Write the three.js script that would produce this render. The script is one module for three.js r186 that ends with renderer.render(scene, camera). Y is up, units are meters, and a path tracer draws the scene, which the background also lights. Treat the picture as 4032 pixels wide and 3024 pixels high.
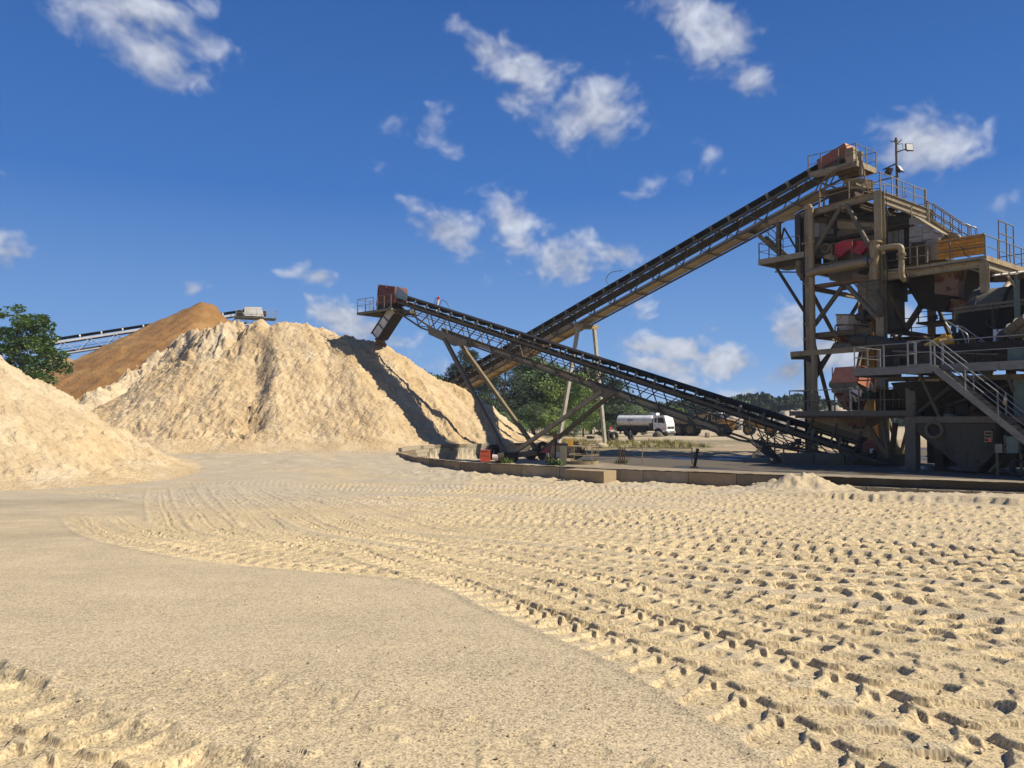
import * as THREE from 'three';
import { mergeGeometries } from 'three/addons/utils/BufferGeometryUtils.js';

// ------------------------------------------------------------------ camera, sky, sun, exposure
const scene = new THREE.Scene();
const CAM_Y = 1.65, F = 3029, CX = 2016, CY = 1512;
const PITCH = Math.atan((1640 - CY) / F);
const camera = new THREE.PerspectiveCamera(2 * Math.atan(CY / F) * 180 / Math.PI, 4 / 3, 0.1, 6000);
camera.position.set(0, CAM_Y, 0);
camera.rotation.set(PITCH, 0, 0);
const renderer = new THREE.WebGLRenderer({ antialias: true });
renderer.toneMapping = THREE.LinearToneMapping;
const EXPOSURE = 1.5;
renderer.toneMappingExposure = EXPOSURE;
renderer.shadowMap.enabled = true;
const SUN_EL = 43 * Math.PI / 180, SUN_H = [0.957, -0.29];           // towards the sun: right, a little behind the camera
const sun = new THREE.DirectionalLight(new THREE.Color(1, 0.92, 0.78), 5.0);
sun.position.set(SUN_H[0] * Math.cos(SUN_EL) * 150, Math.sin(SUN_EL) * 150, -SUN_H[1] * Math.cos(SUN_EL) * 150 - 50);
sun.target.position.set(0, 0, -50);
sun.castShadow = true; sun.shadow.mapSize.set(4096, 4096);
Object.assign(sun.shadow.camera, { left: -90, right: 90, top: 90, bottom: -90, near: 1, far: 400 });
scene.add(sun, sun.target);

// ------------------------------------------------------------------ numbers and noise
function rng(seed) { let a = seed >>> 0; return () => { a = (a + 0x6D2B79F5) | 0; let t = Math.imul(a ^ (a >>> 15), 1 | a); t = (t + Math.imul(t ^ (t >>> 7), 61 | t)) ^ t; return ((t ^ (t >>> 14)) >>> 0) / 4294967296; }; }
const clamp = (x, a = 0, b = 1) => x < a ? a : x > b ? b : x, mix = (a, b, t) => a + (b - a) * t;
const sstep = (a, b, x) => { const t = clamp((x - a) / (b - a)); return t * t * (3 - 2 * t); };
function hash2(x, y) { let h = Math.imul(x | 0, 374761393) + Math.imul(y | 0, 668265263); h = Math.imul(h ^ (h >>> 13), 1274126177); return ((h ^ (h >>> 16)) >>> 0) / 4294967296; }
function vn(x, y) { const i = Math.floor(x), j = Math.floor(y); let u = x - i, v = y - j; u = u * u * (3 - 2 * u); v = v * v * (3 - 2 * v); const a = hash2(i, j), b = hash2(i + 1, j), c = hash2(i, j + 1), d = hash2(i + 1, j + 1); return a + (b - a) * u + (c - a) * v + (a - b - c + d) * u * v; }
function fbm(x, y, o = 4) { let s = 0, a = 0.5, n = 0; for (let k = 0; k < o; k++) { s += a * vn(x, y); n += a; a *= 0.5; const t = x; x = x * 1.62 - y * 1.17 + 11.3; y = y * 1.62 + t * 1.17 + 5.7; } return s / n; }
function pvn(x, y, p) { const i = Math.floor(x), j = Math.floor(y), w = (k) => ((k % p) + p) % p; let u = x - i, v = y - j; u = u * u * (3 - 2 * u); v = v * v * (3 - 2 * v); const a = hash2(w(i), w(j)), b = hash2(w(i + 1), w(j)), c = hash2(w(i), w(j + 1)), d = hash2(w(i + 1), w(j + 1)); return a + (b - a) * u + (c - a) * v + (a - b - c + d) * u * v; }
function lerpTable(t, x) { if (x <= t[0][0]) return t[0][1]; for (let i = 1; i < t.length; i++) if (x < t[i][0]) { const k = (x - t[i - 1][0]) / (t[i][0] - t[i - 1][0]), s = k * k * (3 - 2 * k); return mix(t[i - 1][1], t[i][1], mix(k, s, 0.6)); } return t[t.length - 1][1]; }

// ------------------------------------------------------------------ sky: air and clouds (equirectangular, float)
{
  const SKY_K = 1 / EXPOSURE, W = 4096, H = 2048, data = new Float32Array(W * H * 4);
  const az = (px) => Math.atan((px - 1106) / 1661.7), cp = Math.cos(PITCH), sp = Math.sin(PITCH);
  const dirOf = (qx, qy) => { const x = (qx - 1106) / 1661.7, y = (829.5 - qy) / 1661.7; const Y = y * cp + sp, D = cp - y * sp; return [Math.atan2(x, D), Math.atan2(Y, Math.hypot(x, D))]; };
  // x, y, half-width, half-height, tilt, strength, greyness
  const list = [
    [290, 25, 180, 80, 0.25, 1.0, 0.1], [340, 125, 105, 65, 0.5, 0.9, 0.2], [390, 215, 80, 45, 0.5, 0.5, 0.5], [430, 140, 90, 60, 0.6, 0.5, 0.4],
    [1060, 110, 100, 50, 0.5, 0.85, 0.1], [1130, 165, 100, 65, 0.5, 0.9, 0.2], [1285, 245, 95, 80, 0.1, 1.0, 0.15], [1210, 210, 50, 60, 0.4, 0.4, 0.3],
    [1480, 40, 110, 65, 0.5, 0.85, 0.15], [1560, 80, 90, 80, 0.5, 0.9, 0.2], [1625, 175, 65, 45, 0.5, 0.8, 0.3],
    [850, 285, 60, 32, -0.3, 0.55, 0.1], [935, 275, 50, 45, 0.6, 0.65, 0.1], [975, 320, 40, 45, 0.6, 0.6, 0.1], [855, 350, 45, 30, 0.2, 0.55, 0.2], [975, 395, 45, 50, 0.7, 0.5, 0.2],
    [900, 450, 60, 30, 0.4, 0.75, 0.1], [960, 495, 85, 50, 0.5, 0.95, 0.2], [1020, 535, 50, 38, 0.4, 0.6, 0.4], [1100, 470, 60, 55, 0.5, 0.95, 0.05], [1120, 525, 60, 45, 0.5, 0.8, 0.3],
    [1230, 555, 85, 55, 0.1, 0.9, 0.3], [1330, 545, 85, 42, 0.1, 0.85, 0.2], [1195, 580, 60, 30, 0, 0.5, 0.5],
    [1990, 315, 110, 66, 0.3, 1.05, 0.2], [1930, 300, 50, 40, 0, 0.7, 0.1], [2060, 350, 50, 40, 0.2, 0.7, 0.3],
    [1525, 345, 60, 60, 0.8, 0.55, 0.2], [1545, 400, 30, 30, 0, 0.5, 0.2], [1385, 410, 55, 38, -0.4, 0.5, 0.3], [1465, 480, 38, 20, 0, 0.45, 0.3],
    [690, 595, 62, 30, 0.15, 0.9, 0.1], [615, 635, 45, 28, 0, 0.45, 0.8], [410, 622, 58, 25, 0.4, 0.6, 0.5], [25, 545, 65, 45, 0.3, 0.8, 0.4], [30, 650, 60, 28, 0.3, 0.45, 1],
    [735, 685, 95, 42, 0.25, 1.05, 0.05], [800, 715, 80, 45, 0.3, 0.95, 0.3], [845, 740, 50, 28, 0, 0.7, 0.6], [1060, 607, 30, 20, 0.3, 0.5, 0.3],
    [1365, 660, 50, 26, 0.3, 0.6, 0.3], [1395, 748, 90, 26, 0, 1.0, 0.1], [1480, 758, 90, 34, 0.1, 1.0, 0.2], [1565, 780, 90, 34, 0.1, 1.05, 0.15], [1430, 790, 100, 28, 0.1, 0.9, 0.4], [1490, 825, 60, 22, 0.3, 0.7, 0.4],
    [1545, 712, 50, 22, 0, 0.5, 0.5], [1715, 715, 60, 60, 0, 1.0, 0.2], [1710, 795, 70, 60, 0, 0.9, 0.9], [1780, 760, 80, 70, 0, 0.9, 0.4], [1690, 845, 60, 25, 0, 0.6, 0.5],
    [2165, 440, 60, 32, -0.2, 0.55, 0.2], [10, 375, 40, 16, 0.2, 0.4, 0.6], [100, 405, 60, 22, 0.5, 0.35, 0.6], [560, 200, 50, 30, 0.3, 0.2, 0.5], [650, 20, 50, 35, 0.4, 0.3, 0.4],
    [930, 790, 60, 26, 0.1, 0.6, 0.4], [1630, 852, 60, 14, 0, 0.7, 0.2], [1560, 852, 30, 12, 0, 0.6, 0.2], [890, 770, 50, 22, 0.3, 0.5, 0.2], [1940, 690, 50, 50, 0, 0.7, 0.4], [1880, 760, 80, 50, 0, 0.8, 0.5], [1990, 640, 50, 30, 0, 0.6, 0.2],
    [2070, 640, 40, 20, 0, 0.6, 0.3], [300, 830, 80, 20, 0, 0.5, 0.5], [1330, 470, 20, 14, 0, 0.25, 0.3], [2000, 120, 50, 25, 0.3, 0.15, 0.3],
  ].map(([x, y, a, b, t, s, g]) => { const [A, E] = dirOf(x, y); return [A, E, a / 1661.7 * Math.cos(A), b / 1661.7 * Math.cos(A), -t, s, g]; });
  const r = rng(77);
  for (let k = 0; k < 90; k++) { let A = 0.75 + r() * (2 * Math.PI - 1.5), E = 0.03 + Math.pow(r(), 1.6) * 1.0, w = 0.05 + r() * 0.07; if (A > Math.PI) A -= 2 * Math.PI; list.push([A, E, w / Math.max(0.3, Math.cos(E)), w * (0.4 + 0.2 * r()), r() - 0.5, 0.6 + 0.4 * r(), r() * 0.5]); }
  const zen = [0.020, 0.080, 0.30], midc = [0.062, 0.19, 0.53], low = [0.18, 0.36, 0.70], hor = [0.34, 0.52, 0.79];
  for (let j = 0; j < H; j++) {
    const el = ((j + 0.5) / H - 0.5) * Math.PI, ce = Math.max(0.05, Math.cos(el));
    const e = Math.max(0, el) * 180 / Math.PI, c = [0, 0, 0];
    for (let q = 0; q < 3; q++) c[q] = e < 5 ? mix(hor[q], low[q], sstep(-2, 6, e)) : 0;
    if (e >= 5) for (let q = 0; q < 3; q++) c[q] = e < 16 ? mix(mix(hor[q], low[q], sstep(-2, 6, 5)), midc[q], (e - 5) / 11) : e < 32 ? mix(midc[q], mix(midc[q], zen[q], 0.72), (e - 16) / 16) : mix(mix(midc[q], zen[q], 0.72), zen[q], Math.min(1, (e - 32) / 40));
    if (el < -0.01) { c[0] = 0.34; c[1] = 0.4; c[2] = 0.45; }
    const near = el < -0.02 ? [] : list.filter((q) => Math.abs(q[1] - el) < 2.2 * Math.max(q[2], q[3]));
    for (let i = 0; i < W; i++) {
      const o = (j * W + i) * 4; let R = c[0], G = c[1], B = c[2];
      if (near.length) {
        // azimuth measured to the right of the view (-z): direction x = sin, z = -cos ; u = atan2(z, x) / 2pi + 0.5
        const th = ((i + 0.5) / W - 0.5) * 2 * Math.PI, A = Math.atan2(Math.cos(th), -Math.sin(th));
        let cov = -1, strong = 0, grey = 0, wsum = 0, shade = 0;
        for (const q of near) {
          let dA = A - q[0]; if (dA > Math.PI) dA -= 2 * Math.PI; if (dA < -Math.PI) dA += 2 * Math.PI; dA *= ce;
          if (Math.abs(dA) > 2.2 * Math.max(q[2], q[3])) continue;
          const dE = el - q[1], ct = Math.cos(q[4]), st = Math.sin(q[4]), x = (dA * ct + dE * st) / q[2], y = (-dA * st + dE * ct) / q[3], rho = Math.hypot(x, y);
          if (rho > 2) continue;
          const v = q[5] * (1.0 - rho * 0.62) - 0.12 * (1 - q[5]), w = Math.exp(-rho * rho);
          if (v > cov) { cov = v; strong = q[5]; } grey += w * q[6]; shade += w * clamp(-y * 0.8, -0.6, 1); wsum += w;
        }
        if (cov > -0.25) {
          const sx = A * ce * 22, sy = el * 26, wx = fbm(sx * 0.8 + 3, sy * 0.8, 3) - 0.5, wy = fbm(sx * 0.8 + 40, sy * 0.8 + 9, 3) - 0.5;
          const n = fbm(sx * 1.3 + wx * 1.1, sy * 1.7 + wy * 1.1, 5), n2 = fbm(sx * 6 + wx * 4 + 9, sy * 6 + wy * 4, 4), hz = sstep(0.30, 0.10, el);
          let a = clamp(cov * 1.3 + (n - 0.5) * mix(1.25, 1.5, hz) + (n2 - 0.5) * 0.34 - 0.40, 0, 1.2); a = a * a * (1.5 + hz * 2.2) + a * 0.32; a = (1 - Math.exp(-a * 1.8)) * (0.55 + 0.45 * clamp(strong * 1.1));
          if (wsum > 0) { grey /= wsum; shade /= wsum; }
          const lit = clamp(0.72 - grey * 0.34 - Math.max(0, shade) * 0.16 + (n - 0.5) * 0.55 + (n2 - 0.5) * 0.22, 0.25, 0.92);
          const al = a * 0.92; R = mix(R, lit * 0.82, al); G = mix(G, lit * 0.87, al); B = mix(B, lit * 0.96 + 0.03, al);
        }
      }
      data[o] = R * SKY_K; data[o + 1] = G * SKY_K; data[o + 2] = B * SKY_K; data[o + 3] = 1;
    }
  }
  const sky = new THREE.DataTexture(data, W, H, THREE.RGBAFormat, THREE.FloatType);
  sky.mapping = THREE.EquirectangularReflectionMapping; sky.magFilter = sky.minFilter = THREE.LinearFilter; sky.needsUpdate = true;
  scene.background = sky; scene.environment = sky;
}
scene.fog = new THREE.FogExp2(new THREE.Color(0.72, 0.82, 0.95), 0.00025);

// ------------------------------------------------------------------ placing: a photo pixel (4032 wide) and one known plane give a point
// plan coordinates: X right, D ahead of the camera, Y up; world z = -D
const P = (X, Y, D) => new THREE.Vector3(X, Y, -D);
function ray(px, py) { const x = (px - CX) / F, y = (CY - py) / F, c = Math.cos(PITCH), s = Math.sin(PITCH); return [x, y * c + s, c - y * s]; }   // X, Y, D
function PD(px, py, D) { const r = ray(px, py), k = D / r[2]; return P(r[0] * k, CAM_Y + r[1] * k, D); }
function PH(px, py, Y) { const r = ray(px, py), k = (Y - CAM_Y) / r[1]; return P(r[0] * k, Y, r[2] * k); }
const ANG = 38.5 * Math.PI / 180, TA = [-Math.sin(ANG), Math.cos(ANG)], TB = [Math.cos(ANG), Math.sin(ANG)], TO = [20.27, 42.0];
const T = (a, b, y) => P(TO[0] + TA[0] * a + TB[0] * b, y, TO[1] + TA[1] * a + TB[1] * b);      // plant frame
function PN(px, py, n, o) { const r = ray(px, py), k = (n[0] * o[0] + n[1] * o[1]) / (n[0] * r[0] + n[1] * r[2]); return P(r[0] * k, CAM_Y + r[1] * k, r[2] * k); }
const PA = (px, py, b) => PN(px, py, TB, [TO[0] + TB[0] * b, TO[1] + TB[1] * b]);               // on the plane b = const
const PB = (px, py, a) => PN(px, py, TA, [TO[0] + TA[0] * a, TO[1] + TA[1] * a]);               // on the plane a = const
const view = (x0, y0, k) => (x, y) => [x0 + x * k, y0 + y * k];
const Q = view(0, 0, 4032 / 2212), Za = view(2900, 500, 0.51175), Zb = view(3000, 1200, 0.48224), Zc = view(1350, 1050, 0.51234), Zd = view(2200, 1050, 0.51234), Ze = view(0, 1100, 0.51234),
  Y1 = view(2950, 520, 0.27125), Y2 = view(3450, 750, 0.26527), Y3 = view(3050, 950, 0.27125), Y4 = view(3500, 1150, 0.24116), Y5 = view(3080, 1380, 0.25316), Y6 = view(3500, 1450, 0.27129), Y7 = view(2900, 1600, 0.3255);
const abOf = (p) => { const x = p.x - TO[0], d = -p.z - TO[1]; return [x * TA[0] + d * TA[1], x * TB[0] + d * TB[1], p.y]; };

// ------------------------------------------------------------------ mesh building
const V = (x, y, z) => new THREE.Vector3(x, y, z);
const counts = {};
function numbered(n) { const k = (counts[n] = (counts[n] ?? -1) + 1); return k ? `${n}_${String(k).padStart(3, '0')}` : n; }
function boxUV(g) {
  g = g.index ? g.toNonIndexed() : g; const p = g.attributes.position, n = g.attributes.normal, uv = new Float32Array(p.count * 2);
  for (let t = 0; t < p.count; t += 3) {
    const nx = Math.abs(n.getX(t) + n.getX(t + 1) + n.getX(t + 2)), ny = Math.abs(n.getY(t) + n.getY(t + 1) + n.getY(t + 2)), nz = Math.abs(n.getZ(t) + n.getZ(t + 1) + n.getZ(t + 2));
    for (let k = t; k < t + 3; k++) { const x = p.getX(k), y = p.getY(k), z = p.getZ(k); if (ny >= nx && ny >= nz) { uv[2 * k] = x; uv[2 * k + 1] = z; } else if (nx >= nz) { uv[2 * k] = z; uv[2 * k + 1] = y; } else { uv[2 * k] = x; uv[2 * k + 1] = y; } }
  }
  g.setAttribute('uv', new THREE.BufferAttribute(uv, 2)); return g;
}
function basis(p, q, up) { const d = q.clone().sub(p), L = d.length(); d.normalize(); let u = (up ?? (Math.abs(d.y) > 0.95 ? V(1, 0, 0) : V(0, 1, 0))).clone(); const s = V().crossVectors(d, u).normalize(); u = V().crossVectors(s, d).normalize(); return [d, s, u, L]; }
class MB {
  constructor() { this.g = []; }
  add(g) { if (g.index) g = g.toNonIndexed(); for (const k of Object.keys(g.attributes)) if (k !== 'position' && k !== 'normal') g.deleteAttribute(k); this.g.push(g); return this; }
  bar(p, q, w, h, up) {                       // a box from p to q: w across, h along "up"
    const [d, s, u, L] = basis(p, q, up), g = new THREE.BoxGeometry(L, h, w);
    return this.add(g.applyMatrix4(new THREE.Matrix4().makeBasis(d, u, s).setPosition(p.clone().add(q).multiplyScalar(0.5))));
  }
  ibeam(p, q, w, h, t = 0.025, up) {
    const [d, s, u] = basis(p, q, up), o = (a) => u.clone().multiplyScalar(a);
    this.bar(p.clone().add(o(h / 2 - t / 2)), q.clone().add(o(h / 2 - t / 2)), w, t, up); this.bar(p.clone().add(o(-h / 2 + t / 2)), q.clone().add(o(-h / 2 + t / 2)), w, t, up);
    return this.bar(p, q, t * 0.8, h - 2 * t, up);
  }
  rod(p, q, r, n = 8, r2 = r) { const [d, , , L] = basis(p, q), g = new THREE.CylinderGeometry(r2, r, L, n); g.applyQuaternion(new THREE.Quaternion().setFromUnitVectors(V(0, 1, 0), d)); g.translate((p.x + q.x) / 2, (p.y + q.y) / 2, (p.z + q.z) / 2); return this.add(g); }
  pipe(pts, r, n = 10, seg = 24, t = 0) { return this.add(new THREE.TubeGeometry(new THREE.CatmullRomCurve3(pts, false, 'catmullrom', t || 0.5), seg, r, n)); }
  bend(pts, r, rad = 0.3, n = 10) {           // straight runs with rounded corners
    const c = new THREE.CurvePath(); let prev = pts[0];
    for (let i = 1; i < pts.length - 1; i++) { const a = pts[i - 1].clone().sub(pts[i]), b = pts[i + 1].clone().sub(pts[i]), k = Math.min(rad, a.length() * 0.45, b.length() * 0.45), A = pts[i].clone().add(a.setLength(k)), B = pts[i].clone().add(b.setLength(k)); c.add(new THREE.LineCurve3(prev, A)); c.add(new THREE.QuadraticBezierCurve3(A, pts[i], B)); prev = B; }
    c.add(new THREE.LineCurve3(prev, pts[pts.length - 1]));
    return this.add(new THREE.TubeGeometry(c, pts.length * 14, r, n));
  }
  plate(pts, t, n) {                          // a planar polygon given a thickness along its normal (or n)
    n = n ?? V().crossVectors(pts[1].clone().sub(pts[0]), pts[2].clone().sub(pts[0])).normalize();
    const e = pts[1].clone().sub(pts[0]).normalize(), f = V().crossVectors(n, e), sh = new THREE.Shape(pts.map((p) => { const d = p.clone().sub(pts[0]); return new THREE.Vector2(d.dot(e), d.dot(f)); }));
    const g = new THREE.ExtrudeGeometry(sh, { depth: t, bevelEnabled: false }); g.translate(0, 0, -t / 2);
    return this.add(g.applyMatrix4(new THREE.Matrix4().makeBasis(e, f, n).setPosition(pts[0])));
  }
  hull(lo, hi) {                              // a closed solid between two polygons of equal count
    const v = [], n = lo.length, tri = (a, b, c) => v.push(a, b, c);
    for (let i = 0; i < n; i++) { const j = (i + 1) % n; tri(lo[i], lo[j], hi[j]); tri(lo[i], hi[j], hi[i]); }
    for (let i = 1; i < n - 1; i++) { tri(lo[0], lo[i + 1], lo[i]); tri(hi[0], hi[i], hi[i + 1]); }
    const g = new THREE.BufferGeometry(); g.setAttribute('position', new THREE.Float32BufferAttribute(v.flatMap((p) => [p.x, p.y, p.z]), 3)); g.computeVertexNormals(); return this.add(g);
  }
  box(c, sx, sy, sz, m) { const g = new THREE.BoxGeometry(sx, sy, sz); if (m) g.applyMatrix4(m); g.translate(c.x, c.y, c.z); return this.add(g); }
  geo(o) { const g = this.g.length > 1 ? mergeGeometries(this.g) : this.g[0]; if (o) g.translate(-o.x, -o.y, -o.z); return boxUV(g); }
  build(name, mat, parent) {
    if (!this.g.length) return null;
    const o = V(); for (let k = parent; k && k !== scene; k = k.parent) o.add(k.position);
    const m = new THREE.Mesh(this.geo(parent ? o : null), pick(mat)); m.name = parent ? name : numbered(name); m.castShadow = m.receiveShadow = true; (parent ?? scene).add(m); this.g = []; return m;
  }
}
const tag = (o, label, category, group) => { Object.assign(o.userData, { label, category }); if (group) o.userData.group = group; return o; };
function thing(name, label, category, pos, group) { const o = new THREE.Group(); o.name = numbered(name); if (pos) o.position.copy(pos); scene.add(o); return tag(o, label, category, group); }
const structure = (o) => { o.userData.kind = 'structure'; return o; };
// turned box for the plant frame: x along -a (towards the camera right), y up, z towards -b
const mT = new THREE.Matrix4().makeBasis(V(-TA[0], 0, TA[1]), V(0, 1, 0), V(-TB[0], 0, TB[1]));
const mTi = new THREE.Matrix4().makeBasis(V(TA[0], 0, -TA[1]), V(0, 1, 0), V(TB[0], 0, -TB[1]));
function tbox(mb, a0, a1, b0, b1, y0, y1) { return mb.box(T((a0 + a1) / 2, (b0 + b1) / 2, (y0 + y1) / 2), Math.abs(a1 - a0), Math.abs(y1 - y0), Math.abs(b1 - b0), new THREE.Matrix4().makeRotationY(Math.atan2(TA[1], TA[0]))); }

// ------------------------------------------------------------------ procedural materials
function tex(size, fn, srgb, rep) {
  const d = new Uint8Array(size * size * 4);
  for (let j = 0; j < size; j++) for (let i = 0; i < size; i++) { const c = fn(i / size, j / size), o = (j * size + i) * 4; for (let k = 0; k < 3; k++) { const x = clamp(c[k]); d[o + k] = 255 * (srgb ? (x < 0.0031308 ? 12.92 * x : 1.055 * Math.pow(x, 1 / 2.4) - 0.055) : x); } d[o + 3] = 255; }
  const t = new THREE.DataTexture(d, size, size); t.wrapS = t.wrapT = THREE.RepeatWrapping; t.magFilter = THREE.LinearFilter; t.minFilter = THREE.LinearMipmapLinearFilter; t.generateMipmaps = true;
  if (srgb) t.colorSpace = THREE.SRGBColorSpace; if (rep) t.repeat.set(rep, rep); t.needsUpdate = true; return t;
}
const pf = (u, v, p, o) => { let s = 0, a = 0.5, n = 0; for (let k = 0; k < o; k++) { s += a * pvn(u * p + k * 17, v * p + k * 31, p); n += a; a *= 0.55; p *= 2; } return s / n; };
// loose coarse sand: grains of several tones
const grainH = new Float32Array(1024 * 1024);
{ const r = rng(5); for (let k = 0; k < grainH.length; k++) grainH[k] = r(); }
const grain = (u, v) => { const i = (u * 1024) | 0, j = (v * 1024) | 0; return grainH[j * 1024 + i]; };
const sandMap = tex(1024, (u, v) => {
  const g = pvn(u * 340, v * 340, 340), g2 = pvn(u * 170 + 9, v * 170, 170), m = pf(u, v, 6, 5), s = grain(u, v);
  let k = 0.80 + (g - 0.5) * 0.62 + (g2 - 0.5) * 0.46 + (m - 0.5) * 0.16 + (s - 0.5) * 0.2;
  const dark = g < 0.14 ? 0.6 : 1, rust = g2 > 0.84 ? 0.1 : 0; k *= dark;
  return [k, k * (0.985 - rust * 0.5), k * (0.96 - rust)];
}, true, 1 / 2.6);
const sandBump = tex(1024, (u, v) => { const g = pvn(u * 300, v * 300, 300), h = pvn(u * 150 + 3, v * 150, 150), k = 0.55 * g + 0.3 * h + 0.15 * pf(u, v, 40, 3); return [k, k, k]; }, false, 1 / 2.6);
const clumpMap = tex(1024, (u, v) => { const m = pf(u, v, 8, 6), g = pf(u + 0.3, v, 64, 3), s = grain(u, v); const k = 0.82 + (m - 0.5) * 0.36 + (g - 0.5) * 0.3 + (s - 0.5) * 0.08; return [k, k * (0.975 + (m - 0.5) * 0.1), k * (0.94 + (m - 0.5) * 0.22)]; }, true, 1 / 6);
const clumpBump = tex(1024, (u, v) => { const k = 0.5 * pf(u, v, 24, 5) + 0.5 * Math.pow(pf(u, v + 0.4, 60, 3), 1.5); return [k, k, k]; }, false, 1 / 6);
const paintMap = tex(1024, (u, v) => {     // weathered steel paint: chalky patches, rust blooms and streaks
  const m = pf(u, v, 5, 6), st = pf(u * 1, v * 0.25, 40, 3), rz = pf(u + 0.5, v + 0.2, 24, 5), st2 = pf(u, v * 0.125, 24, 4), k = 0.84 + (m - 0.5) * 0.42 + (st - 0.5) * 0.26 - 0.28 * sstep(0.52, 0.72, st2 * 0.7 + m * 0.3), r = 0.8 * sstep(0.62, 0.76, rz * 0.7 + m * 0.3 + (st - 0.5) * 0.3);
  return [mix(k, 0.60, r), mix(k * 0.985, 0.36, r), mix(k * 0.95, 0.22, r)];
}, true, 1 / 2.4);
const rustMap = tex(1024, (u, v) => { const m = pf(u, v, 6, 6), st = pf(u, v * 0.3, 30, 4), r = sstep(0.44, 0.60, m + (st - 0.5) * 0.45); return [mix(0.82, 0.42, r), mix(0.78, 0.21, r), mix(0.72, 0.11, r)]; }, true, 1 / 1.8);
const galvMap = tex(1024, (u, v) => { const m = pf(u, v, 18, 4), g = pf(u, v, 5, 4), k = 0.80 + (m - 0.5) * 0.3 + (g - 0.5) * 0.24; return [k, k, k * 1.02]; }, true, 1 / 1.5);
const concMap = tex(1024, (u, v) => { const m = pf(u, v, 5, 7), s = pf(u + 0.2, v * 0.5, 22, 4), g = grain(u, v), k = 0.8 + (m - 0.5) * 0.5 + (s - 0.5) * 0.22 + (g - 0.5) * 0.07; return [k, k * 0.985, k * 0.95]; }, true, 1 / 3);
const roughMap = tex(512, (u, v) => { const k = 0.62 + (pf(u, v, 6, 5) - 0.5) * 0.7; return [k, k, k]; }, false, 1 / 3);
const wetRough = tex(1024, (u, v) => { const m = pf(u, v, 4, 6), k = mix(0.4, 0.95, sstep(0.31, 0.42, m)); return [k, k, k]; }, false, 1 / 11);
const wetMap = tex(1024, (u, v) => { const m = pf(u, v, 4, 6), w = sstep(0.33, 0.43, m), g = pf(u + 0.4, v, 40, 4), k = mix(0.5, 0.86, w) + (g - 0.5) * 0.18; return [k, k * 0.97, k * 0.92]; }, true, 1 / 11);
const leafBump = null;
const std = (r, g, b, o = {}) => new THREE.MeshStandardMaterial({ color: new THREE.Color().setRGB(r, g, b), roughness: 0.7, metalness: 0, ...o });
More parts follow.
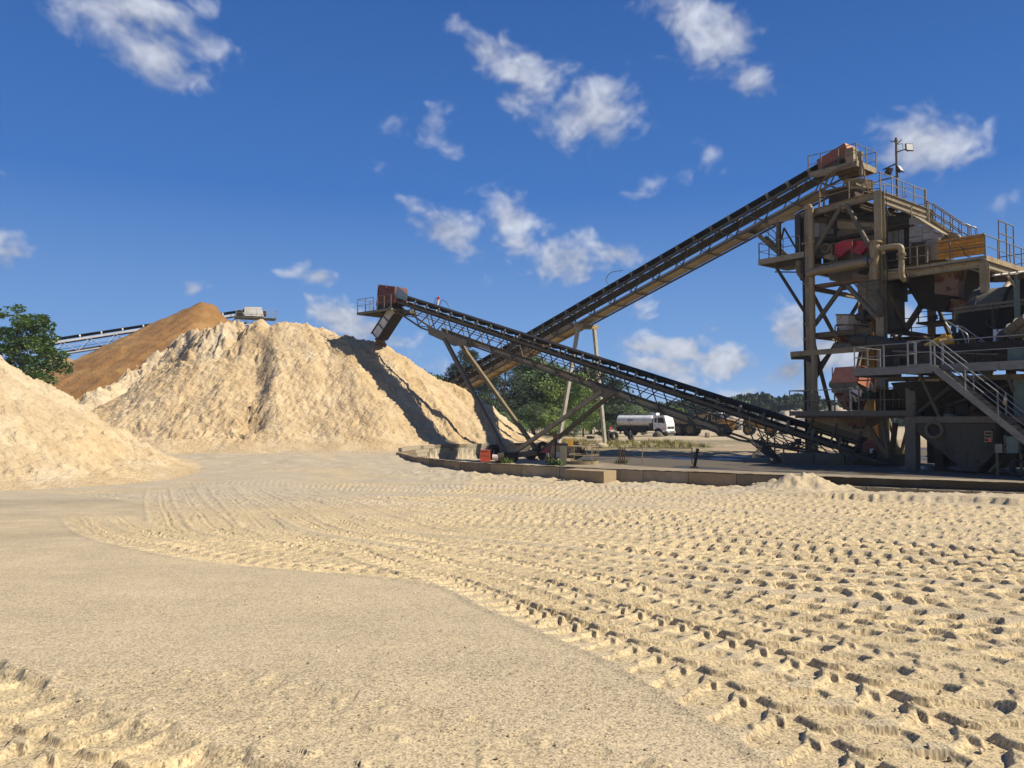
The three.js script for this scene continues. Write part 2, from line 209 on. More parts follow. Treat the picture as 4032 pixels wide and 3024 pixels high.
const M = {
  ground: std(0.80, 0.80, 0.80, { map: sandMap, bumpMap: sandBump, bumpScale: 0.0045, roughness: 1, vertexColors: true }),
  sand: std(0.80, 0.80, 0.80, { map: clumpMap, bumpMap: clumpBump, bumpScale: 0.10, roughness: 1, vertexColors: true }),
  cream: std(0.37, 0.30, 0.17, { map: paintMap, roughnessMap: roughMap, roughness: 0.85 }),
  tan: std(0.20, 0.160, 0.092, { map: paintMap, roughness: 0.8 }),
  brown: std(0.085, 0.05, 0.026, { map: paintMap, roughness: 0.85 }),
  truss: std(0.115, 0.103, 0.076, { map: paintMap, roughness: 0.75 }),
  grey: std(0.185, 0.172, 0.135, { map: paintMap, roughness: 0.75 }),
  dgrey: std(0.068, 0.060, 0.043, { map: paintMap, roughness: 0.8 }),
  galv: std(0.23, 0.225, 0.205, { map: galvMap, roughness: 0.42, metalness: 0.55 }),
  galvRail: std(0.34, 0.34, 0.33, { map: galvMap, roughness: 0.35, metalness: 0.6 }),
  yellow: std(0.62, 0.34, 0.045, { map: paintMap, roughness: 0.6 }),
  screen: std(0.60, 0.27, 0.02, { map: galvMap, roughness: 0.6 }),
  rail: std(0.22, 0.19, 0.13, { map: paintMap, roughness: 0.7 }),
  hood: std(0.34, 0.105, 0.055, { map: galvMap, roughness: 0.65 }),
  hoodDark: std(0.20, 0.058, 0.036, { map: galvMap, roughness: 0.7 }),
  orange: std(0.52, 0.20, 0.105, { map: galvMap, roughness: 0.6 }),
  red: std(0.55, 0.012, 0.022, { map: galvMap, roughness: 0.42 }),
  redBox: std(0.50, 0.07, 0.02, { map: galvMap, roughness: 0.5 }),
  pinkRed: std(0.72, 0.10, 0.10, { roughness: 0.5 }),
  green: std(0.02, 0.09, 0.05, { map: galvMap, roughness: 0.5 }), greenGrey: std(0.13, 0.19, 0.15, { map: galvMap, roughness: 0.6 }),
  rubber: std(0.012, 0.012, 0.013, { map: galvMap, roughness: 0.8 }), tyre: std(0.02, 0.019, 0.018, { map: concMap, roughness: 0.92 }),
  black: std(0.01, 0.01, 0.01, { roughness: 0.6 }), dark: std(0.030, 0.024, 0.017, { map: paintMap, roughness: 0.9 }),
  rust: std(0.62, 0.56, 0.48, { map: rustMap, roughness: 0.9 }), rustDark: std(0.25, 0.17, 0.11, { map: rustMap, roughness: 0.95 }),
  panel: std(0.36, 0.345, 0.30, { map: galvMap, roughness: 0.6 }), panelDirty: std(0.155, 0.138, 0.098, { map: concMap, roughness: 0.85 }),
  concrete: std(0.40, 0.335, 0.235, { map: concMap, roughness: 0.95, bumpMap: concMap, bumpScale: 0.02 }), block: std(0.50, 0.43, 0.31, { map: concMap, roughness: 0.95, bumpMap: concMap, bumpScale: 0.012 }),
  drySlab: std(0.36, 0.29, 0.19, { map: concMap, roughness: 0.95, bumpMap: concMap, bumpScale: 0.015 }),
  blockStain: std(0.27, 0.215, 0.14, { map: concMap, roughness: 0.95 }), wet: std(0.12, 0.098, 0.068, { map: wetMap, roughnessMap: wetRough, roughness: 1 }),
  white: std(0.84, 0.83, 0.80, { map: galvMap, roughness: 0.6 }), whitePlain: std(0.8, 0.8, 0.8, { roughness: 0.5 }), dirtyWhite: std(0.62, 0.60, 0.55, { map: concMap, roughness: 0.6 }),
  glass: new THREE.MeshPhysicalMaterial({ color: 0x9fb4b8, roughness: 0.06, metalness: 0, transmission: 0.55, thickness: 0, ior: 1.5 }),
  lens: std(0.62, 0.62, 0.56, { roughness: 0.2 }), chrome: std(0.6, 0.6, 0.6, { roughness: 0.25, metalness: 0.9 }),
  dumper: std(0.40, 0.215, 0.045, { map: paintMap, roughness: 0.55 }), body: std(0.33, 0.27, 0.17, { map: paintMap, roughness: 0.8 }),
  bark: std(0.11, 0.075, 0.045, { map: concMap, roughness: 1 }),
  hose: std(0.30, 0.03, 0.03, { roughness: 0.6 }), redLamp: std(0.8, 0.02, 0.02, { roughness: 0.3 }),
};
for (const k of ['cream', 'tan', 'grey', 'dgrey', 'truss', 'concrete', 'block', 'brown', 'panel', 'panelDirty', 'screen']) M[k].userData.variants = [[1, 1, 1], [1.16, 1.13, 1.08], [0.86, 0.83, 0.78], [1.06, 0.95, 0.80]].map((c, i) => { if (!i) return M[k]; const m = M[k].clone(); m.color.r *= c[0]; m.color.g *= c[1]; m.color.b *= c[2]; return m; });
const vr = rng(123), pick = (m) => (m.userData.variants ? m.userData.variants[Math.floor(vr() * 4) % 4] : m);
for (const k of ['cream', 'tan', 'grey', 'dgrey', 'truss', 'concrete', 'block', 'blockStain', 'drySlab', 'wet', 'brown', 'panel', 'panelDirty', 'galv', 'galvRail', 'rail', 'hood', 'hoodDark', 'rust', 'rustDark', 'dark', 'bark']) for (const m of M[k].userData.variants ?? [M[k]]) m.color.multiplyScalar(0.86);
const leaf = (r, g, b, t = 0.3) => new THREE.MeshPhysicalMaterial({ color: new THREE.Color().setRGB(r, g, b), roughness: 0.85, transmission: t, thickness: 0, side: THREE.DoubleSide, vertexColors: true });

// ------------------------------------------------------------------ the ground: one sheet out to the horizon
const WALL = [[26, 24.2], [18.6, 27.9], [11.3, 31.6], [4.15, 35.6], [0.6, 38.2], [-2.6, 40.7], [-5.4, 44.6], [-7.1, 48.6]];    // the front wall of the plant yard (X, D)
const ARC = [[-7.1, 48.9], [-6.3, 52.3], [-4.7, 55.4], [-2.2, 57.6], [0.8, 58.4], [3.6, 57.6], [5.2, 56.2]];                   // curved block wall behind the wheels of the stacker
const SLAB_Y = -0.75;
const baseT = [[0, 0], [5, 0], [8, -0.2], [12, -0.5], [18, -0.86], [24, -1.06], [30, -1.24], [36, -1.32], [42, -1.12], [48, -0.78], [54, -0.64], [60, -0.66], [75, -0.86], [105, -1.08], [150, -1.3], [400, -1.4], [900, 1]];
function segDist(poly, x, d) { let best = 1e9, side = 0, at = 0; for (let i = 0; i + 1 < poly.length; i++) { const [ax, ad] = poly[i], [bx, bd] = poly[i + 1], ux = bx - ax, ud = bd - ad, k = clamp(((x - ax) * ux + (d - ad) * ud) / (ux * ux + ud * ud)), px = ax + ux * k - x, pd = ad + ud * k - d, q = px * px + pd * pd; if (q < best) { best = q; side = ux * (d - ad) - ud * (x - ax); at = i + k; } } return [Math.sqrt(best), side, at]; }
function inside(poly, x, d) { let c = false; for (let i = 0, j = poly.length - 1; i < poly.length; j = i++) { const [xi, yi] = poly[i], [xj, yj] = poly[j]; if ((yi > d) !== (yj > d) && x < (xj - xi) * (d - yi) / (yj - yi) + xi) c = !c; } return c; }
const SLAB = [[26, 24.2], [18.6, 27.9], [11.3, 31.6], [4.15, 35.6], [2.4, 36.9], [4.3, 46.5], [14, 47.5], [30, 60], [52, 58], [44, 26]];
const TROUGH = [[2.4, 36.9], [0.6, 38.2], [-2.6, 40.7], [-5.4, 44.6], [-7.1, 48.7], [-6.3, 52.3], [-4.7, 55.4], [-2.2, 57.6], [0.8, 58.4], [3.6, 57.6], [5.2, 56.2], [4.3, 46.5]];
function baseGround(x, d) {
  const D = Math.max(0, d);
  let y = lerpTable(baseT, D);
  if (D > 6) y += (fbm(x * 0.16 + 7, d * 0.16, 3) - 0.5) * 0.22 * sstep(6, 16, D) * (D < 110 ? 1 : 0.4);
  if (d > 20 && d < 62) {
    const [w, s, at] = segDist(WALL, x, d);
    if (s > 0 && w < 7 && x < 27) {                          // sand banked up against the wall on the yard side
      const n = fbm(x * 0.9, d * 0.9 + 30, 4), right = 1 - sstep(2.2, 3.1, at), len = mix(1.5, 3.4, right);
      const top = SLAB_Y - mix(0.40, 0.42, right) - n * 0.34, k = 1 - sstep(0.1, len * (0.7 + 0.7 * n), w);
      y = mix(y, Math.max(y, top), k * 0.92 * mix(0.15 + 0.95 * sstep(0.46, 0.62, fbm(x * 0.45 + 60, d * 0.45, 3)), 1, right));
      const mx = x - 11.5, md = d - 30.6; y = Math.max(y, y + (SLAB_Y + 0.12 - y) * Math.exp(-(mx * mx / 2.4 + md * md / 1.2)) * (0.75 + 0.5 * n) + (fbm(x * 2.2, d * 2.2, 4) - 0.5) * 0.45 * Math.exp(-(mx * mx / 4 + md * md / 3)));
      const ed = w - 4.6 - (n - 0.5) * 1.4; if (at < 2.1) y += 0.20 * sstep(0.12, -0.05, ed) * sstep(-4.5, -0.3, ed) * (1 - sstep(1.6, 2.1, at));   // small cut edge along the bank
    }
  }
  if (d > 24 && d < 62 && inside(SLAB, x, d)) { const e = segDist([...SLAB, SLAB[0]], x, d)[0]; y = mix(y, -1.35, sstep(0.05, 0.5, e)); if (segDist(WALL, x, d)[0] > 6) y = Math.min(y, SLAB_Y - 0.12); }
  if (d > 36 && d < 60 && inside(TROUGH, x, d)) y = -1.45;
  if (d > 58 && d < 110 && x > 4) y += (fbm(x * 0.35, d * 0.5, 4) - 0.55) * 0.34 * sstep(58, 64, d) * (1 - sstep(72, 84, d));
  return y;
}
// wheel-loader tracks: each a path X = f(D) with an offset, a lug pitch and a depth
const path = (pts) => { const c = new THREE.CatmullRomCurve3(pts.map(([x, d]) => V(x, 0, d)), false, 'centripetal'), q = c.getPoints(400), D0 = Math.min(...pts.map((p) => p[1])), D1 = Math.max(...pts.map((p) => p[1])), n = 900, f = new Float32Array(n), s = new Float32Array(n); let j = 0; if (q[0].z > q[400].z) q.reverse(); for (let i = 0; i < n; i++) { const d = D0 + (D1 - D0) * i / (n - 1); while (j < 399 && q[j + 1].z < d) j++; const k = clamp((d - q[j].z) / Math.max(1e-5, q[j + 1].z - q[j].z)); f[i] = mix(q[j].x, q[j + 1].x, k); s[i] = i ? s[i - 1] + Math.hypot(f[i] - f[i - 1], (D1 - D0) / (n - 1)) : 0; } return { D0, D1, f, s, n }; };
const TRACKS = [];
{
  const r = rng(11), fam = (pts, offs, o = {}) => { const p = path(pts); for (const of of offs) TRACKS.push({ p, of, w: 0.395, pitch: 0.29 + r() * 0.03, ph: r(), dir: r() < 0.5 ? -1 : 1, depth: 1, d0: o.d0 ?? -9, d1: o.d1 ?? 99, ...o }); };
  fam([[-16, 37], [-4, 33], [6, 26], [14, 18.5], [22, 10]], [-2.5, -1.7, -0.6, 0.2, 1.35, 2.15, 3.3], { depth: 1.35 });
  fam([[-14, 32], [-4.5, 23.5], [4.6, 16.5], [10, 11], [16, 5.5]], [-3.7, -2.85, -1.75, -0.92, 0.2, 1.02, 2.15, 3.0, 4.1], { depth: 1.3 });
  fam([[-13, 34], [-8.5, 24], [-4.2, 15], [-0.6, 10.8], [3.6, 6.8], [7.6, 3.8], [12, 1.2]], [-0.86, 0, 1.12, 1.95, 3.05, 3.9]);
  fam([[-15.5, 34], [-9.4, 21], [-6.2, 15], [-2.8, 11], [0.6, 8.1], [3.2, 5.4], [6, 3]], [0, 0.81]);
  fam([[-12.5, 22], [-6.6, 13.6], [-3.4, 11], [-0.9, 9.4], [1.2, 6.9], [2.6, 4.8], [4, 2.2]], [0.8, 0]);
  fam([[-2.4, 12.6], [-0.6, 9.3], [0.75, 6.2], [1.5, 4.4], [2.3, 2.0]], [1.62, 0.8, 0.0], { depth: 1 });
  fam([[-9.5, 10.6], [-5, 9.6], [-1.2, 7.4]], [0], { depth: 0.14 }); fam([[-5.5, 8.2], [-2.5, 6.4], [0.2, 4.4]], [0.2], { depth: 0.10 });
  fam([[-6, 6.3], [-3.32, 4.6], [-1.55, 3.5], [0.6, 2.0]], [0], { depth: 1.25, edge: 1 });
  fam([[-2.6, 5.1], [-1.2, 4.25], [0.1, 3.55], [1.6, 2.4]], [0.05], { depth: 0.5 });
  fam([[-30, 22.5], [-14, 22.0], [-7, 20.5], [0, 20.2]].map(([x, d], i) => [x, d + (3 - i) * 0.6]), [0, 1.1], { depth: 0.5 });
}
const sm = (e, x) => sstep(-e, e, x);
const trackReach = [];
function treads(x, d, y0) {
  let h = 0, mark = 0;
  for (const t of TRACKS) {
    const { p } = t; if (d < p.D0 || d > p.D1 || d < t.d0 || d > t.d1) continue;
    const ix = (D) => clamp((D - p.D0) / (p.D1 - p.D0) * (p.n - 1), 0, p.n - 1.001);
    let i = ix(d), k = i | 0, f = mix(p.f[k], p.f[k + 1], i - k); const st = (p.D1 - p.D0) / (p.n - 1); let sl = (p.f[k + 1] - p.f[k]) / st;
    if (Math.abs(x - f) > 6 + Math.abs(sl) * 2 + 3.5) continue;
    let dx = x - f, D2 = d + dx * sl / (1 + sl * sl); D2 = clamp(D2, d - 3, d + 3); i = ix(D2); k = i | 0; f = mix(p.f[k], p.f[k + 1], i - k); sl = (p.f[k + 1] - p.f[k]) / st;
    D2 = D2 + ((x - f) * sl + (d - D2)) / (1 + sl * sl); i = ix(D2); k = i | 0; f = mix(p.f[k], p.f[k + 1], i - k); sl = (p.f[k + 1] - p.f[k]) / st;
    const q = Math.sqrt(1 + sl * sl), tt = ((x - f) - sl * (d - D2)) / q - t.of * 1.0, s = mix(p.s[k], p.s[k + 1], i - k);
    const wob = (vn(x * 5 + 3, d * 5) - 0.5) * 0.03, u = (tt + wob) / t.w, au = Math.abs(u); if (au > 1.75) continue;
    const side = u < 0 ? 0 : 0.5, bend = t.dir * (au < 0.42 ? (0.42 - au) * 0.26 : -(au - 0.42) * 0.05), r = (s + bend) / t.pitch + side + t.ph, cell = Math.floor(r), fr = r - cell - 0.5;
    const j = hash2(cell + (side ? 977 : 0), (t.ph * 9999) | 0), e = 0.045 / t.pitch * 1.2;
    const c = -0.30 * (1 - au) * (1 - au) * t.dir, df = Math.abs(fr - c), thick = 0.095 + 0.05 * j, soft = 0.026 / t.pitch;
    const ridge = sm(soft, thick - df) * (0.6 + 0.4 * j) * sstep(1.0, 0.90, au) * sstep(0.05, 0.12, au);
    const fs = (fr - c) * t.dir, stub = sm(0.045, 0.10 - Math.abs(au - 0.17)) * sstep(-0.14, -0.06, fs) * sstep(0.44, 0.36, fs) * (0.85 + 0.3 * j);
    const pit = sm(0.04, 0.10 - Math.abs(au - 0.95)) * sm(0.07, 0.20 - Math.abs(fr - c + 0.32)) * (0.3 + 0.7 * j);
    const broken = sstep(0.30, 0.50, vn(s * 0.8 + t.ph * 50, tt * 0.9 + t.of * 3));
    let prof = (-0.030 + 0.050 * Math.max(ridge, stub) * mix(0.55, 1, broken) - 0.013 * pit) - (t.edge ? 0.035 : 0) + (vn(x * 9, d * 9) - 0.5) * 0.005 + (vn(x * 23, d * 23) - 0.5) * 0.004;
    const rf = 0.68 + 0.45 * sstep(0.32, 0.62, fbm(x * 0.4 + 11, d * 0.4, 3)); prof = prof * rf + (1 - rf) * 0.5 * (vn(x * 3.1, d * 3.1) - 0.6) * 0.05;
    const berm = Math.exp(-Math.pow((au - 1.24) / 0.22, 2)) * (0.022 + 0.02 * (t.edge || 0) + 0.010 * vn(s * 3, u > 0 ? 4 : 9)) * (0.85 + 0.15 * Math.cos((r + 0.25) * 6.283));
    const lim = t.edge ? 1.06 + 0.09 * Math.cos((r + 0.2) * 6.283) : mix(1.16, 0.70 + 0.12 * j, sm(soft * 1.6, thick + 0.10 - df)) + 0.06 * (vn(s * 9, side * 9) - 0.5), m = sstep(lim + (t.edge ? 0.16 : 0.05), lim - (t.edge ? 0.1 : 0.05), au) * Math.min(1, t.depth), fade = sstep(t.p.D0, t.p.D0 + 0.5, d) * (t.p.D1 < 15 ? 1 : sstep(t.p.D1, t.p.D1 - 5, d));
    h = mix(h, prof * (t.edge ? 1 : t.depth), m * fade); h = mix(h, berm * t.depth * fade, (1 - m) * sstep(1.5, 1.1, au) * 0.8 * fade); mark = Math.max(mark, m * fade);
  }
  return [h, mark];
}
{
  const ang = [], rad = [];
  const A0 = 36.5 * Math.PI / 180, NF = 900, NR = 980;
  for (let i = 0; i <= NF; i++) ang.push(-A0 + 2 * A0 * i / NF);
  for (let i = 1; i < 44; i++) ang.push(A0 + (2 * Math.PI - 2 * A0) * i / 44);
  for (let i = 0; i <= 10; i++) rad.push(0.2 + 2.6 * i / 11);
  for (let i = 0; i <= NR; i++) { const k = i / NR; rad.push(k < 0.72 ? 2.9 * Math.pow(15 / 2.9, k / 0.72) : 15 * Math.pow(62 / 15, (k - 0.72) / 0.28)); }
  for (let i = 1; i <= 70; i++) rad.push(62 * Math.pow(4500 / 62, Math.pow(i / 70, 1.15)));
  const na = ang.length, nr = rad.length, pos = new Float32Array(na * nr * 3), col = new Float32Array(na * nr * 3), uv = new Float32Array(na * nr * 2);
  for (let j = 0; j < nr; j++) for (let i = 0; i < na; i++) {
    const x = Math.sin(ang[i]) * rad[j], d = Math.cos(ang[i]) * rad[j], o = j * na + i; let y = baseGround(x, d), mark = 0;
    if (d > 1 && d < 40 && rad[j] < 46) {
      const [w, s] = d > 22 ? segDist(WALL, x, d) : [9, 1], free = s > 0 ? sstep(0.6, 3.5, w) : 0;
      if (free > 0) {
        const [h, m] = treads(x, d); y += h * free; mark = m * free;
        y += (fbm(x * 1.6, d * 1.6, 3) - 0.5) * 0.03 * (0.3 + mark) + (fbm(x * 11, d * 11, 2) - 0.5) * mix(0.005, 0.007, mark);
        const cl = vn(x * 7 + 50, d * 7); if (mark > 0.3 && cl > 0.82) y += (cl - 0.82) * 0.12;
      } else y += (fbm(x * 3, d * 3, 4) - 0.5) * 0.16;
      if (w < 6 && d > 22) y += (Math.pow(fbm(x * 2.6, d * 2.6, 4), 2) - 0.2) * 0.22 * sstep(6, 2, w) * sstep(0.0, 0.5, w);
    } else if (d >= 40 && d < 130) y += (fbm(x * 0.8, d * 1.3, 4) - 0.5) * 0.22 * (1 - 0.7 * sstep(70, 85, d));
    pos.set([x, y, -d], o * 3); uv.set([x, d], o * 2);
    // loose dry sand in the tracks, damper greyer sand where it lies smooth, dusty haul road further off, soil and dry grass behind the plant
    const damp = sstep(-3, -8, x) * sstep(12, 17, d) * sstep(30, 24, d) * sstep(0.3, 0.6, fbm(x * 0.3 + 9, d * 0.5, 4)), n = fbm(x * 0.35, d * 0.5 + 3, 4), n2 = fbm(x * 1.7 + 8, d * 1.7, 3); let c = [0.665, 0.54, 0.34];
    const mk = [0.69, 0.545, 0.315], road = [0.60, 0.505, 0.36];
    for (let q = 0; q < 3; q++) { c[q] = mix(c[q], mk[q], clamp(mark * 0.9 + (n2 - 0.5) * 0.5)); c[q] = mix(c[q], road[q], sstep(17, 30, d) * sstep(0.35, 0.65, n + (x < -2 ? 0.15 : -0.1))); c[q] *= (0.90 + 0.16 * n2 + 0.10 * (n - 0.5)) * (1 - 0.2 * damp * (1 - mark)); }
    if (d > 42) { const soil = [0.42, 0.315, 0.195], gr = [0.24, 0.22, 0.10], g = sstep(0.52, 0.64, fbm(x * 0.22 + 30, d * 0.22, 4)) * (x > 2 && x < 26 ? 1 : 0.3) * (1 - sstep(90, 98, d)), k = (x > 3 ? sstep(42, 50, d) : sstep(57, 64, d)) * (1 - sstep(78, 88, d) * 0.85); for (let q = 0; q < 3; q++) { c[q] = mix(c[q], soil[q], k * clamp(0.35 + fbm(x * 0.5, d * 0.8, 3))); c[q] = mix(c[q], gr[q], g * k * 0.75); if (d > 190) c[q] = mix(c[q], gr[q], sstep(190, 240, d)); } }
    col.set(c, o * 3);
  }
  const idx = new Uint32Array((nr - 1) * na * 6); let k = 0;
  for (let j = 0; j + 1 < nr; j++) for (let i = 0; i < na; i++) { const a = j * na + i, b = j * na + (i + 1) % na, c = a + na, e = b + na; idx.set([a, b, e, a, e, c], k); k += 6; }
  const g = new THREE.BufferGeometry(); g.setAttribute('position', new THREE.BufferAttribute(pos, 3)); g.setAttribute('color', new THREE.BufferAttribute(col, 3)); g.setAttribute('uv', new THREE.BufferAttribute(uv, 2)); g.setIndex(new THREE.BufferAttribute(idx, 1)); g.computeVertexNormals();
  const m = new THREE.Mesh(g, M.ground); m.name = 'ground'; m.receiveShadow = m.castShadow = true; scene.add(structure(m));
}
const gy = (x, d) => baseGround(x, d);

// ------------------------------------------------------------------ heaps of sand: a height field under the angle of repose of a crest line
function heap(name, label, mat, o) {
  const { box: [x0, x1, d0, d1], step, crest, detail, colour } = o, pts = [];
  for (let i = 0; i < crest.length; i++) { const a = crest[i], b = crest[i + 1]; if (!b || b.cut || a.end) { pts.push(a); continue; } const n = Math.max(1, Math.ceil(Math.hypot(b.x - a.x, b.d - a.d) / 0.6)); for (let k = 0; k < n; k++) { const t = k / n; pts.push({ x: mix(a.x, b.x, t), d: mix(a.d, b.d, t), y: mix(a.y, b.y, t) + (vn(a.x * 9 + k * 0.45, 3) - 0.5) * (o.jag ?? 0.5), s: mix(a.s, b.s, t) }); } }
  const nx = Math.round((x1 - x0) / step), nd = Math.round((d1 - d0) / step), H = new Float32Array((nx + 1) * (nd + 1)), pos = [], col = [], uv = [], map = new Int32Array((nx + 1) * (nd + 1)).fill(-1), idx = [];
  for (let j = 0; j <= nd; j++) for (let i = 0; i <= nx; i++) {
    const x = x0 + i * step, d = d0 + j * step; let y = -50, y2 = -50;
    const wx = x + (fbm(x * 0.3, d * 0.3, 3) - 0.5) * (o.warp ?? 1.2), wd = d + (fbm(x * 0.3 + 9, d * 0.3 + 4, 3) - 0.5) * (o.warp ?? 1.2);
    for (const p of pts) { const q = Math.hypot(wx - p.x, wd - p.d), h = p.y - p.s * (Math.sqrt(q * q + 0.12) - 0.34); if (h > y) y = h; }
    const g = baseGround(x, d), k = y - g; if (k < 1.4) y = g + (k > -1.6 ? (k + 1.6) * (k + 1.6) / 6.4 - 0.06 : k + 0.8 - 0.85);      // the foot runs out gently
    y += detail(x, d, y - g, y); H[j * (nx + 1) + i] = y - g < -0.25 ? -99 : y;
  }
  for (let j = 0; j <= nd; j++) for (let i = 0; i <= nx; i++) { const k = j * (nx + 1) + i; if (H[k] > -90) { const x = x0 + i * step, d = d0 + j * step; map[k] = pos.length / 3; pos.push(x, H[k], -d); col.push(...colour(x, d, H[k])); uv.push(x + d * 0.17, d * 0.9 + H[k] * 0.75); } }
  for (let j = 0; j < nd; j++) for (let i = 0; i < nx; i++) { const a = map[j * (nx + 1) + i], b = map[j * (nx + 1) + i + 1], c = map[(j + 1) * (nx + 1) + i], e = map[(j + 1) * (nx + 1) + i + 1]; if (a < 0 || b < 0 || c < 0 || e < 0) continue; idx.push(a, b, e, a, e, c); }
  const g = new THREE.BufferGeometry(); g.setAttribute('position', new THREE.Float32BufferAttribute(pos, 3)); g.setAttribute('color', new THREE.Float32BufferAttribute(col, 3)); g.setAttribute('uv', new THREE.Float32BufferAttribute(uv, 2)); g.setIndex(idx); g.computeVertexNormals();
  const m = new THREE.Mesh(g, mat); m.name = numbered(name); m.castShadow = m.receiveShadow = true; scene.add(m); return tag(m, label, name.replace(/_/g, ' '), o.group);
}
const cr = (list, s, end) => list.map(([x, y, D, s2], i) => { const [px, py] = Q(x, y), p = PD(px, py, D); return { x: p.x, y: p.y, d: D, s: s2 ?? s, cut: i === 0, end: i === list.length - 1 }; });
const ridged = (x, y, o) => { let s = 0, a = 0.5, n = 0; for (let k = 0; k < o; k++) { s += a * (1 - Math.abs(2 * vn(x, y) - 1)); n += a; a *= 0.5; x = x * 2.03 + 7; y = y * 2.03 + 3; } return s / n; };
const chunks = (x, d, f) => { const v = fbm(x * f, d * f, 3); return Math.pow(clamp((v - 0.42) * 2.6), 1.4); };
// spur line that parts the smooth face from the dug-out hollow on its left
const SPUR = [[497, 735], [520, 800], [545, 880], [520, 930], [465, 975]];
heap('sand_pile', 'tall pale sand pile under the chute of the stacking conveyor, its left face dug into', M.sand, {
  box: [-38, 4.5, 46, 86], step: 0.092, warp: 1.5, jag: 0.3,
  crest: [...cr([[483, 700, 67], [520, 706, 67], [555, 692, 67], [578, 703, 67], [600, 696, 67], [650, 703, 67], [690, 708, 67], [735, 730, 66.5], [765, 724, 66.2], [808, 739, 65.8]], 0.72),
    ...cr([[890, 802, 68], [920, 808, 68.6], [953, 819, 69.4]], 0.66), ...cr([[456, 712, 73], [438, 717, 75], [388, 727, 76], [330, 753, 74], [298, 770, 72], [248, 804, 69], [213, 829, 65.5], [180, 845, 64], [152, 851, 63], [100, 860, 62]], 0.74)],
  detail(x, d, k, y) {
    if (x > -9.5 && d < 66) { const [w, sd] = segDist(ARC, x, d), inn = inside(TROUGH, x, d) || d < 48.5, lim = inn ? -9 : -0.50 + w * 0.85; if (inn || y > lim) return (inn ? -9 : lim) - y + (inn ? 0 : (fbm(x * 1.5, d * 1.5, 4) - 0.5) * 0.35 * sstep(0, 1, w)); }
    if (k < -0.5) return 0;
    const f = sstep(0, 1.2, k), p = x * 0.86 + d * 0.5, q = x * 0.5 - d * 0.86, px = x / d * 1661.7 + 1106;
    const left = 1 - sstep(-21.0 + (66 - d) * 0.28 - 1.2, -21.0 + (66 - d) * 0.28 + 0.6, x + (fbm(d * 0.4, y * 0.4, 3) - 0.5) * 2.2);
    let h = (ridged(p * 0.42, q * 0.04, 4) - 0.6) * 0.75 * (1 - left);
    const wx = x + (fbm(x * 0.9, d * 0.9 + 7, 2) - 0.5) * 1.6, wd = d + (fbm(x * 0.9 + 20, d * 0.9, 2) - 0.5) * 1.6, am = 0.35 + 1.3 * sstep(0.38, 0.66, fbm(x * 0.23 + 3, d * 0.23, 3)), c1 = fbm(x * 0.55, d * 0.55, 4), c2 = fbm(wx * 1.9 + 5, wd * 1.9, 5);
    h += (c1 - 0.5) * 0.2 + ((c2 - 0.5) * mix(0.10, 0.40, left) + chunks(wx, wd, 2.1) * mix(0.05, 0.34, left)) * am + (vn(x * 3.7 + wx, d * 3.7) - 0.5) * 0.10 + (vn(x * 7.9, d * 7.9) - 0.5) * 0.15 - Math.pow(vn(x * 2.9 + 70, d * 2.9), 5) * 0.2;
    h -= left * (1.0 + 0.7 * (ridged(x * 0.33 + 2, d * 0.12, 3) - 0.4)) * sstep(0.4, 2, k) * (1 - sstep(8.6, 10.5, k));
    return h * f;
  },
  colour(x, d, y) { const n = fbm(x * 0.28, d * 0.28, 4), s = fbm((x * 0.86 + d * 0.5) * 0.7, (x * 0.5 - d * 0.86) * 0.1, 3), w = sstep(0.56, 0.72, fbm(x * 0.2 + 40, d * 0.2, 3)); const c = [0.69, 0.54, 0.335], o = [0.63, 0.465, 0.255], wh = [0.75, 0.64, 0.46]; return c.map((v, i) => mix(mix(v, o[i], clamp(s * 1.6 - 0.4 + (x > -12 ? 0.25 : 0))), wh[i], w * 0.6) * (0.92 + 0.16 * n)); },
});
heap('sand_pile', 'nearest pale sand pile, cut off by the left edge', M.sand, {
  box: [-42, -13, 24, 50], step: 0.085, warp: 1.0, jag: 0.25,
  crest: cr([[-480, 690, 38, 0.72], [-330, 665, 38.3, 0.72], [-125, 702, 38.5, 0.70]], 0.7),
  detail(x, d, k) { if (k < -0.5) return 0; const f = sstep(0, 0.8, k); return f * ((fbm(x * 0.5, d * 0.5, 4) - 0.5) * 0.5 + (fbm(x * 2.2, d * 2.2, 3) - 0.5) * 0.26 + chunks(x, d, 3.6) * 0.20 + (vn(x * 7, d * 7) - 0.5) * 0.15 + (vn(x * 4.1, d * 4.1) - 0.5) * 0.14 - Math.pow(vn(x * 3.7 + 70, d * 3.7), 5) * 0.2 + (ridged(x * 0.4 - d * 0.1, d * 0.06, 3) - 0.6) * 0.25); },
  colour(x, d, y) { const n = fbm(x * 0.4, d * 0.4, 4); const c = [0.66, 0.535, 0.35], o = [0.62, 0.475, 0.275]; return c.map((v, i) => mix(v, o[i], sstep(0.3, 0.7, n)) * (0.94 + 0.12 * n)); },
});
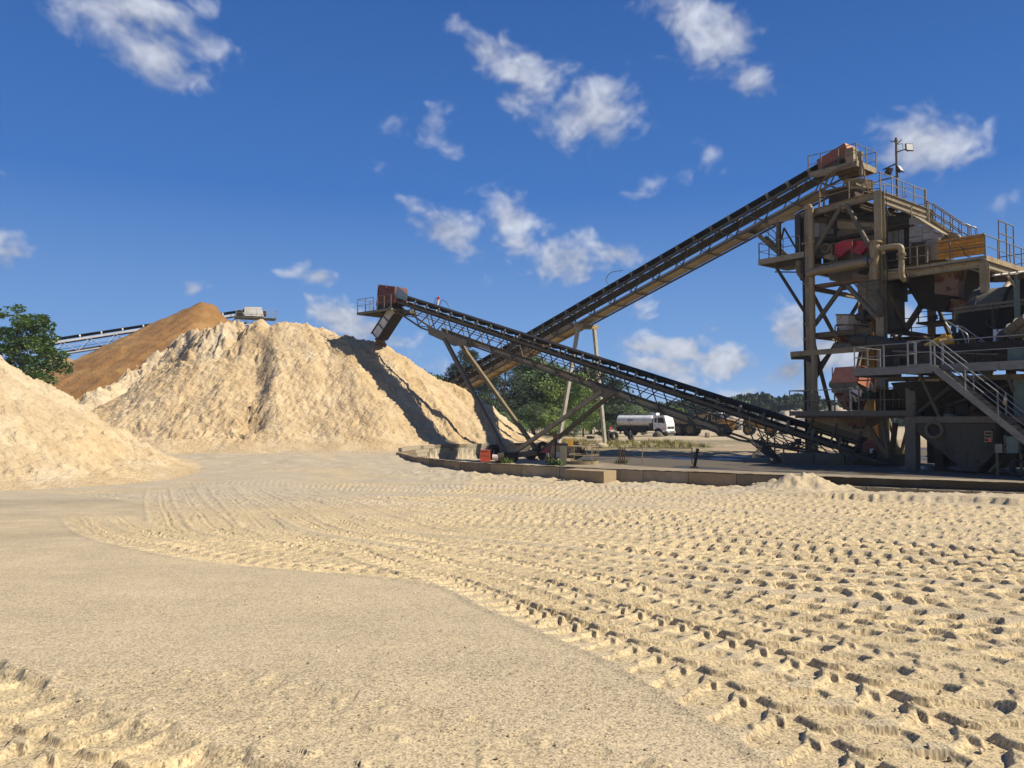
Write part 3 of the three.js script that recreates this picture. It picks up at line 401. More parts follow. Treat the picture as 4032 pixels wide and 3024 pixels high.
heap('sand_pile', 'orange brown sand pile with a sharp peak behind the pale piles', M.sand, {
  box: [-68, -20, 66, 112], step: 0.24, warp: 0.5, jag: 0.3,
  crest: [...cr([[437, 654, 88, 0.58], [447, 656, 88.3, 0.6]], 0.6), ...cr([[458, 670, 89, 1.0], [476, 690, 90, 1.0]], 1.0), ...cr([[230, 772, 90, 0.5], [170, 806, 86, 0.5], [110, 826, 84, 0.5]], 0.5)],
  detail(x, d, k) { if (k < -0.5) return 0; const xr = x + 34.6; return sstep(0, 1, k) * ((xr > 0 ? -0.42 * xr + (fbm(x * 0.9, d * 0.9, 3) - 0.5) * 0.8 : 0) + (fbm(x * 0.35, d * 0.35, 4) - 0.5) * 0.3 + (fbm(x * 1.6, d * 1.6, 4) - 0.5) * 0.34 + (ridged(x * 0.7 - d * 0.2, d * 0.06 + x * 0.03, 3) - 0.6) * 0.4); },
  colour(x, d, y) { const n = sstep(0.3, 0.7, fbm(x * 0.22, d * 0.22 + y * 0.5, 5)), lo = sstep(3.5, 0.5, y); const c = [0.32, 0.165, 0.052], o = [0.42, 0.24, 0.085], g = [0.38, 0.235, 0.10]; return c.map((v, i) => mix(mix(v, o[i], n), g[i], lo * 0.8)); },
});
for (const [list, label, box] of [
  [[[95, 790, 132, 0.45], [140, 769, 132, 0.5]], 'low brown gravel heap beside the green tree, far behind the orange pile', [-100, -64, 112, 150]],
  [[[196, 779, 128, 0.5], [212, 774, 128, 0.5]], 'middle brown gravel heap behind the orange pile', [-86, -52, 110, 146]],
  [[[250, 762, 140, 0.45], [300, 745, 140, 0.45]], 'darker gravel heap behind the orange slope, below the far conveyor', [-86, -46, 118, 160]]]) heap('gravel_heap', label, M.sand, {
  box, step: 0.5, warp: 1, crest: cr(list, 0.5), jag: 0.8, group: undefined,
  detail(x, d, k) { if (k < -0.5) return 0; return sstep(0, 1, k) * ((fbm(x * 0.4, d * 0.4, 4) - 0.5) * 1.2 + (fbm(x * 1.4, d * 1.4, 3) - 0.5) * 0.5); },
  colour(x, d) { const n = fbm(x * 0.4, d * 0.4, 3); return [0.40, 0.26, 0.13].map((v) => v * (0.8 + 0.4 * n)); },
});
// grey spoil heaps far beyond the tower
for (const [list, label, box] of [
  [[[1590, 905, 205, 0.4], [1660, 894, 200, 0.45]], 'long low grey spoil heap far behind the stacking conveyor', [48, 92, 180, 224]],
  [[[1700, 888, 190, 0.5], [1730, 884, 190, 0.5]], 'grey spoil heap behind the left foot of the tower', [55, 92, 172, 212]],
  [[[1775, 880, 175, 0.55], [1800, 876, 172, 0.6]], 'steep grey spoil heap seen through the legs of the tower', [55, 92, 155, 196]]]) heap('spoil_heap', label, M.sand, {
  box, step: 0.6, warp: 2, crest: cr(list, 0.5), jag: 1.2,
  detail(x, d, k) { if (k < -0.5) return 0; return sstep(0, 1, k) * ((fbm(x * 0.3, d * 0.3, 4) - 0.5) * 2 + (ridged(x * 0.5, d * 0.2, 3) - 0.6) * 1.4); },
  colour(x, d) { const n = fbm(x * 0.3, d * 0.3, 3); return [0.50, 0.42, 0.33].map((v) => v * (0.8 + 0.4 * n)); },
});

// ------------------------------------------------------------------ plant yard: wet slab, front wall, curved block wall
{
  const sh = new THREE.Shape(SLAB.map(([x, d]) => new THREE.Vector2(x, d))), g = new THREE.ExtrudeGeometry(sh, { depth: 0.26, bevelEnabled: true, bevelSize: 0.02, bevelThickness: 0.02, bevelSegments: 1 });
  g.rotateX(-Math.PI / 2); g.translate(0, SLAB_Y - 0.28, 0);
  const m = new THREE.Mesh(boxUV(g), M.wet); m.name = 'yard_slab'; m.castShadow = m.receiveShadow = true; scene.add(structure(m));
  const cop = new MB(), dry = [[11.3, 31.63], [4.2, 35.62], [2.45, 36.95], [3.2, 41.0], [4.8, 40.2], [6.0, 37.4], [8.2, 35.3], [11.6, 33.0], [15, 31.1], [19.0, 29.0], [26, 25.2], [26, 24.3], [18.6, 27.95]], ds = new THREE.Shape(dry.map(([x, d]) => new THREE.Vector2(x, d))), dgm = new THREE.ExtrudeGeometry(ds, { depth: 0.01, bevelEnabled: false }); dgm.rotateX(-Math.PI / 2); dgm.translate(0, SLAB_Y - 0.006, 0); const dm = new THREE.Mesh(boxUV(dgm), M.drySlab); dm.name = 'dry_slab_edge'; dm.receiveShadow = true; scene.add(structure(dm));
  // wall of large blocks under the slab edge (right) and a cast low wall (left)
  const w = thing('block_wall', 'long low concrete wall along the edge of the plant yard, half buried in sand', 'wall');
  const r = rng(3); let gi = 0; const bgeo = [];
  for (let k = 0; k < 5; k++) { const q = new THREE.BoxGeometry(1.72, 0.46, 0.6, 8, 4, 2), p = q.attributes.position; for (let i = 0; i < p.count; i++) { const x = p.getX(i), y = p.getY(i), z = p.getZ(i), e = (hash2((x * 40) | 0, ((y * 40) | 0) + 100 * k + ((z * 9) | 0)) - 0.5) * 0.022; p.setXYZ(i, x, y + e, z + e); } q.computeVertexNormals(); bgeo.push(boxUV(q)); }
  const line = (a, b, off, cb) => { const L = Math.hypot(b[0] - a[0], b[1] - a[1]), ux = (b[0] - a[0]) / L, ud = (b[1] - a[1]) / L; cb(L, ux, ud, (s, o) => [a[0] + ux * s - ud * o * 1, a[1] + ud * s + ux * o]); };
  for (let i = 0; i < 2; i++) line(WALL[i], WALL[i + 1], 0, (L, ux, ud, at) => {
    for (let c = 0; c < 2; c++) for (let s = 0.88 - (c ? 0.86 : 0); s < L + 0.3; s += 1.75) { const [x, d] = at(s, 0.31 - 0.08), m = new THREE.Mesh(bgeo[gi++ % 5], r() < 0.4 ? M.blockStain : M.concrete); m.name = 'block'; m.position.set(x, SLAB_Y - 0.30 - 0.245 - c * 0.49, -d); m.rotation.y = Math.atan2(ud, ux) + (r() - 0.5) * 0.008; m.castShadow = m.receiveShadow = true; w.add(m); }
  });
  const mb = new MB();
  for (let i = 2; i + 1 < WALL.length; i++) {
    const a = WALL[i], b = WALL[i + 1], L = Math.hypot(b[0] - a[0], b[1] - a[1]), ty = (k) => SLAB_Y - 0.012 + lerpTable([[5, 0], [6, 0.06], [7, 0.17]], k), n = Math.ceil(L / 2.4);
    for (let k = 0; k < n; k++) {
      const t0 = k / n + 0.012 / L, t1 = (k + 1) / n - 0.012 / L, f = (t, y, o) => { const nx = (b[1] - a[1]) / L, nd = -(b[0] - a[0]) / L; return P(mix(a[0], b[0], t) - nx * o, y, mix(a[1], b[1], t) - nd * o); };
      const y0 = ty(i + t0) + (r() - 0.5) * 0.03, y1 = ty(i + t1) + (r() - 0.5) * 0.03;
      mb.hull([f(t0, -1.7, 0.22), f(t1, -1.7, 0.22), f(t1, -1.7, -0.16), f(t0, -1.7, -0.16)], [f(t0, y0, 0.20), f(t1, y1, 0.20), f(t1, y1, -0.16), f(t0, y0, -0.16)]).build('wall_section', r() < 0.35 ? M.blockStain : M.concrete, w);
    }
  }
  // splashed crust of set sand and cement hanging over the slab edge
  const cg = new THREE.BufferGeometry(), cpos = [], cidx = []; let nC = 0;
  for (let i = 0; i < 6; i++) line(WALL[i], WALL[i + 1], 0, (L, ux, ud, at) => { const n = Math.ceil(L / 0.07), lft = i >= 2; for (let k = 0; k <= n; k++) { const s = L * k / n; for (let v = 0; v <= 8; v++) { const t = v / 8, nn = fbm(s * 4 + i * 40, t * 2.5, 4), hang = (lft ? 0.08 : 0.30) + (lft ? 0.3 : 0.16) * fbm(s * 1.6 + i * 9, 3, 3) ** (lft ? 2 : 1), [x, d] = at(s, (lft ? 0.245 : 0.32) - Math.min(0.4, t * 0.9) - Math.sin(Math.min(1, t * 1.1) * 3.1) * 0.07 * nn * 2 + (t > 0.95 ? 0.1 : 0)); cpos.push(x, SLAB_Y + 0.015 + (i === 5 ? 0.055 * s / L : 0) + (t < 0.35 ? 0.05 * (nn - 0.35) : -(t - 0.35) / 0.65 * hang) , -d); if (k < n && v < 8) cidx.push(nC, nC + 1, nC + 10, nC, nC + 10, nC + 9); nC++; } } });
  cg.setAttribute('position', new THREE.Float32BufferAttribute(cpos, 3)); cg.setIndex(cidx); cg.computeVertexNormals();
  const cm = new THREE.Mesh(boxUV(cg), M.blockStain); cm.name = 'crust'; cm.castShadow = cm.receiveShadow = true; w.add(cm);
  // curved wall of small blocks behind the stacker wheels
  const cw = thing('curved_block_wall', 'curved retaining wall of small pale blocks between the big sand pile and the stacker wheels', 'wall');
  const sg = boxUV(new THREE.BoxGeometry(0.485, 0.235, 0.24));
  const curve = new THREE.CatmullRomCurve3(ARC.map(([x, d]) => V(x, 0, d))), L = curve.getLength(), n = Math.floor(L / 0.5);
  for (let c = 0; c < 5; c++) for (let k = 0; k < n; k++) {
    const t = (k + 0.5 + (c % 2 ? 0.48 : 0)) / (n + 0.5), p = curve.getPointAt(Math.min(1, t)), q = curve.getTangentAt(Math.min(1, t)), top = -0.34 + 0.02 * Math.sin(t * 9);
    const st = fbm(t * 30, c * 0.7, 3), m = new THREE.Mesh(sg, st > 0.56 ? M.blockStain : M.block); m.name = 'block'; m.position.set(p.x, top - 0.125 - c * 0.25, -p.z); m.rotation.y = Math.atan2(q.z, q.x) + (r() - 0.5) * 0.02; m.castShadow = m.receiveShadow = true; cw.add(m);
  }
  // concrete posts at the corner of the trough
  const post = new MB(), pp = PH(...Zc(1690, 1512), SLAB_Y); post.hull([[-.16, -.16], [.16, -.16], [.16, .16], [-.16, .16]].map(([a, b]) => V(pp.x + a, SLAB_Y - 0.3, pp.z + b)), [[-.14, -.14], [.14, -.14], [.14, .14], [-.14, .14]].map(([a, b]) => V(pp.x + a, SLAB_Y + 0.88, pp.z + b)));
  tag(post.build('concrete_post', M.grey), 'grey concrete post between the stacker wheels and the round yellow railing', 'post');
  const tw = new MB(); tw.hull([P(2.4, -1.6, 37.1), P(2.65, -1.6, 37.1), P(4.55, -1.6, 46.5), P(4.3, -1.6, 46.5)], [P(2.4, SLAB_Y - 0.015, 37.1), P(2.65, SLAB_Y - 0.015, 37.1), P(4.55, SLAB_Y - 0.015, 46.5), P(4.3, SLAB_Y - 0.015, 46.5)]);
  tag(tw.build('trough_wall', M.concrete), 'concrete side wall of the wheel pit next to the round yellow railing', 'wall');
}

// ------------------------------------------------------------------ shared steelwork
// a railing as parts of a thing: posts, top rail, knee rail (and a toe board when asked)
function railing(parent, pts, h, mat, o = {}) {
  const mb = new MB(), r = o.r ?? 0.024, up = V(0, h, 0), mid = V(0, h * 0.52, 0);
  for (let i = 0; i + 1 < pts.length; i++) { mb.rod(pts[i].clone().add(up), pts[i + 1].clone().add(up), r, 7); }
  mb.build('top_rail', mat, parent);
  for (let i = 0; i + 1 < pts.length; i++) mb.rod(pts[i].clone().add(mid), pts[i + 1].clone().add(mid), r * 0.8, 6);
  mb.build('knee_rail', mat, parent);
  const done = [];
  for (let i = 0; i + 1 < pts.length; i++) { const L = pts[i].distanceTo(pts[i + 1]), n = Math.max(1, Math.round(L / (o.gap ?? 1.4))); for (let k = 0; k <= n; k++) { const p = pts[i].clone().lerp(pts[i + 1], k / n); if (done.some((q) => q.distanceTo(p) < 0.05)) continue; done.push(p); const [d] = basis(pts[i], pts[i + 1]); mb.bar(p.clone().add(V(0, -(o.drop ?? 0.05), 0)), p.clone().add(up), 0.045, 0.06, d).build('post', mat, parent); } }
  if (o.toe) { for (let i = 0; i + 1 < pts.length; i++) mb.bar(pts[i].clone().add(V(0, 0.08, 0)), pts[i + 1].clone().add(V(0, 0.08, 0)), 0.012, 0.16); mb.build('toe_board', mat, parent); }
}
function stair(parent, top, foot, side, n, mat, o = {}) {          // stringers and treads; side = half-width vector
  const mb = new MB(), sh = o.depth ?? 0.24;
  for (const k of [-1, 1]) mb.bar(top.clone().addScaledVector(side, k), foot.clone().addScaledVector(side, k), 0.05, sh).build('stringer', mat, parent);
  for (let i = 1; i < n; i++) { const c = top.clone().lerp(foot, i / n), run = foot.clone().sub(top).setY(0).normalize(); mb.box(V(), side.length() * 1.94, 0.03, 0.24).g.at(-1).applyMatrix4(new THREE.Matrix4().makeBasis(side.clone().normalize(), V(0, 1, 0), V().crossVectors(side.clone().normalize(), V(0, 1, 0))).setPosition(c)); mb.build('tread', o.tread ?? mat, parent); }
}

// ------------------------------------------------------------------ belt conveyors
function conveyor(name, label, o) {
  const { tail, head, near, mats } = o, u = head.clone().sub(tail), L = u.length(); u.normalize();
  const v = V(u.z, 0, -u.x).normalize(); if (v.dot(near) < 0) v.negate();            // towards the side that faces the camera
  const w = V().crossVectors(u, v); if (w.y < 0) w.negate();
  const at = (s, lat, h) => tail.clone().addScaledVector(u, s).addScaledVector(v, lat).addScaledVector(w, h);
  const root = thing(name, label, 'conveyor', V(tail.x, gy(tail.x, -tail.z), tail.z), o.group), mb = new MB(), B = o.half ?? 0.55, hs = o.chordH ?? -0.5, hb = o.bottomH ?? -1.88, S0 = o.s0 ?? 0, S1 = o.s1 ?? L, hw = o.hw ?? 0.68;
  // belt: troughed carrying run, flat return run, wraps at both pulleys
  const sec = [[-B, 0.10], [-B * 0.42, -0.13], [B * 0.42, -0.13], [B, 0.10]];
  for (let i = 0; i < 3; i++) mb.bar(at(0.2, (sec[i][0] + sec[i + 1][0]) / 2, (sec[i][1] + sec[i + 1][1]) / 2 - 0.03), at(L - 0.2, (sec[i][0] + sec[i + 1][0]) / 2, (sec[i][1] + sec[i + 1][1]) / 2 - 0.03), Math.hypot(sec[i + 1][0] - sec[i][0], sec[i + 1][1] - sec[i][1]) + 0.02, 0.035, w.clone().addScaledVector(v, -(sec[i + 1][1] - sec[i][1]) / (sec[i + 1][0] - sec[i][0])).normalize());
  mb.bar(at(0.2, 0, -0.66), at(L - 0.2, 0, -0.66), 2 * B, 0.03, w);
  for (const s of [0.2, L - 0.2]) mb.rod(at(s, -B, -0.34), at(s, B, -0.34), 0.33, 20);
  mb.build('belt', M.rubber, root);
  // material riding on the belt
  if (o.load) { const g = new THREE.CylinderGeometry(B * 0.55, B * 0.55, L - 2, 10, 60); const p = g.attributes.position; for (let i = 0; i < p.count; i++) { const z = p.getZ(i), x = p.getX(i), n = 0.7 + 0.5 * fbm(p.getY(i) * 1.2, x * 3, 3); p.setXYZ(i, x, p.getY(i), z * 0.22 * n); } g.applyMatrix4(new THREE.Matrix4().makeBasis(v, u, w).setPosition(at(L / 2, 0, -0.10))); mb.add(g); mb.build('load', o.load, root); }
  // idlers
  const gap = o.idlerGap ?? 1.35;
  for (let s = o.idler0 ?? 1.2; s < L - 0.9; s += gap) {
    for (const k of [-1, 1]) { mb.bar(at(s, k * (hw - 0.02), hs + 0.03), at(s, k * (hw - 0.03), -0.10), 0.13, 0.05, v); mb.rod(at(s - 0.02, k * (hw - 0.05), -0.08), at(s + 0.02, k * (hw + 0.01), -0.08), 0.115, 10); mb.rod(at(s, k * B * 0.44, -0.23), at(s, k * B * 1.05, -0.05), 0.055, 8); }
    mb.bar(at(s, -hw, hs + 0.06), at(s, hw, hs + 0.06), 0.08, 0.06, w); mb.rod(at(s, -B * 0.4, -0.22), at(s, B * 0.4, -0.22), 0.055, 8);
    mb.build('idler', mats.idler ?? mats.frame, root);
  }
  // truss
  const bot = (s) => (o.taper && s > L - o.taper ? mix(hb, hs - 0.35, (s - (L - o.taper)) / o.taper) : o.tailTaper && s < S0 + o.tailTaper ? mix(hs - 0.45, hb, (s - S0) / o.tailTaper) : hb);
  for (const k of [1, -1]) mb.bar(at(S0, k * hw, hs), at(S1, k * hw, hs), 0.09, o.chord ?? 0.17, w).build('top_chord', mats.frame, root);
  for (const k of [1, -1]) { const knots = [S0, ...(o.tailTaper ? [S0 + o.tailTaper] : []), ...(o.taper ? [L - o.taper] : []), S1]; for (let i = 0; i + 1 < knots.length; i++) mb.bar(at(knots[i], k * hw, bot(knots[i])), at(knots[i + 1], k * hw, bot(knots[i + 1])), 0.09, 0.12, w); mb.build('bottom_chord', mats.frame, root); }
  const p = o.panel ?? 2.0, n = Math.round((S1 - S0) / p);
  for (let i = 0; i < n; i++) for (const k of [1, -1]) {
    const s0 = S0 + (S1 - S0) * i / n, s1 = S0 + (S1 - S0) * (i + 1) / n, sm = (s0 + s1) / 2, e = k * 0.03;
    mb.bar(at(s0, k * hw + e, hs - 0.05), at(sm, k * hw + e, bot(sm) + 0.04), 0.05, 0.075, v).build('brace', mats.brace ?? mats.frame, root);
    mb.bar(at(sm, k * hw - e, bot(sm) + 0.04), at(s1, k * hw - e, hs - 0.05), 0.05, 0.075, v).build('brace', mats.brace ?? mats.frame, root);
    if (k > 0) mb.bar(at(sm, -hw, bot(sm)), at(sm, hw, bot(sm)), 0.06, 0.06, w).build('cross_bar', mats.frame, root);
    if (k > 0 && i % 2 === 0) mb.bar(at(s0, -hw, hs - 0.04), at(sm, hw, hs - 0.1), 0.05, 0.05, w).build('cross_bar', mats.frame, root);
  }
  // pan of plates under the belts, dirty with spilt sand
  const [a0, a1] = o.pan ?? [S0 + 1, S1 - 2], np = Math.round((a1 - a0) / 2.6);
  for (let i = 0; i < np; i++) { const s0 = mix(a0, a1, i / np), s1 = mix(a0, a1, (i + 1) / np) - 0.015; mb.bar(at(s0, 0, bot(s0) + 0.09), at(s1, 0, bot(s1) + 0.09), 2 * hw - 0.15, 0.02, w); for (const k of [-1, 1]) mb.bar(at(s0, k * (hw - 0.11), bot(s0) + 0.2), at(s1, k * (hw - 0.11), bot(s1) + 0.2), 0.015, (typeof o.panH === 'function' ? o.panH(s0) : o.panH ?? 0.2), w); mb.build('pan', mats.pan, root); }
  if (o.clods) { const r = rng(o.clods); for (let k = 0; k < 60; k++) { const s = mix(a0, a1, r()), g = new THREE.IcosahedronGeometry(0.08 + 0.16 * r() * r(), 1), q = g.attributes.position; for (let i = 0; i < q.count; i++) { const e = 0.75 + 0.5 * hash2(q.getX(i) * 90 | 0, q.getY(i) * 90 + k * 7 | 0); q.setXYZ(i, q.getX(i) * e * 1.5, q.getY(i) * e * 0.8, q.getZ(i) * e); } g.computeVertexNormals(); const c = at(s, (r() - 0.5) * 1.4 * hw, bot(s) + 0.16 + (r() < 0.3 ? 0.1 : 0)); g.translate(c.x, c.y, c.z); mb.add(g); } const m = mb.build('spilt_sand', M.dirtSand, root); m.userData.kind = 'stuff'; }
  for (const [lat, h, r] of o.lines ?? []) mb.rod(at(S0 + 1.5, lat, h), at(S1 - 2.5, lat, h), r, 6).build('cable_pipe', mats.brace ?? mats.frame, root);
  return { root, at, u, v, w, L, bot, hw };
}
M.pale = std(0.42, 0.40, 0.33, { map: paintMap, roughness: 0.75 });
M.farSteel = std(0.60, 0.61, 0.63, { map: galvMap, roughness: 0.7 });
M.dirtSand = std(0.46, 0.35, 0.21, { map: clumpMap, roughness: 1 });
M.beltLoad = std(0.20, 0.14, 0.085, { map: clumpMap, roughness: 1 });

// ---- stacking conveyor in front
const c1 = conveyor('belt_conveyor', 'dark steel stacking conveyor rising left over the big sand pile', {
  tail: PD(3420, 1752, 39.5), head: PD(1532, 1148, 64), near: P(0, 0, -1), mats: { frame: M.truss, brace: M.truss, pan: M.cream, idler: M.grey }, taper: 5.5, tailTaper: 6, s0: 0.4, panel: 2.05, idlerGap: 1.42, load: M.beltLoad, clods: 21, lines: [[-0.6, -0.85, 0.022], [-0.6, -1.02, 0.022], [-0.6, -1.2, 0.03]], pan: [7.5, 31],
});
{
  const { root, at, u, v, w, L } = c1, mb = new MB(), uh = u.clone().setY(0).normalize(), Y = (p, y) => V(p.x, y, p.z);
  const sAt = (px) => { let lo = 0, hi = L; for (let k = 0; k < 40; k++) { const m = (lo + hi) / 2, p = at(m, 0, 0); (p.x / -p.z * F + CX > px) ? lo = m : hi = m; } return lo; };
  // head platform
  const fy = PD(...Zc(360, 330), 62.8).y, fl = (s, lat, y = fy) => Y(at(L, 0, 0).addScaledVector(uh, s).addScaledVector(v, lat), y);
  mb.hull([fl(-1.9, 1.35, fy - 0.03), fl(2.5, 1.35, fy - 0.03), fl(2.5, -1.35, fy - 0.03), fl(-1.9, -1.35, fy - 0.03)], [fl(-1.9, 1.35), fl(2.5, 1.35), fl(2.5, -1.35), fl(-1.9, -1.35)]).build('platform_floor', M.rail, root);
  for (const [a, b] of [[[-1.9, 1.35], [2.5, 1.35]], [[2.5, 1.35], [2.5, -1.35]], [[-1.9, 1.35], [-1.9, -1.35]], [[-1.9, -1.35], [2.5, -1.35]]]) mb.bar(fl(a[0], a[1] * 1.02, fy - 0.10), fl(b[0], b[1] * 1.02, fy - 0.10), 0.04, 0.2).build('platform_edge', M.grey, root);
  for (let k = 0; k < 5; k++) mb.bar(fl(-1.4 + k * 0.85, 1.3, fy - 0.09), fl(-1.4 + k * 0.85, -1.3, fy - 0.09), 0.06, 0.12).build('platform_joist', M.truss, root);
  mb.bar(fl(-2.5, 0.6, fy - 0.4), fl(2.2, 0.6, fy - 0.12), 0.08, 0.1).build('platform_strut', M.truss, root); mb.bar(fl(-2.5, -0.6, fy - 0.4), fl(2.2, -0.6, fy - 0.12), 0.08, 0.1).build('platform_strut', M.truss, root);
  railing(root, [fl(0.4, 1.32), fl(2.47, 1.32), fl(2.47, -1.32), fl(-1.8, -1.32)], 1.1, M.rail, { gap: 1.35 });
  railing(root, [fl(-1.8, 1.32), fl(-0.1, 1.32)], 1.12, M.grey, { gap: 0.85 });
  // hood over the head pulley, box under it, white cabinet
  const hy = fy + 0.5; const hp = (s, lat, y) => fl(s, lat, y);
  mb.hull([hp(-1.7, .78, hy), hp(.75, .78, hy), hp(.75, -.78, hy), hp(-1.7, -.78, hy)], [hp(-1.55, .62, hy + 1.35), hp(.55, .62, hy + 1.75), hp(.55, -.62, hy + 1.75), hp(-1.55, -.62, hy + 1.35)]);
  const hood = mb.build('hood', M.hoodDark, root); for (const s of [-1.6, -0.5, 0.62]) mb.bar(hp(s, .8, hy - 0.05), hp(s * 0.95, .66, hy + 1.78 - (0.62 - s) * 0.16), 0.05, 0.05, v).build('rib', M.hood, hood);
  mb.hull([hp(-.9, .7, fy + .02), hp(.6, .7, fy + .02), hp(.6, -.7, fy + .02), hp(-.9, -.7, fy + .02)], [hp(-.9, .7, hy), hp(.6, .7, hy), hp(.6, -.7, hy), hp(-.9, -.7, hy)]).build('head_frame', M.dgrey, root);
  mb.box(hp(1.25, -.2, fy + .38), .7, .74, .5).build('cabinet', M.white, root);
  // chute hanging under the platform with two rubber flaps, sand falling out of it
  const cA = PD(...Zc(405, 350), 63), cB = PD(...Zc(285, 535), 63.6), cd = cB.clone().sub(cA).normalize(), cs = V().crossVectors(cd, v).normalize(), cp = (k, a, b) => cA.clone().lerp(cB, k).addScaledVector(cs, a).addScaledVector(v, b);
  for (const b of [-.5, .5]) mb.plate([cp(-.08, -.5, b), cp(1, -.5, b), cp(1, .5, b), cp(-.08, .5, b)], 0.03).build('chute_side', b > 0 ? M.dirtyWhite : M.dgrey, root);
  for (const a of [-.48, .48]) { mb.plate([cp(-.08, a, -.48), cp(1.02, a, -.48), cp(1.02, a, .48), cp(-.08, a, .48)], 0.03).build('chute_side', M.dark, root); for (const b of [.53]) mb.bar(cp(-.05, a, b), cp(1.04, a, b), .1, .1, v).build('chute_rib', M.dark, root); }
  for (const k of [.3, .62, 1]) mb.bar(cp(k, -.5, .53), cp(k, .5, .53), .09, .07, v).build('chute_rib', M.truss, root);
  // beacon and hooped ladder on the far side
  const sb = sAt(Zc(668, 0)[0]); mb.rod(at(sb, -.72, hsv(0)), at(sb, -.72, .5), .1, 10).build('beacon_post', M.white, root); mb.rod(at(sb, -.72, .5), at(sb, -.72, .74), .09, 12).build('beacon', M.redLamp, root);
  mb.bend([at(sb - .2, -.75, -.5), at(sb - .35, -.75, .62), at(sb - 1.0, -.75, .5), at(sb - 2.2, -.75, -.5)], .03, .25, 7).build('hoop_rail', M.galvRail, root);
  mb.bend([at(sb + .35, -.75, -.5), at(sb + .35, -.75, .6), at(sb - .1, -.75, .6)], .03, .2, 7).build('hoop_rail', M.galvRail, root);
  // clear guard sheet beside the hood
  mb.plate([at(L - 3.2, .7, -.2), at(L - 1.7, .7, -.2), at(L - 1.7, .7, .75), at(L - 3.2, .7, .3)], .01).build('guard_sheet', M.glass, root);
  // gusset, legs, struts
  const sg = sAt(1800), sr = sAt(2425), footN = PD(...Zc(1252, 1440), 52), footF = PD(...Zc(1492, 1412), 55.2);
  for (const k of [1, -1]) {
    mb.plate([at(sg + 2.2, k * .76, -1.55), at(sg + 1.8, k * .76, -2.15), at(sg - 1.2, k * .76, -2.35), at(sg - 2.4, k * .76, -1.95), at(sg - 2.4, k * .76, -1.6)], .04).build('gusset', M.grey, root);
    mb.bar(at(sg, k * .72, -2.1), k > 0 ? footN : footF, .25, .27, v).build('leg', k > 0 ? M.grey : M.tan, root);
    mb.bar(at(sr, k * .72, -1.85), (k > 0 ? footN : footF).clone().add(V(.35, -.05, 0)), .24, .26, v).build('strut', k > 0 ? M.cream : M.tan, root);
    mb.plate([at(sr + 1, k * .76, -1.6), at(sr - 1.2, k * .76, -1.6), at(sr - .4, k * .76, -2.2), at(sr + .5, k * .76, -2.2)], .04).build('gusset', M.grey, root);
  }
  // wheel beam with wheels
  const fn = footN.clone().add(V(0, -.15, 0)), ff = footF.clone().add(V(0, -.15, 0)), dir = ff.clone().sub(fn).normalize();
  mb.bar(fn.clone().addScaledVector(dir, -.6), ff.clone().addScaledVector(dir, .6), .3, .34).build('wheel_beam', M.cream, root);
  for (const q of [fn, ff]) { mb.box(q, .7, .5, .6); mb.build('wheel_box', M.dgrey, root); for (const e of [-.55, .55]) { const c = V(q.x + uh.x * e, -1.1, q.z + uh.z * e); mb.rod(c.clone().addScaledVector(dir, -.16), c.clone().addScaledVector(dir, .16), .36, 18).build('wheel', M.tyre, root); } }
  // skirt boards and feed box near the tail
  const sk0 = sAt(3395), sk1 = sAt(3196);
  for (const k of [1, -1]) { mb.bar(at(sk0, k * .5, .2), at(sk1, k * .5, .2), .03, .5, w).build('skirt_board', M.tan, root); for (const s of [sk0 + .1, (sk0 + sk1) / 2, sk1 - .1]) mb.bar(at(s, k * .68, -.5), at(s, k * .55, .62), .09, .07, v).build('skirt_post', M.truss, root); }
  const fb = (s, lat, h) => at(s, lat, h); mb.hull([fb(.2, .5, .35), fb(3.2, .5, .35), fb(3.2, -.5, .35), fb(.2, -.5, .35)], [fb(.15, .62, 1.15), fb(3.0, .62, .9), fb(3.0, -.62, .9), fb(.15, -.62, 1.15)]).build('feed_box', M.body, root);
  // tail frame: sloping channel, pedestal, end leg, plate leg
  const tp = (x, y, D) => PD(...Y7(x, y), D);
  mb.hull([tp(1310, 600, 38.6), tp(1800, 705, 37.2), tp(1895, 690, 38.2), tp(1400, 590, 39.8)], [tp(1310, 545, 38.6), tp(1800, 672, 37.2), tp(1895, 660, 38.2), tp(1400, 540, 39.8)]).build('tail_channel', M.dgrey, root);
  mb.hull([tp(1842, 690, 37.3), tp(1890, 690, 37.5), tp(1890, 690, 37.7), tp(1842, 690, 37.5)], [tp(1836, 822, 37.3), tp(1888, 822, 37.5), tp(1888, 822, 37.7), tp(1836, 822, 37.5)]).build('tail_leg', M.dgrey, root);
  mb.plate([tp(1305, 600, 38.4), tp(1480, 640, 38.1), tp(1390, 700, 38.2), tp(1380, 770, 38.2), tp(1340, 770, 38.3), tp(1340, 680, 38.3)], .12).build('pedestal', M.dgrey, root);
  mb.plate([tp(1330, 800, 38.2), tp(1400, 745, 38.2), tp(1450, 800, 38.2)], .5).build('footing', M.dark, root);
  mb.hull([tp(945, 755, 39.4), tp(1080, 755, 40), tp(1080, 755, 40.6), tp(945, 755, 40)], [tp(1100, 565, 40.0), tp(1210, 565, 40.3), tp(1210, 565, 40.8), tp(1100, 565, 40.5)]).build('tail_leg', M.truss, root);
}
function hsv(k) { return -0.5 - k; }
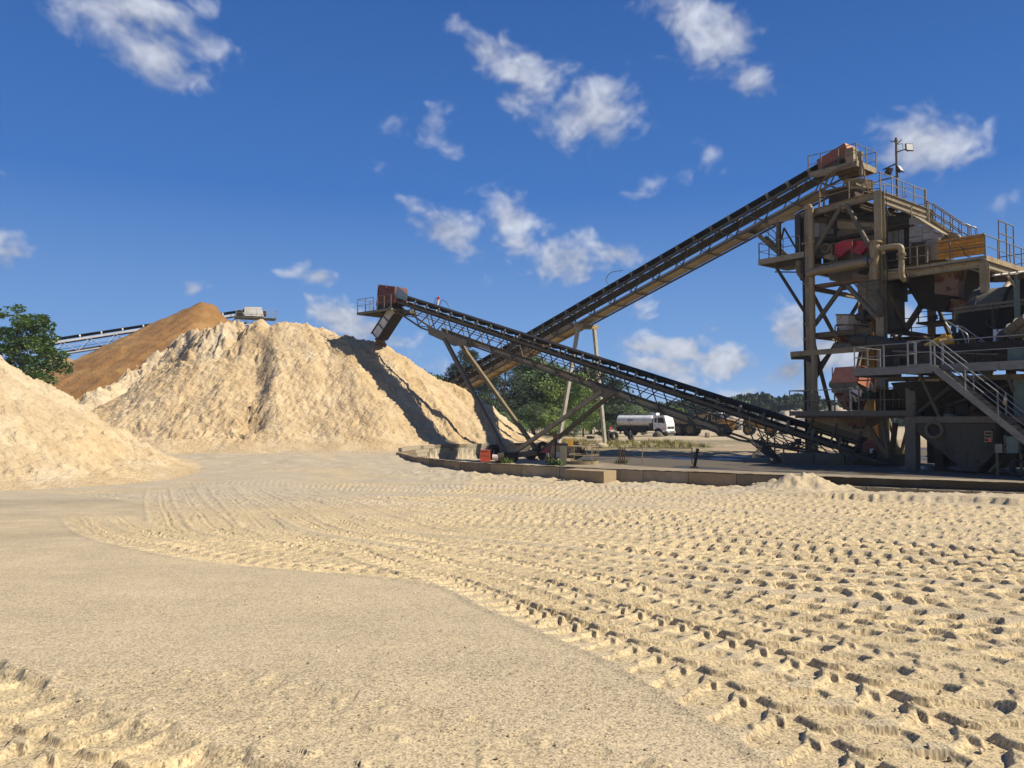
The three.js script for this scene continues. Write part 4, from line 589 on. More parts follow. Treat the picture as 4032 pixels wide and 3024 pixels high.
// falling sand grains under the chute
{
  const r = rng(8), g = new THREE.IcosahedronGeometry(0.05, 0), m = new THREE.InstancedMesh(g, M.beltLoad, 420), a = PD(...Zc(285, 530), 63.6), mt = new THREE.Matrix4();
  for (let k = 0; k < 420; k++) { const t = Math.pow(r(), 0.8), sp = 0.34 + t * 0.18, s = 0.5 + r() * 1.3; mt.makeScale(s, s * 1.3, s); mt.setPosition(a.x + (r() + r() - 1) * sp + t * 0.10, a.y + 0.1 - t * 1.05, a.z + (r() + r() - 1) * sp); m.setMatrixAt(k, mt); }
  m.name = 'falling_sand'; m.castShadow = m.receiveShadow = true; scene.add(m); m.userData.kind = 'stuff'; tag(m, 'thin stream of dark sand falling from the chute onto the pile', 'falling sand');
}

// ---- long feed conveyor to the tower top
const c2tail0 = PA(1760, 1506, 2.5), c2head = PA(3330, 604, 2.5), c2dir = c2head.clone().sub(c2tail0).normalize();
const c2 = conveyor('belt_conveyor', 'long feed conveyor climbing right from behind the sand pile to the tower top', {
  tail: c2tail0.clone().addScaledVector(c2dir, -14), head: c2head, near: P(0, 0, -1), mats: { frame: M.truss, brace: M.truss, pan: M.cream, idler: M.grey }, panel: 2.4, idlerGap: 1.55, load: M.beltLoad, clods: 5, lines: [[.76, -.75, .03], [-.6, -1.15, .025]], panH: (s) => (s < 34 ? 0.55 : 0.12), hw: 0.72, bottomH: -1.7,
});
{
  const { root, at, L, v } = c2, mb = new MB(), sa = (() => { let lo = 0, hi = L; for (let k = 0; k < 40; k++) { const m = (lo + hi) / 2, p = at(m, 0, 0); (p.x / -p.z * F + CX < 2292) ? lo = m : hi = m; } return lo; })();
  mb.bar(at(sa, -1.3, -1.92), at(sa, 1.3, -1.92), .3, .3).build('cross_head', M.cream, root); mb.box(at(sa, 0, -2.0), .8, .28, .8).build('bearing_plate', M.tan, root);
  for (const k of [1, -1]) { const t = at(sa, k * .9, -1.95), ft = at(sa, k * 2.7, 0); ft.y = gy(ft.x, -ft.z) - .2; mb.bar(t, ft, .27, .24, c2.u).build('leg', M.pale, root); const q = t.clone().lerp(ft, .42); mb.box(q, .5, .06, .5).build('leg_flange', M.pale, root); }
  // bent wire over the belt
  mb.pipe([at(sa + 4.0, .6, -.1), at(sa + 3.7, .55, .6), at(sa + 4.3, .5, .95), at(sa + 5.4, .3, .7)], .025, 6, 16).build('wire_hoop', M.truss, root);
}

// ---- pale conveyor far left
{
  const c3 = conveyor('belt_conveyor', 'pale grey conveyor in the far left distance behind the orange pile', {
    tail: PD(...Ze(-160, 548), 93), head: PD(...Ze(1990, 222), 105), near: P(0, 0, -1), mats: { frame: M.farSteel, brace: M.farSteel, pan: M.brown, idler: M.dirtyWhite }, panel: 3.0, idlerGap: 2.45, hw: .75, panH: .2, chord: .26, bottomH: -2.0, lines: [[.7, -1.1, .03], [-.7, -1.3, .03]],
  });
  const { root, at, L, v, u } = c3, mb = new MB(), uh = u.clone().setY(0).normalize(), Yb = at(L, 0, -1.45).y, fl = (s, lat, y = Yb) => { const p = at(L, 0, 0).addScaledVector(uh, s).addScaledVector(v, lat); p.y = y; return p; };
  mb.hull([fl(-3, 1.3, Yb - .1), fl(2.2, 1.3, Yb - .1), fl(2.2, -1.3, Yb - .1), fl(-3, -1.3, Yb - .1)], [fl(-3, 1.3), fl(2.2, 1.3), fl(2.2, -1.3), fl(-3, -1.3)]).build('platform_floor', M.truss, root);
  railing(root, [fl(-3, 1.28), fl(2.18, 1.28), fl(2.18, -1.28), fl(-3, -1.28)], 1.1, M.panel, { gap: 1.3 });
  mb.hull([fl(-1.9, .85, Yb + .2), fl(.6, .85, Yb + .2), fl(.6, -.85, Yb + .2), fl(-1.9, -.85, Yb + .2)], [fl(-1.9, .7, Yb + 1.4), fl(.3, .7, Yb + 1.5), fl(.3, -.7, Yb + 1.5), fl(-1.9, -.7, Yb + 1.4)]).build('hood', M.dirtyWhite, root);
  mb.box(fl(.75, .6, Yb + .6), .35, .7, .45).build('motor', M.dgrey, root); mb.box(fl(-2.5, .9, Yb + .45), .8, .8, .4).build('drive', M.dgrey, root);
}

// ------------------------------------------------------------------ screening tower
const pa = (z, b) => PA(z[0], z[1], b), pb = (z, a) => PB(z[0], z[1], a);
const aOf = (p) => abOf(p)[0], bOf = (p) => abOf(p)[1];
{
  const t = thing('screening_tower', 'tall beige steel tower of columns, decks and braces holding the screen', 'tower', T(2, 3, SLAB_Y)), mb = new MB();
  const aC1 = aOf(pa(Za(553, 800), 0)), yTop = pa(Za(1125, 485), 0).y, aC3 = aOf(pa(Za(1905, 1010), 0)), yDeck = pa(Za(1905, 1000), 0).y - 0.05, B1 = 6.2, yFoot = SLAB_Y;
  const yMid = pa(Za(830, 1200), 0).y, yLow = pa(Zb(500, 245), 0).y;
  // columns
  const colm = (a, b, y0, y1, mat = M.cream, w = 0.34) => mb.ibeam(T(a, b, y0), T(a, b, y1), w, w, .03, V(TB[0], 0, -TB[1])).build('column', mat, t);
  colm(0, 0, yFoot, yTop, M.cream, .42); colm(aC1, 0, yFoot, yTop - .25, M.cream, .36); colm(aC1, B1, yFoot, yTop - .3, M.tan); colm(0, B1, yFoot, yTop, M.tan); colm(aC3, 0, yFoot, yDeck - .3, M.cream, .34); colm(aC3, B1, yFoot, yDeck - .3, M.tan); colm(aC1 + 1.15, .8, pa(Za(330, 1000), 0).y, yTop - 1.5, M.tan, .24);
  colm(2.1, 3.0, yFoot, yMid + 1, M.yellow, .55);
  for (const [a, b] of [[0, 0], [aC1, 0], [aC1, B1], [0, B1], [aC3, 0], [aC3, B1]]) mb.box(T(a, b, yFoot + .03), .7, .06, .7).build('base_plate', M.dgrey, t);
  // round pipes strapped to the columns
  const pipeA = pa(Za(570, 560), -.1); mb.bend([T(aC1 + .1, -.1, yTop - .05), T(aC1 - .32, -.25, yTop - .02), T(aC1 - .32, -.25, yTop - 1.2), T(aC1 - .32, -.25, yLow - .5), T(aC1 - .42, -.3, yLow - 1.4), T(aC1 - .36, -.25, yFoot + .1)], .165, .35, 14).build('down_pipe', M.cream, t);
  for (const y of [yTop - 2.2, yTop - 4.6, yTop - 7, yLow - .2]) mb.bar(T(aC1 + .28, -.3, y), T(aC1 - .55, -.3, y), .05, .09).build('pipe_clamp', M.cream, t);
  mb.rod(T(aC1 + .42, .1, yTop - 2), T(aC1 + .42, .1, yFoot), .07, 8).build('cable_duct', M.black, t);
  // top frame
  const bm = (a0, b0, y0, a1, b1, y1, w, h, name = 'beam', mat = M.cream) => mb.ibeam(T(a0, b0, y0), T(a1, b1, y1), w, h).build(name, mat, t);
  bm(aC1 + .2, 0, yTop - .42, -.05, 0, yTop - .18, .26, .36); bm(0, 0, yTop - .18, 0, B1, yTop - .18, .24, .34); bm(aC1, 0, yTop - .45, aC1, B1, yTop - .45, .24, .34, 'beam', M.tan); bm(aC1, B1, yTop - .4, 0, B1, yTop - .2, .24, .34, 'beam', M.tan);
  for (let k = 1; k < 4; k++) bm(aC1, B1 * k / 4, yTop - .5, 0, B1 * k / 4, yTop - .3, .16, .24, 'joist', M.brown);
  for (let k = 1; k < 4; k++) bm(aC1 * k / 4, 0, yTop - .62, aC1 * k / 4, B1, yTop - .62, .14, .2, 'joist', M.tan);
  tbox(mb, 1.3, aC1 - .1, .4, B1 - .4, yTop - .12, yTop - .07); mb.build('deck_plate', M.brown, t);
  // inverted V braces of round tube
  const yApex = pa(Za(828, 600), 0).y, aAp = aOf(pa(Za(828, 600), 0)), yV = pa(Za(600, 975), 0).y;
  mb.rod(T(aAp + .15, 0, yApex), T(aC1 - .25, 0, yV), .13, 12).build('brace', M.grey, t); mb.rod(T(aAp - .15, 0, yApex), pa(Za(1045, 960), 0), .13, 12).build('brace', M.grey, t);
  mb.plate([T(aAp + .35, 0, yApex + .12), T(aAp - .35, 0, yApex + .12), T(aAp - .25, 0, yApex - .22), T(aAp + .25, 0, yApex - .22)], .06).build('gusset', M.cream, t);
  const yA2 = pa(Za(835, 1225), 0).y, aA2 = aOf(pa(Za(835, 1225), 0)), L1 = pa(Za(600, 1525), 0), L2 = pa(Za(1105, 1495), 0);
  mb.rod(T(aA2 + .15, 0, yA2), L1, .14, 12).build('brace', M.grey, t); mb.rod(T(aA2 - .15, 0, yA2), L2, .14, 12).build('brace', M.grey, t); mb.plate([T(aA2 + .35, 0, yA2 + .15), T(aA2 - .35, 0, yA2 + .15), T(aA2 - .25, 0, yA2 - .22), T(aA2 + .25, 0, yA2 - .22)], .06).build('gusset', M.dgrey, t);
  // rear and side braces
  for (const [p, q] of [[[aC1, B1, yMid], [aA2, B1, yLow]], [[0, B1, yMid], [aA2, B1, yLow]], [[aC1, 0, yMid], [aC1, 3, yLow]], [[aC1, B1, yMid], [aC1, 3, yLow]], [[0, .2, yMid - .2], [0, 3, yLow + .2]], [[0, B1, yMid - .2], [0, 3, yLow + .2]], [[aC1, .2, yLow], [aC1, 3.4, yFoot]], [[aC1, B1, yLow], [aC1, 3.4, yFoot]], [[aC1, B1, yLow], [2, B1, yFoot]], [[0, B1, yLow], [2, B1, yFoot]], [[aC3, B1, yMid], [-2.4, B1, yFoot + 3]], [[0, B1, yMid], [-2.4, B1, yFoot + 3]], [[-2.6, .6, yMid + .2], [-3.4, 4, yLow - .3]], [[aC3 + 1.2, .8, yMid], [-2.2, 3.6, yLow]]]) mb.rod(T(...p), T(...q), .12, 10).build('brace', M.tan, t);
  mb.rod(T(aC3, 4.2, yDeck - .3), T(aC3 - .05, .3, yDeck - 2.6), .14, 12).build('brace', M.cream, t);
  for (const [a0, b0, y0, a1, b1, y1, r] of [[aC1 - .1, 0, pa(Zb(430, 640), 0).y, aOf(pa(Zb(600, 320), 0)), 0, pa(Zb(600, 320), 0).y, .11], [aC1 - .1, .1, pa(Zb(430, 560), 0).y, aOf(pa(Zb(560, 330), 0)), 1.5, yLow, .1]]) mb.rod(T(a0, b0, y0), T(a1, b1, y1), r, 10).build('brace', M.dgrey, t);
  // main beams of the screen deck
  const yD1 = pa(Za(820, 1050), 0).y;
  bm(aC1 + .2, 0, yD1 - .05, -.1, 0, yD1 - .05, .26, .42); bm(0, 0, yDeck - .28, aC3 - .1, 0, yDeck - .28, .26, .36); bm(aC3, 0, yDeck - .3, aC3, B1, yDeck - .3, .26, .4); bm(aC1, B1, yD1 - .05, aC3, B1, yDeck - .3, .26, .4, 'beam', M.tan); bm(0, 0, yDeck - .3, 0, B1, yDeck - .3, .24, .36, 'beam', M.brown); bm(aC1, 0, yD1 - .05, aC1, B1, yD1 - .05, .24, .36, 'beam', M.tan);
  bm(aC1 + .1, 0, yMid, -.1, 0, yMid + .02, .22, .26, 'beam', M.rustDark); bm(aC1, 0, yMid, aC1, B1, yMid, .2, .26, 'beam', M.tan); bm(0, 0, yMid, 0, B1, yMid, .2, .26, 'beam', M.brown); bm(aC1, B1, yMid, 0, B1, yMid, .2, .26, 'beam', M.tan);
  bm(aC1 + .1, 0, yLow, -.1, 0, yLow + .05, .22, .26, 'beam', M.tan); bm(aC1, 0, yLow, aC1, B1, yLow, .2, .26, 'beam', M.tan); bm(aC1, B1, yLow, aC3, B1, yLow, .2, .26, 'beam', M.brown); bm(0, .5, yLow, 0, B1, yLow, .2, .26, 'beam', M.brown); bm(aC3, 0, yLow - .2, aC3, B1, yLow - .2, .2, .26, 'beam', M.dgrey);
  // deck plates with fascia, lower deck to the right
  tbox(mb, aC3, -.1, .05, 1.05, yDeck - .09, yDeck - .05); mb.build('deck_plate', M.tan, t); tbox(mb, aC3, -.2, 4.6, B1, yDeck - .08, yDeck - .04); mb.build('deck_plate', M.brown, t); tbox(mb, aC3 - .02, aC3 + 1.3, 1.05, 4.6, yDeck - .085, yDeck - .045); mb.build('deck_plate', M.brown, t);
  mb.bar(T(-.2, -.14, yDeck - .03), T(aC3 - .1, -.14, yDeck - .03), .02, .24).build('fascia', M.cream, t); mb.bar(T(aC3 - .14, -.12, yDeck - .03), T(aC3 - .14, B1 + .3, yDeck - .03), .02, .26).build('fascia', M.cream, t);
  railing(t, [T(-.35, -.1, yDeck), T(aC3 - .1, -.1, yDeck), T(aC3 - .1, B1 + .2, yDeck), T(aC3 + 1.5, B1 + .2, yDeck)], 1.12, M.rail, { gap: 1.55, r: .028 });
  { // tall gate frame on the right edge
    const g0 = 1.7, g1 = 3.7; for (const b of [g0, (g0 + g1) / 2, g1]) mb.rod(T(aC3 - .1, b, yDeck - .15), T(aC3 - .1, b, yDeck + 2.15), .032, 8).build('gate_post', M.rail, t); for (const y of [2.15, 1.5]) mb.rod(T(aC3 - .1, g0, yDeck + y), T(aC3 - .1, g1, yDeck + y), .03, 8).build('gate_bar', M.rail, t);
  }
  // railing in front of the screen
  railing(t, [T(aC1 - .3, -.1, yD1 + .12), T(.35, -.1, yD1 + .12)], 1.1, M.tan, { gap: 1.3 });
  // left platform with bracket
  const yl = pa(Za(200, 1035), 0).y + .05, aL = aOf(pa(Za(165, 1000), -.2)), lp = (a, b, y = yl) => T(a, b, y);
  tbox(mb, aC1 + .1, aL, -.15, 2.1, yl - .06, yl); mb.build('deck_plate', M.tan, t);
  mb.bar(lp(aC1, -.17, yl - .1), lp(aL, -.17, yl - .1), .03, .34).build('fascia', M.cream, t); mb.bar(lp(aL, -.15, yl - .1), lp(aL, 2.1, yl - .1), .03, .34).build('fascia', M.cream, t);
  tbox(mb, aC1 + .1, aL - .9, .3, 1.6, yl - .55, yl - .12); mb.build('deck_box', M.dgrey, t);
  railing(t, [lp(aC1 + .5, -.12), lp(aL - .03, -.12), lp(aL - .03, 2.05), lp(aC1 + .6, 2.05)], 1.1, M.rail, { gap: 1.2 });
  mb.rod(lp(aL - 1.1, 0, yl - .5), pa(Za(525, 1425), 0), .10, 10).build('bracket_strut', M.dgrey, t); mb.rod(lp(aC1 + .5, 1, yl - .5), lp(aC1 + .75, .6, yl - 2.1), .07, 8).build('bracket_strut', M.tan, t); mb.rod(lp(aL - .8, .4, yl - .75), lp(aC1 + .3, .4, yl - 1.1), .04, 8).build('bracket_strut', M.brown, t);
  // small stair from conveyor walkway to left platform
  { const s0 = pa(Za(195, 840), 1.6), s1 = pa(Za(360, 985), 1.6); stair(t, s0, s1, V(TB[0], 0, -TB[1]).multiplyScalar(.35), 9, M.tan, { depth: .26 }); for (const b of [1.2, 2.0]) { const q0 = pa(Za(195, 840), b), q1 = pa(Za(360, 985), b); for (const h of [.55, 1.0]) mb.rod(q0.clone().add(V(0, h, 0)), q1.clone().add(V(0, h, 0)), .025, 7).build('stair_rail', M.rail, t); for (let k = 0; k < 4; k++) { const q = q0.clone().lerp(q1, k / 3); mb.rod(q, q.clone().add(V(0, 1, 0)), .022, 7).build('post', M.rail, t); } } }
  mb.hull([pa(Za(0, 790), 2.0), pa(Za(200, 840), 2.0), pa(Za(200, 840), 3.2), pa(Za(0, 790), 3.2)].map((p) => p.clone().add(V(0, -.12, 0))), [pa(Za(0, 790), 2.0), pa(Za(200, 840), 2.0), pa(Za(200, 840), 3.2), pa(Za(0, 790), 3.2)]).build('deck_plate', M.cream, t);
  // support frame left of the column, under the conveyor
  bm(aC1 + 3.2, .8, pa(Za(330, 715), .8).y, aC1 + .1, .8, pa(Za(510, 680), .8).y, .2, .26); mb.rod(T(aC1 + 2.1, .8, pa(Za(400, 770), .8).y), pa(Za(345, 870), .8), .06, 8).build('brace', M.brown, t); mb.rod(T(aC1 + 2.1, .8, pa(Za(400, 770), .8).y), pa(Za(455, 930), .8), .06, 8).build('brace', M.brown, t); colm(aOf(pa(Za(325, 800), .8)), .8, yl, pa(Za(325, 730), .8).y, M.tan, .22); colm(aOf(pa(Za(482, 800), .8)), .8, yl - .4, pa(Za(482, 680), .8).y, M.dgrey, .36);
  // head platform round the feed conveyor
  const hb0 = 1.35, hb1 = 3.75, hc = pa(Za(922, 275), hb0), hy = hc.y, hl = pa(Za(560, 370), hb0), hf = (a, b, y = hy) => T(a, b, y), ha = aOf(hc), hA = aOf(hl);
  tbox(mb, ha, ha + 1.9, hb0, hb1, hy - .06, hy); mb.build('deck_plate', M.tan, t);
  for (let k = 0; k < 4; k++) mb.bar(hf(ha + .1, hb0 + .1 + k * .7, hy - .12), hf(ha + 1.9, hb0 + .1 + k * .7, hy - .12), .06, .12).build('joist', M.tan, t);
  mb.bar(hf(ha, hb0, hy), hf(ha, hb1, hy), .03, .34).build('fascia', M.cream, t);
  mb.bar(hf(ha, hb0, hy - .02), hl.clone(), .03, .34).build('fascia', M.cream, t); mb.hull([hf(ha + 1.9, hb0, hy - .05), hl.clone().add(V(0, -.03, 0)), T(hA, hb0 + .7, hl.y - .03), hf(ha + 1.9, hb0 + .7, hy - .05)], [hf(ha + 1.9, hb0, hy), hl, T(hA, hb0 + .7, hl.y), hf(ha + 1.9, hb0 + .7, hy)]).build('deck_plate', M.cream, t);
  railing(t, [T(hA + .05, hb0, hl.y + .05), hf(ha + 2.2, hb0, hy), hf(ha, hb0, hy), hf(ha, hb1, hy), hf(ha + 1.9, hb1, hy)], 1.15, M.rail, { gap: 1.25 });
  // railing along the tower top
  railing(t, [T(aOf(pa(Za(640, 545), .1)), .1, yTop - .1), T(-.02, .1, yTop + .02), T(-.02, B1 - .6, yTop + .02)], 1.05, M.cream, { gap: 1.5 });
  railing(t, [T(1.0, 1.3, yTop), T(aOf(pa(Za(970, 470), 1.3)), 1.3, yTop), T(-.1, 5.6, yTop)], 1.1, M.rail, { gap: 1.6 });
  // chute under the conveyor head (cream box, tapered), dirty boxes beside it
  const f = (a, b, y) => T(a, b, y), qa = (x, y, b) => { const [a, , yy] = abOf(pa(Za(x, y), 1.9)); return T(a, b, yy); };
  mb.hull([qa(850, 470, 2.1), qa(950, 472, 2.1), qa(950, 472, 3.0), qa(850, 470, 3.0)], [qa(800, 395, 1.9), qa(992, 395, 1.9), qa(992, 395, 3.2), qa(800, 395, 3.2)]).build('head_chute', M.cream, t);
  tbox(mb, 2.0, 3.6, 1.2, 2.8, yTop - .05, yTop + .95); mb.build('side_box', M.brown, t); tbox(mb, 1.75, 4.0, .9, 3.4, yTop + .95, yTop + 1.05); mb.build('side_box', M.tan, t);
  mb.bar(f(2.3, 1.0, yTop + 1.0), f(.9, 1.0, yTop + .45), .12, .14).build('beam', M.cream, t); mb.bar(f(1.4, .9, hy - .1), f(.8, .5, yTop + .0), .07, .07).build('brace', M.rustDark, t);
  // hoses and small pipes under the head
  for (const [o, r] of [[0, .06], [.3, .045]]) mb.pipe([f(2.0 + o, .9, hy - .15), f(2.8 + o, .8, hy - .35), f(3.5 + o, .7, hy - 1.0), f(3.6 + o, .6, yTop - .2)], r, 8, 20).build('hose', M.tan, t);
  mb.rod(f(1.55, 1.1, hy + .35), f(1.55, 1.1, hy - .9), .1, 10).build('valve_pipe', M.grey, t); mb.rod(f(1.55, 1.1, hy + .3), f(1.55, 1.1, hy + .48), .14, 10).build('valve', M.cream, t);
  // roof beam over the right part and its bracket
  const yR = pb(Za(1480, 615), 0); bm(0, .2, yTop - .5, 0, bOf(yR), yTop - .5, .2, .3); colm(0, bOf(yR), yTop - 2.0, yTop - .35, M.cream, .24); mb.rod(f(0, .5, yTop - .5), f(-.2, 1.3, yTop - 2), .05, 8).build('brace', M.dgrey, t);
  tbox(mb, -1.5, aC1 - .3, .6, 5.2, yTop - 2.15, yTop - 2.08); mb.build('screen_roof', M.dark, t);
  for (let k = 0; k < 5; k++) mb.bar(f(aC1 - .3, .9 + k, yTop - 1.95), f(-1.2, .9 + k, yTop - 1.9), .1, .1).build('purlin', k % 2 ? M.cream : M.brown, t);
  // slant stair with rails on the right of the screen
  { const p0 = pa(Za(1490, 715), 2.4), p1 = pa(Za(1760, 900), 2.4), side = V(TB[0], 0, -TB[1]).multiplyScalar(.4); stair(t, p0, p1, side, 10, M.cream, { depth: .2 }); for (const k of [-1, 1]) { const a = p0.clone().addScaledVector(side, k), b = p1.clone().addScaledVector(side, k); for (const h of [.5, 1.0]) mb.rod(a.clone().add(V(0, h, 0)), b.clone().add(V(0, h, 0)), .03, 8).build('stair_rail', M.rail, t); for (let q = 0; q < 5; q++) { const c = a.clone().lerp(b, q / 4); mb.rod(c, c.clone().add(V(0, 1, 0)), .028, 8).build('post', M.rail, t); } for (const e of [0, 1]) { const c = b.clone().add(V(TB[0] * .25 * e, 1, -TB[1] * .25 * e)); mb.bend([c, c.clone().add(V(.38, .02, 0)), c.clone().add(V(.42, -.8, 0))], .028, .2, 8).build('stair_rail', M.galvRail, t); } } }
  railing(t, [T(-1.3, .9, yTop - 2.0), T(-2.2, .9, yTop - 2.0)], 1.0, M.cream, { gap: .9 });
  // mid-height left arm beam with bracket (in front of the column)
  { const p0 = pa(Zb(240, 405), -.35), p1 = pa(Zb(890, 355), -.35); mb.bar(p0, p1, .2, .3).build('arm_beam', M.cream, t); mb.bar(pa(Zb(245, 432), -.1), pa(Zb(400, 432), -.1), .2, .22).build('arm_beam', M.dgrey, t); mb.plate([pa(Zb(330, 440), -.2), pa(Zb(400, 440), -.2), pa(Zb(400, 475), -.2)], .1).build('gusset', M.dgrey, t); }
  // mid deck with railing behind the stair
  { const yk = pa(Zb(720, 330), .0).y; tbox(mb, aOf(pa(Zb(585, 345), -.2)), aOf(pa(Zb(905, 330), -.2)), -.2, 2.4, yk - .1, yk); mb.build('deck_plate', M.dgrey, t); mb.bar(pa(Zb(582, 340), -.22), pa(Zb(905, 325), -.22), .03, .26).build('fascia', M.grey, t); const y0 = yk + .05; railing(t, [T(aOf(pa(Zb(600, 340), -.15)), -.15, y0), T(aOf(pa(Zb(900, 325), -.15)), -.15, y0)], 1.1, M.tan, { gap: 1.25 }); railing(t, [T(-.3, .4, y0 + .1), T(-3.6, .4, y0 + .1), T(-3.6, 4, y0 + .1)], 1.1, M.dgrey, { gap: 1.2 }); tbox(mb, -.2, -3.8, .3, 4.5, y0 - .12, y0); mb.build('deck_plate', M.dark, t); const y2 = pa(Za(1240, 1500), 2).y; tbox(mb, -.5, -3.0, 3.0, 5.4, y2 - .1, y2); mb.build('deck_plate', M.brown, t); railing(t, [T(-.6, 3.1, y2), T(-2.9, 3.1, y2), T(-2.9, 5.3, y2), T(-.6, 5.3, y2)], 1.1, M.dgrey, { gap: 1.1 }); }
  globalThis.tw = { aC1, aC3, yTop, yDeck, B1, yMid, yLow, yD1, hy, ha, hA, hb0, hb1 };
}
const { aC1, aC3, yTop, yDeck, B1, yMid, yLow, yD1, hy: hdY, ha, hA, hb0, hb1 } = globalThis.tw;
const poly = (mb, list, b, t) => mb.plate(list.map(([x, y]) => PA(...Za(x, y), b)), t, V(-TB[0], 0, TB[1]));
// hood of the feed conveyor
{
  const t = thing('conveyor_hood', 'dark red hood over the top end of the feed conveyor on the tower', 'hood', T(ha + 2, 2.4, hdY)), mb = new MB(), b0 = 1.75, b1 = 3.2, q = (x, y, b) => { const p = PA(...Za(x, y), b0), [a, , yy] = abOf(p); return T(a, b, yy); };
  const pts = [[615, 255], [635, 345], [868, 215], [855, 195], [832, 122]], lo = pts.map(([x, y]) => q(x, y, b0)), hi = pts.map(([x, y]) => q(x, y, b1)); mb.hull(hi, lo).build('shell', M.hood, t);
  mb.plate([q(868, 215, b0 - .01), q(832, 122, b0 - .01), q(832, 122, b1 + .01), q(868, 215, b1 + .01)], .02).build('end_plate', M.orange, t);
}
{
  const t = thing('drive_motor', 'cream drive unit at the end of the tower head platform', 'motor', T(ha + .4, 2.0, hdY)), mb = new MB();
  tbox(mb, ha + .25, ha + .75, 1.5, 2.0, hdY + .05, hdY + 1.05); mb.build('housing', M.body, t); mb.rod(T(ha + .35, 2.0, hdY + .75), T(ha + .35, 2.5, hdY + .75), .2, 14).build('drum', M.cream, t); mb.rod(T(ha + .3, 2.1, hdY + .3), T(ha + .3, 2.45, hdY + .3), .16, 12).build('pulley', M.cream, t);
  for (let k = 0; k < 6; k++) mb.rod(T(ha + .15, 1.9 + k * .1, hdY + .05), T(ha + .15, 1.9 + k * .1, hdY + .28 + .04 * (k % 2)), .03, 6).build('spring', M.hoodDark, t);
  mb.rod(T(ha + 2.3, 1.55, hdY + .1), T(ha + 1.2, 1.55, hdY + .35), .2, 12).build('gearbox', M.dgrey, t); tbox(mb, ha + 1.3, ha + 2.4, 1.4, 1.7, hdY + .02, hdY + .3); mb.build('base', M.grey, t);
}
// light mast
{
  const bx = PB(...Za(1238, 500), ha - .2), mb = new MB(), b = Math.max(3.95, bOf(bx)), base = PA(...Za(1240, 660), b), a = aOf(base), Yt = PA(...Za(1237, 80), b).y, t = thing('light_mast', 'slim grey mast with floodlights above the tower top', 'mast', base);
  mb.rod(base, T(a, b, Yt - .6), .075, 10).build('pole', M.rail, t); mb.rod(T(a, b, Yt - .6), T(a, b, Yt), .07, 10).build('pole', M.rail, t); mb.rod(T(a, b, Yt - .25), T(a, b, Yt - .1), .11, 10).build('collar', M.rail, t);
  const X = (dx, dy) => T(a - dx, b, Yt + dy); mb.bar(X(-.02, -1.62), X(-.85, -1.80), .07, .06).build('bracket', M.dgrey, t); mb.bar(X(.1, -2.45), X(-1.15, -2.43), .07, .07).build('bracket', M.rail, t);
  mb.rod(X(0, -.45), X(.34, -.2), .03, 6).build('bracket', M.dgrey, t); mb.rod(X(0, -.3), X(-.34, -.1), .03, 6).build('bracket', M.dgrey, t); mb.rod(X(0, -.9), X(.6, -.88), .035, 6).build('bracket', M.dgrey, t); mb.pipe([X(.1, -.45), X(.38, -.5), X(.4, -.8)], .018, 6, 12).build('cable', M.black, t);
  for (const [dx, dy, yaw, tl, lb] of [[.78, -.82, .5, -.1, 'right pale floodlight high on the tower mast'], [.2, -2.0, 1.0, -.5, 'tilted floodlight low on the right of the tower mast'], [-.5, -2.0, -2.4, -.5, 'dark floodlight on the left of the tower mast, seen from behind']]) {
    const c = X(dx, dy), l = thing('floodlight', lb, 'floodlight', c, 'floodlights on the tower mast'), m4 = new THREE.Matrix4().makeRotationFromEuler(new THREE.Euler(tl, yaw - .35, 0, 'YXZ'));
    const g = (sx, sy, sz, x, y, z, nm, mt) => { const q = new THREE.BoxGeometry(sx, sy, sz); q.translate(x, y, z); q.applyMatrix4(m4); q.translate(c.x, c.y, c.z); mb.add(q); mb.build(nm, mt, l); };
    g(.5, .46, .08, 0, 0, 0, 'case', M.dgrey); g(.42, .38, .02, 0, 0, .045, 'lens', M.lens); g(.06, .2, .16, 0, -.1, -.1, 'bracket', M.dgrey);
  }
}
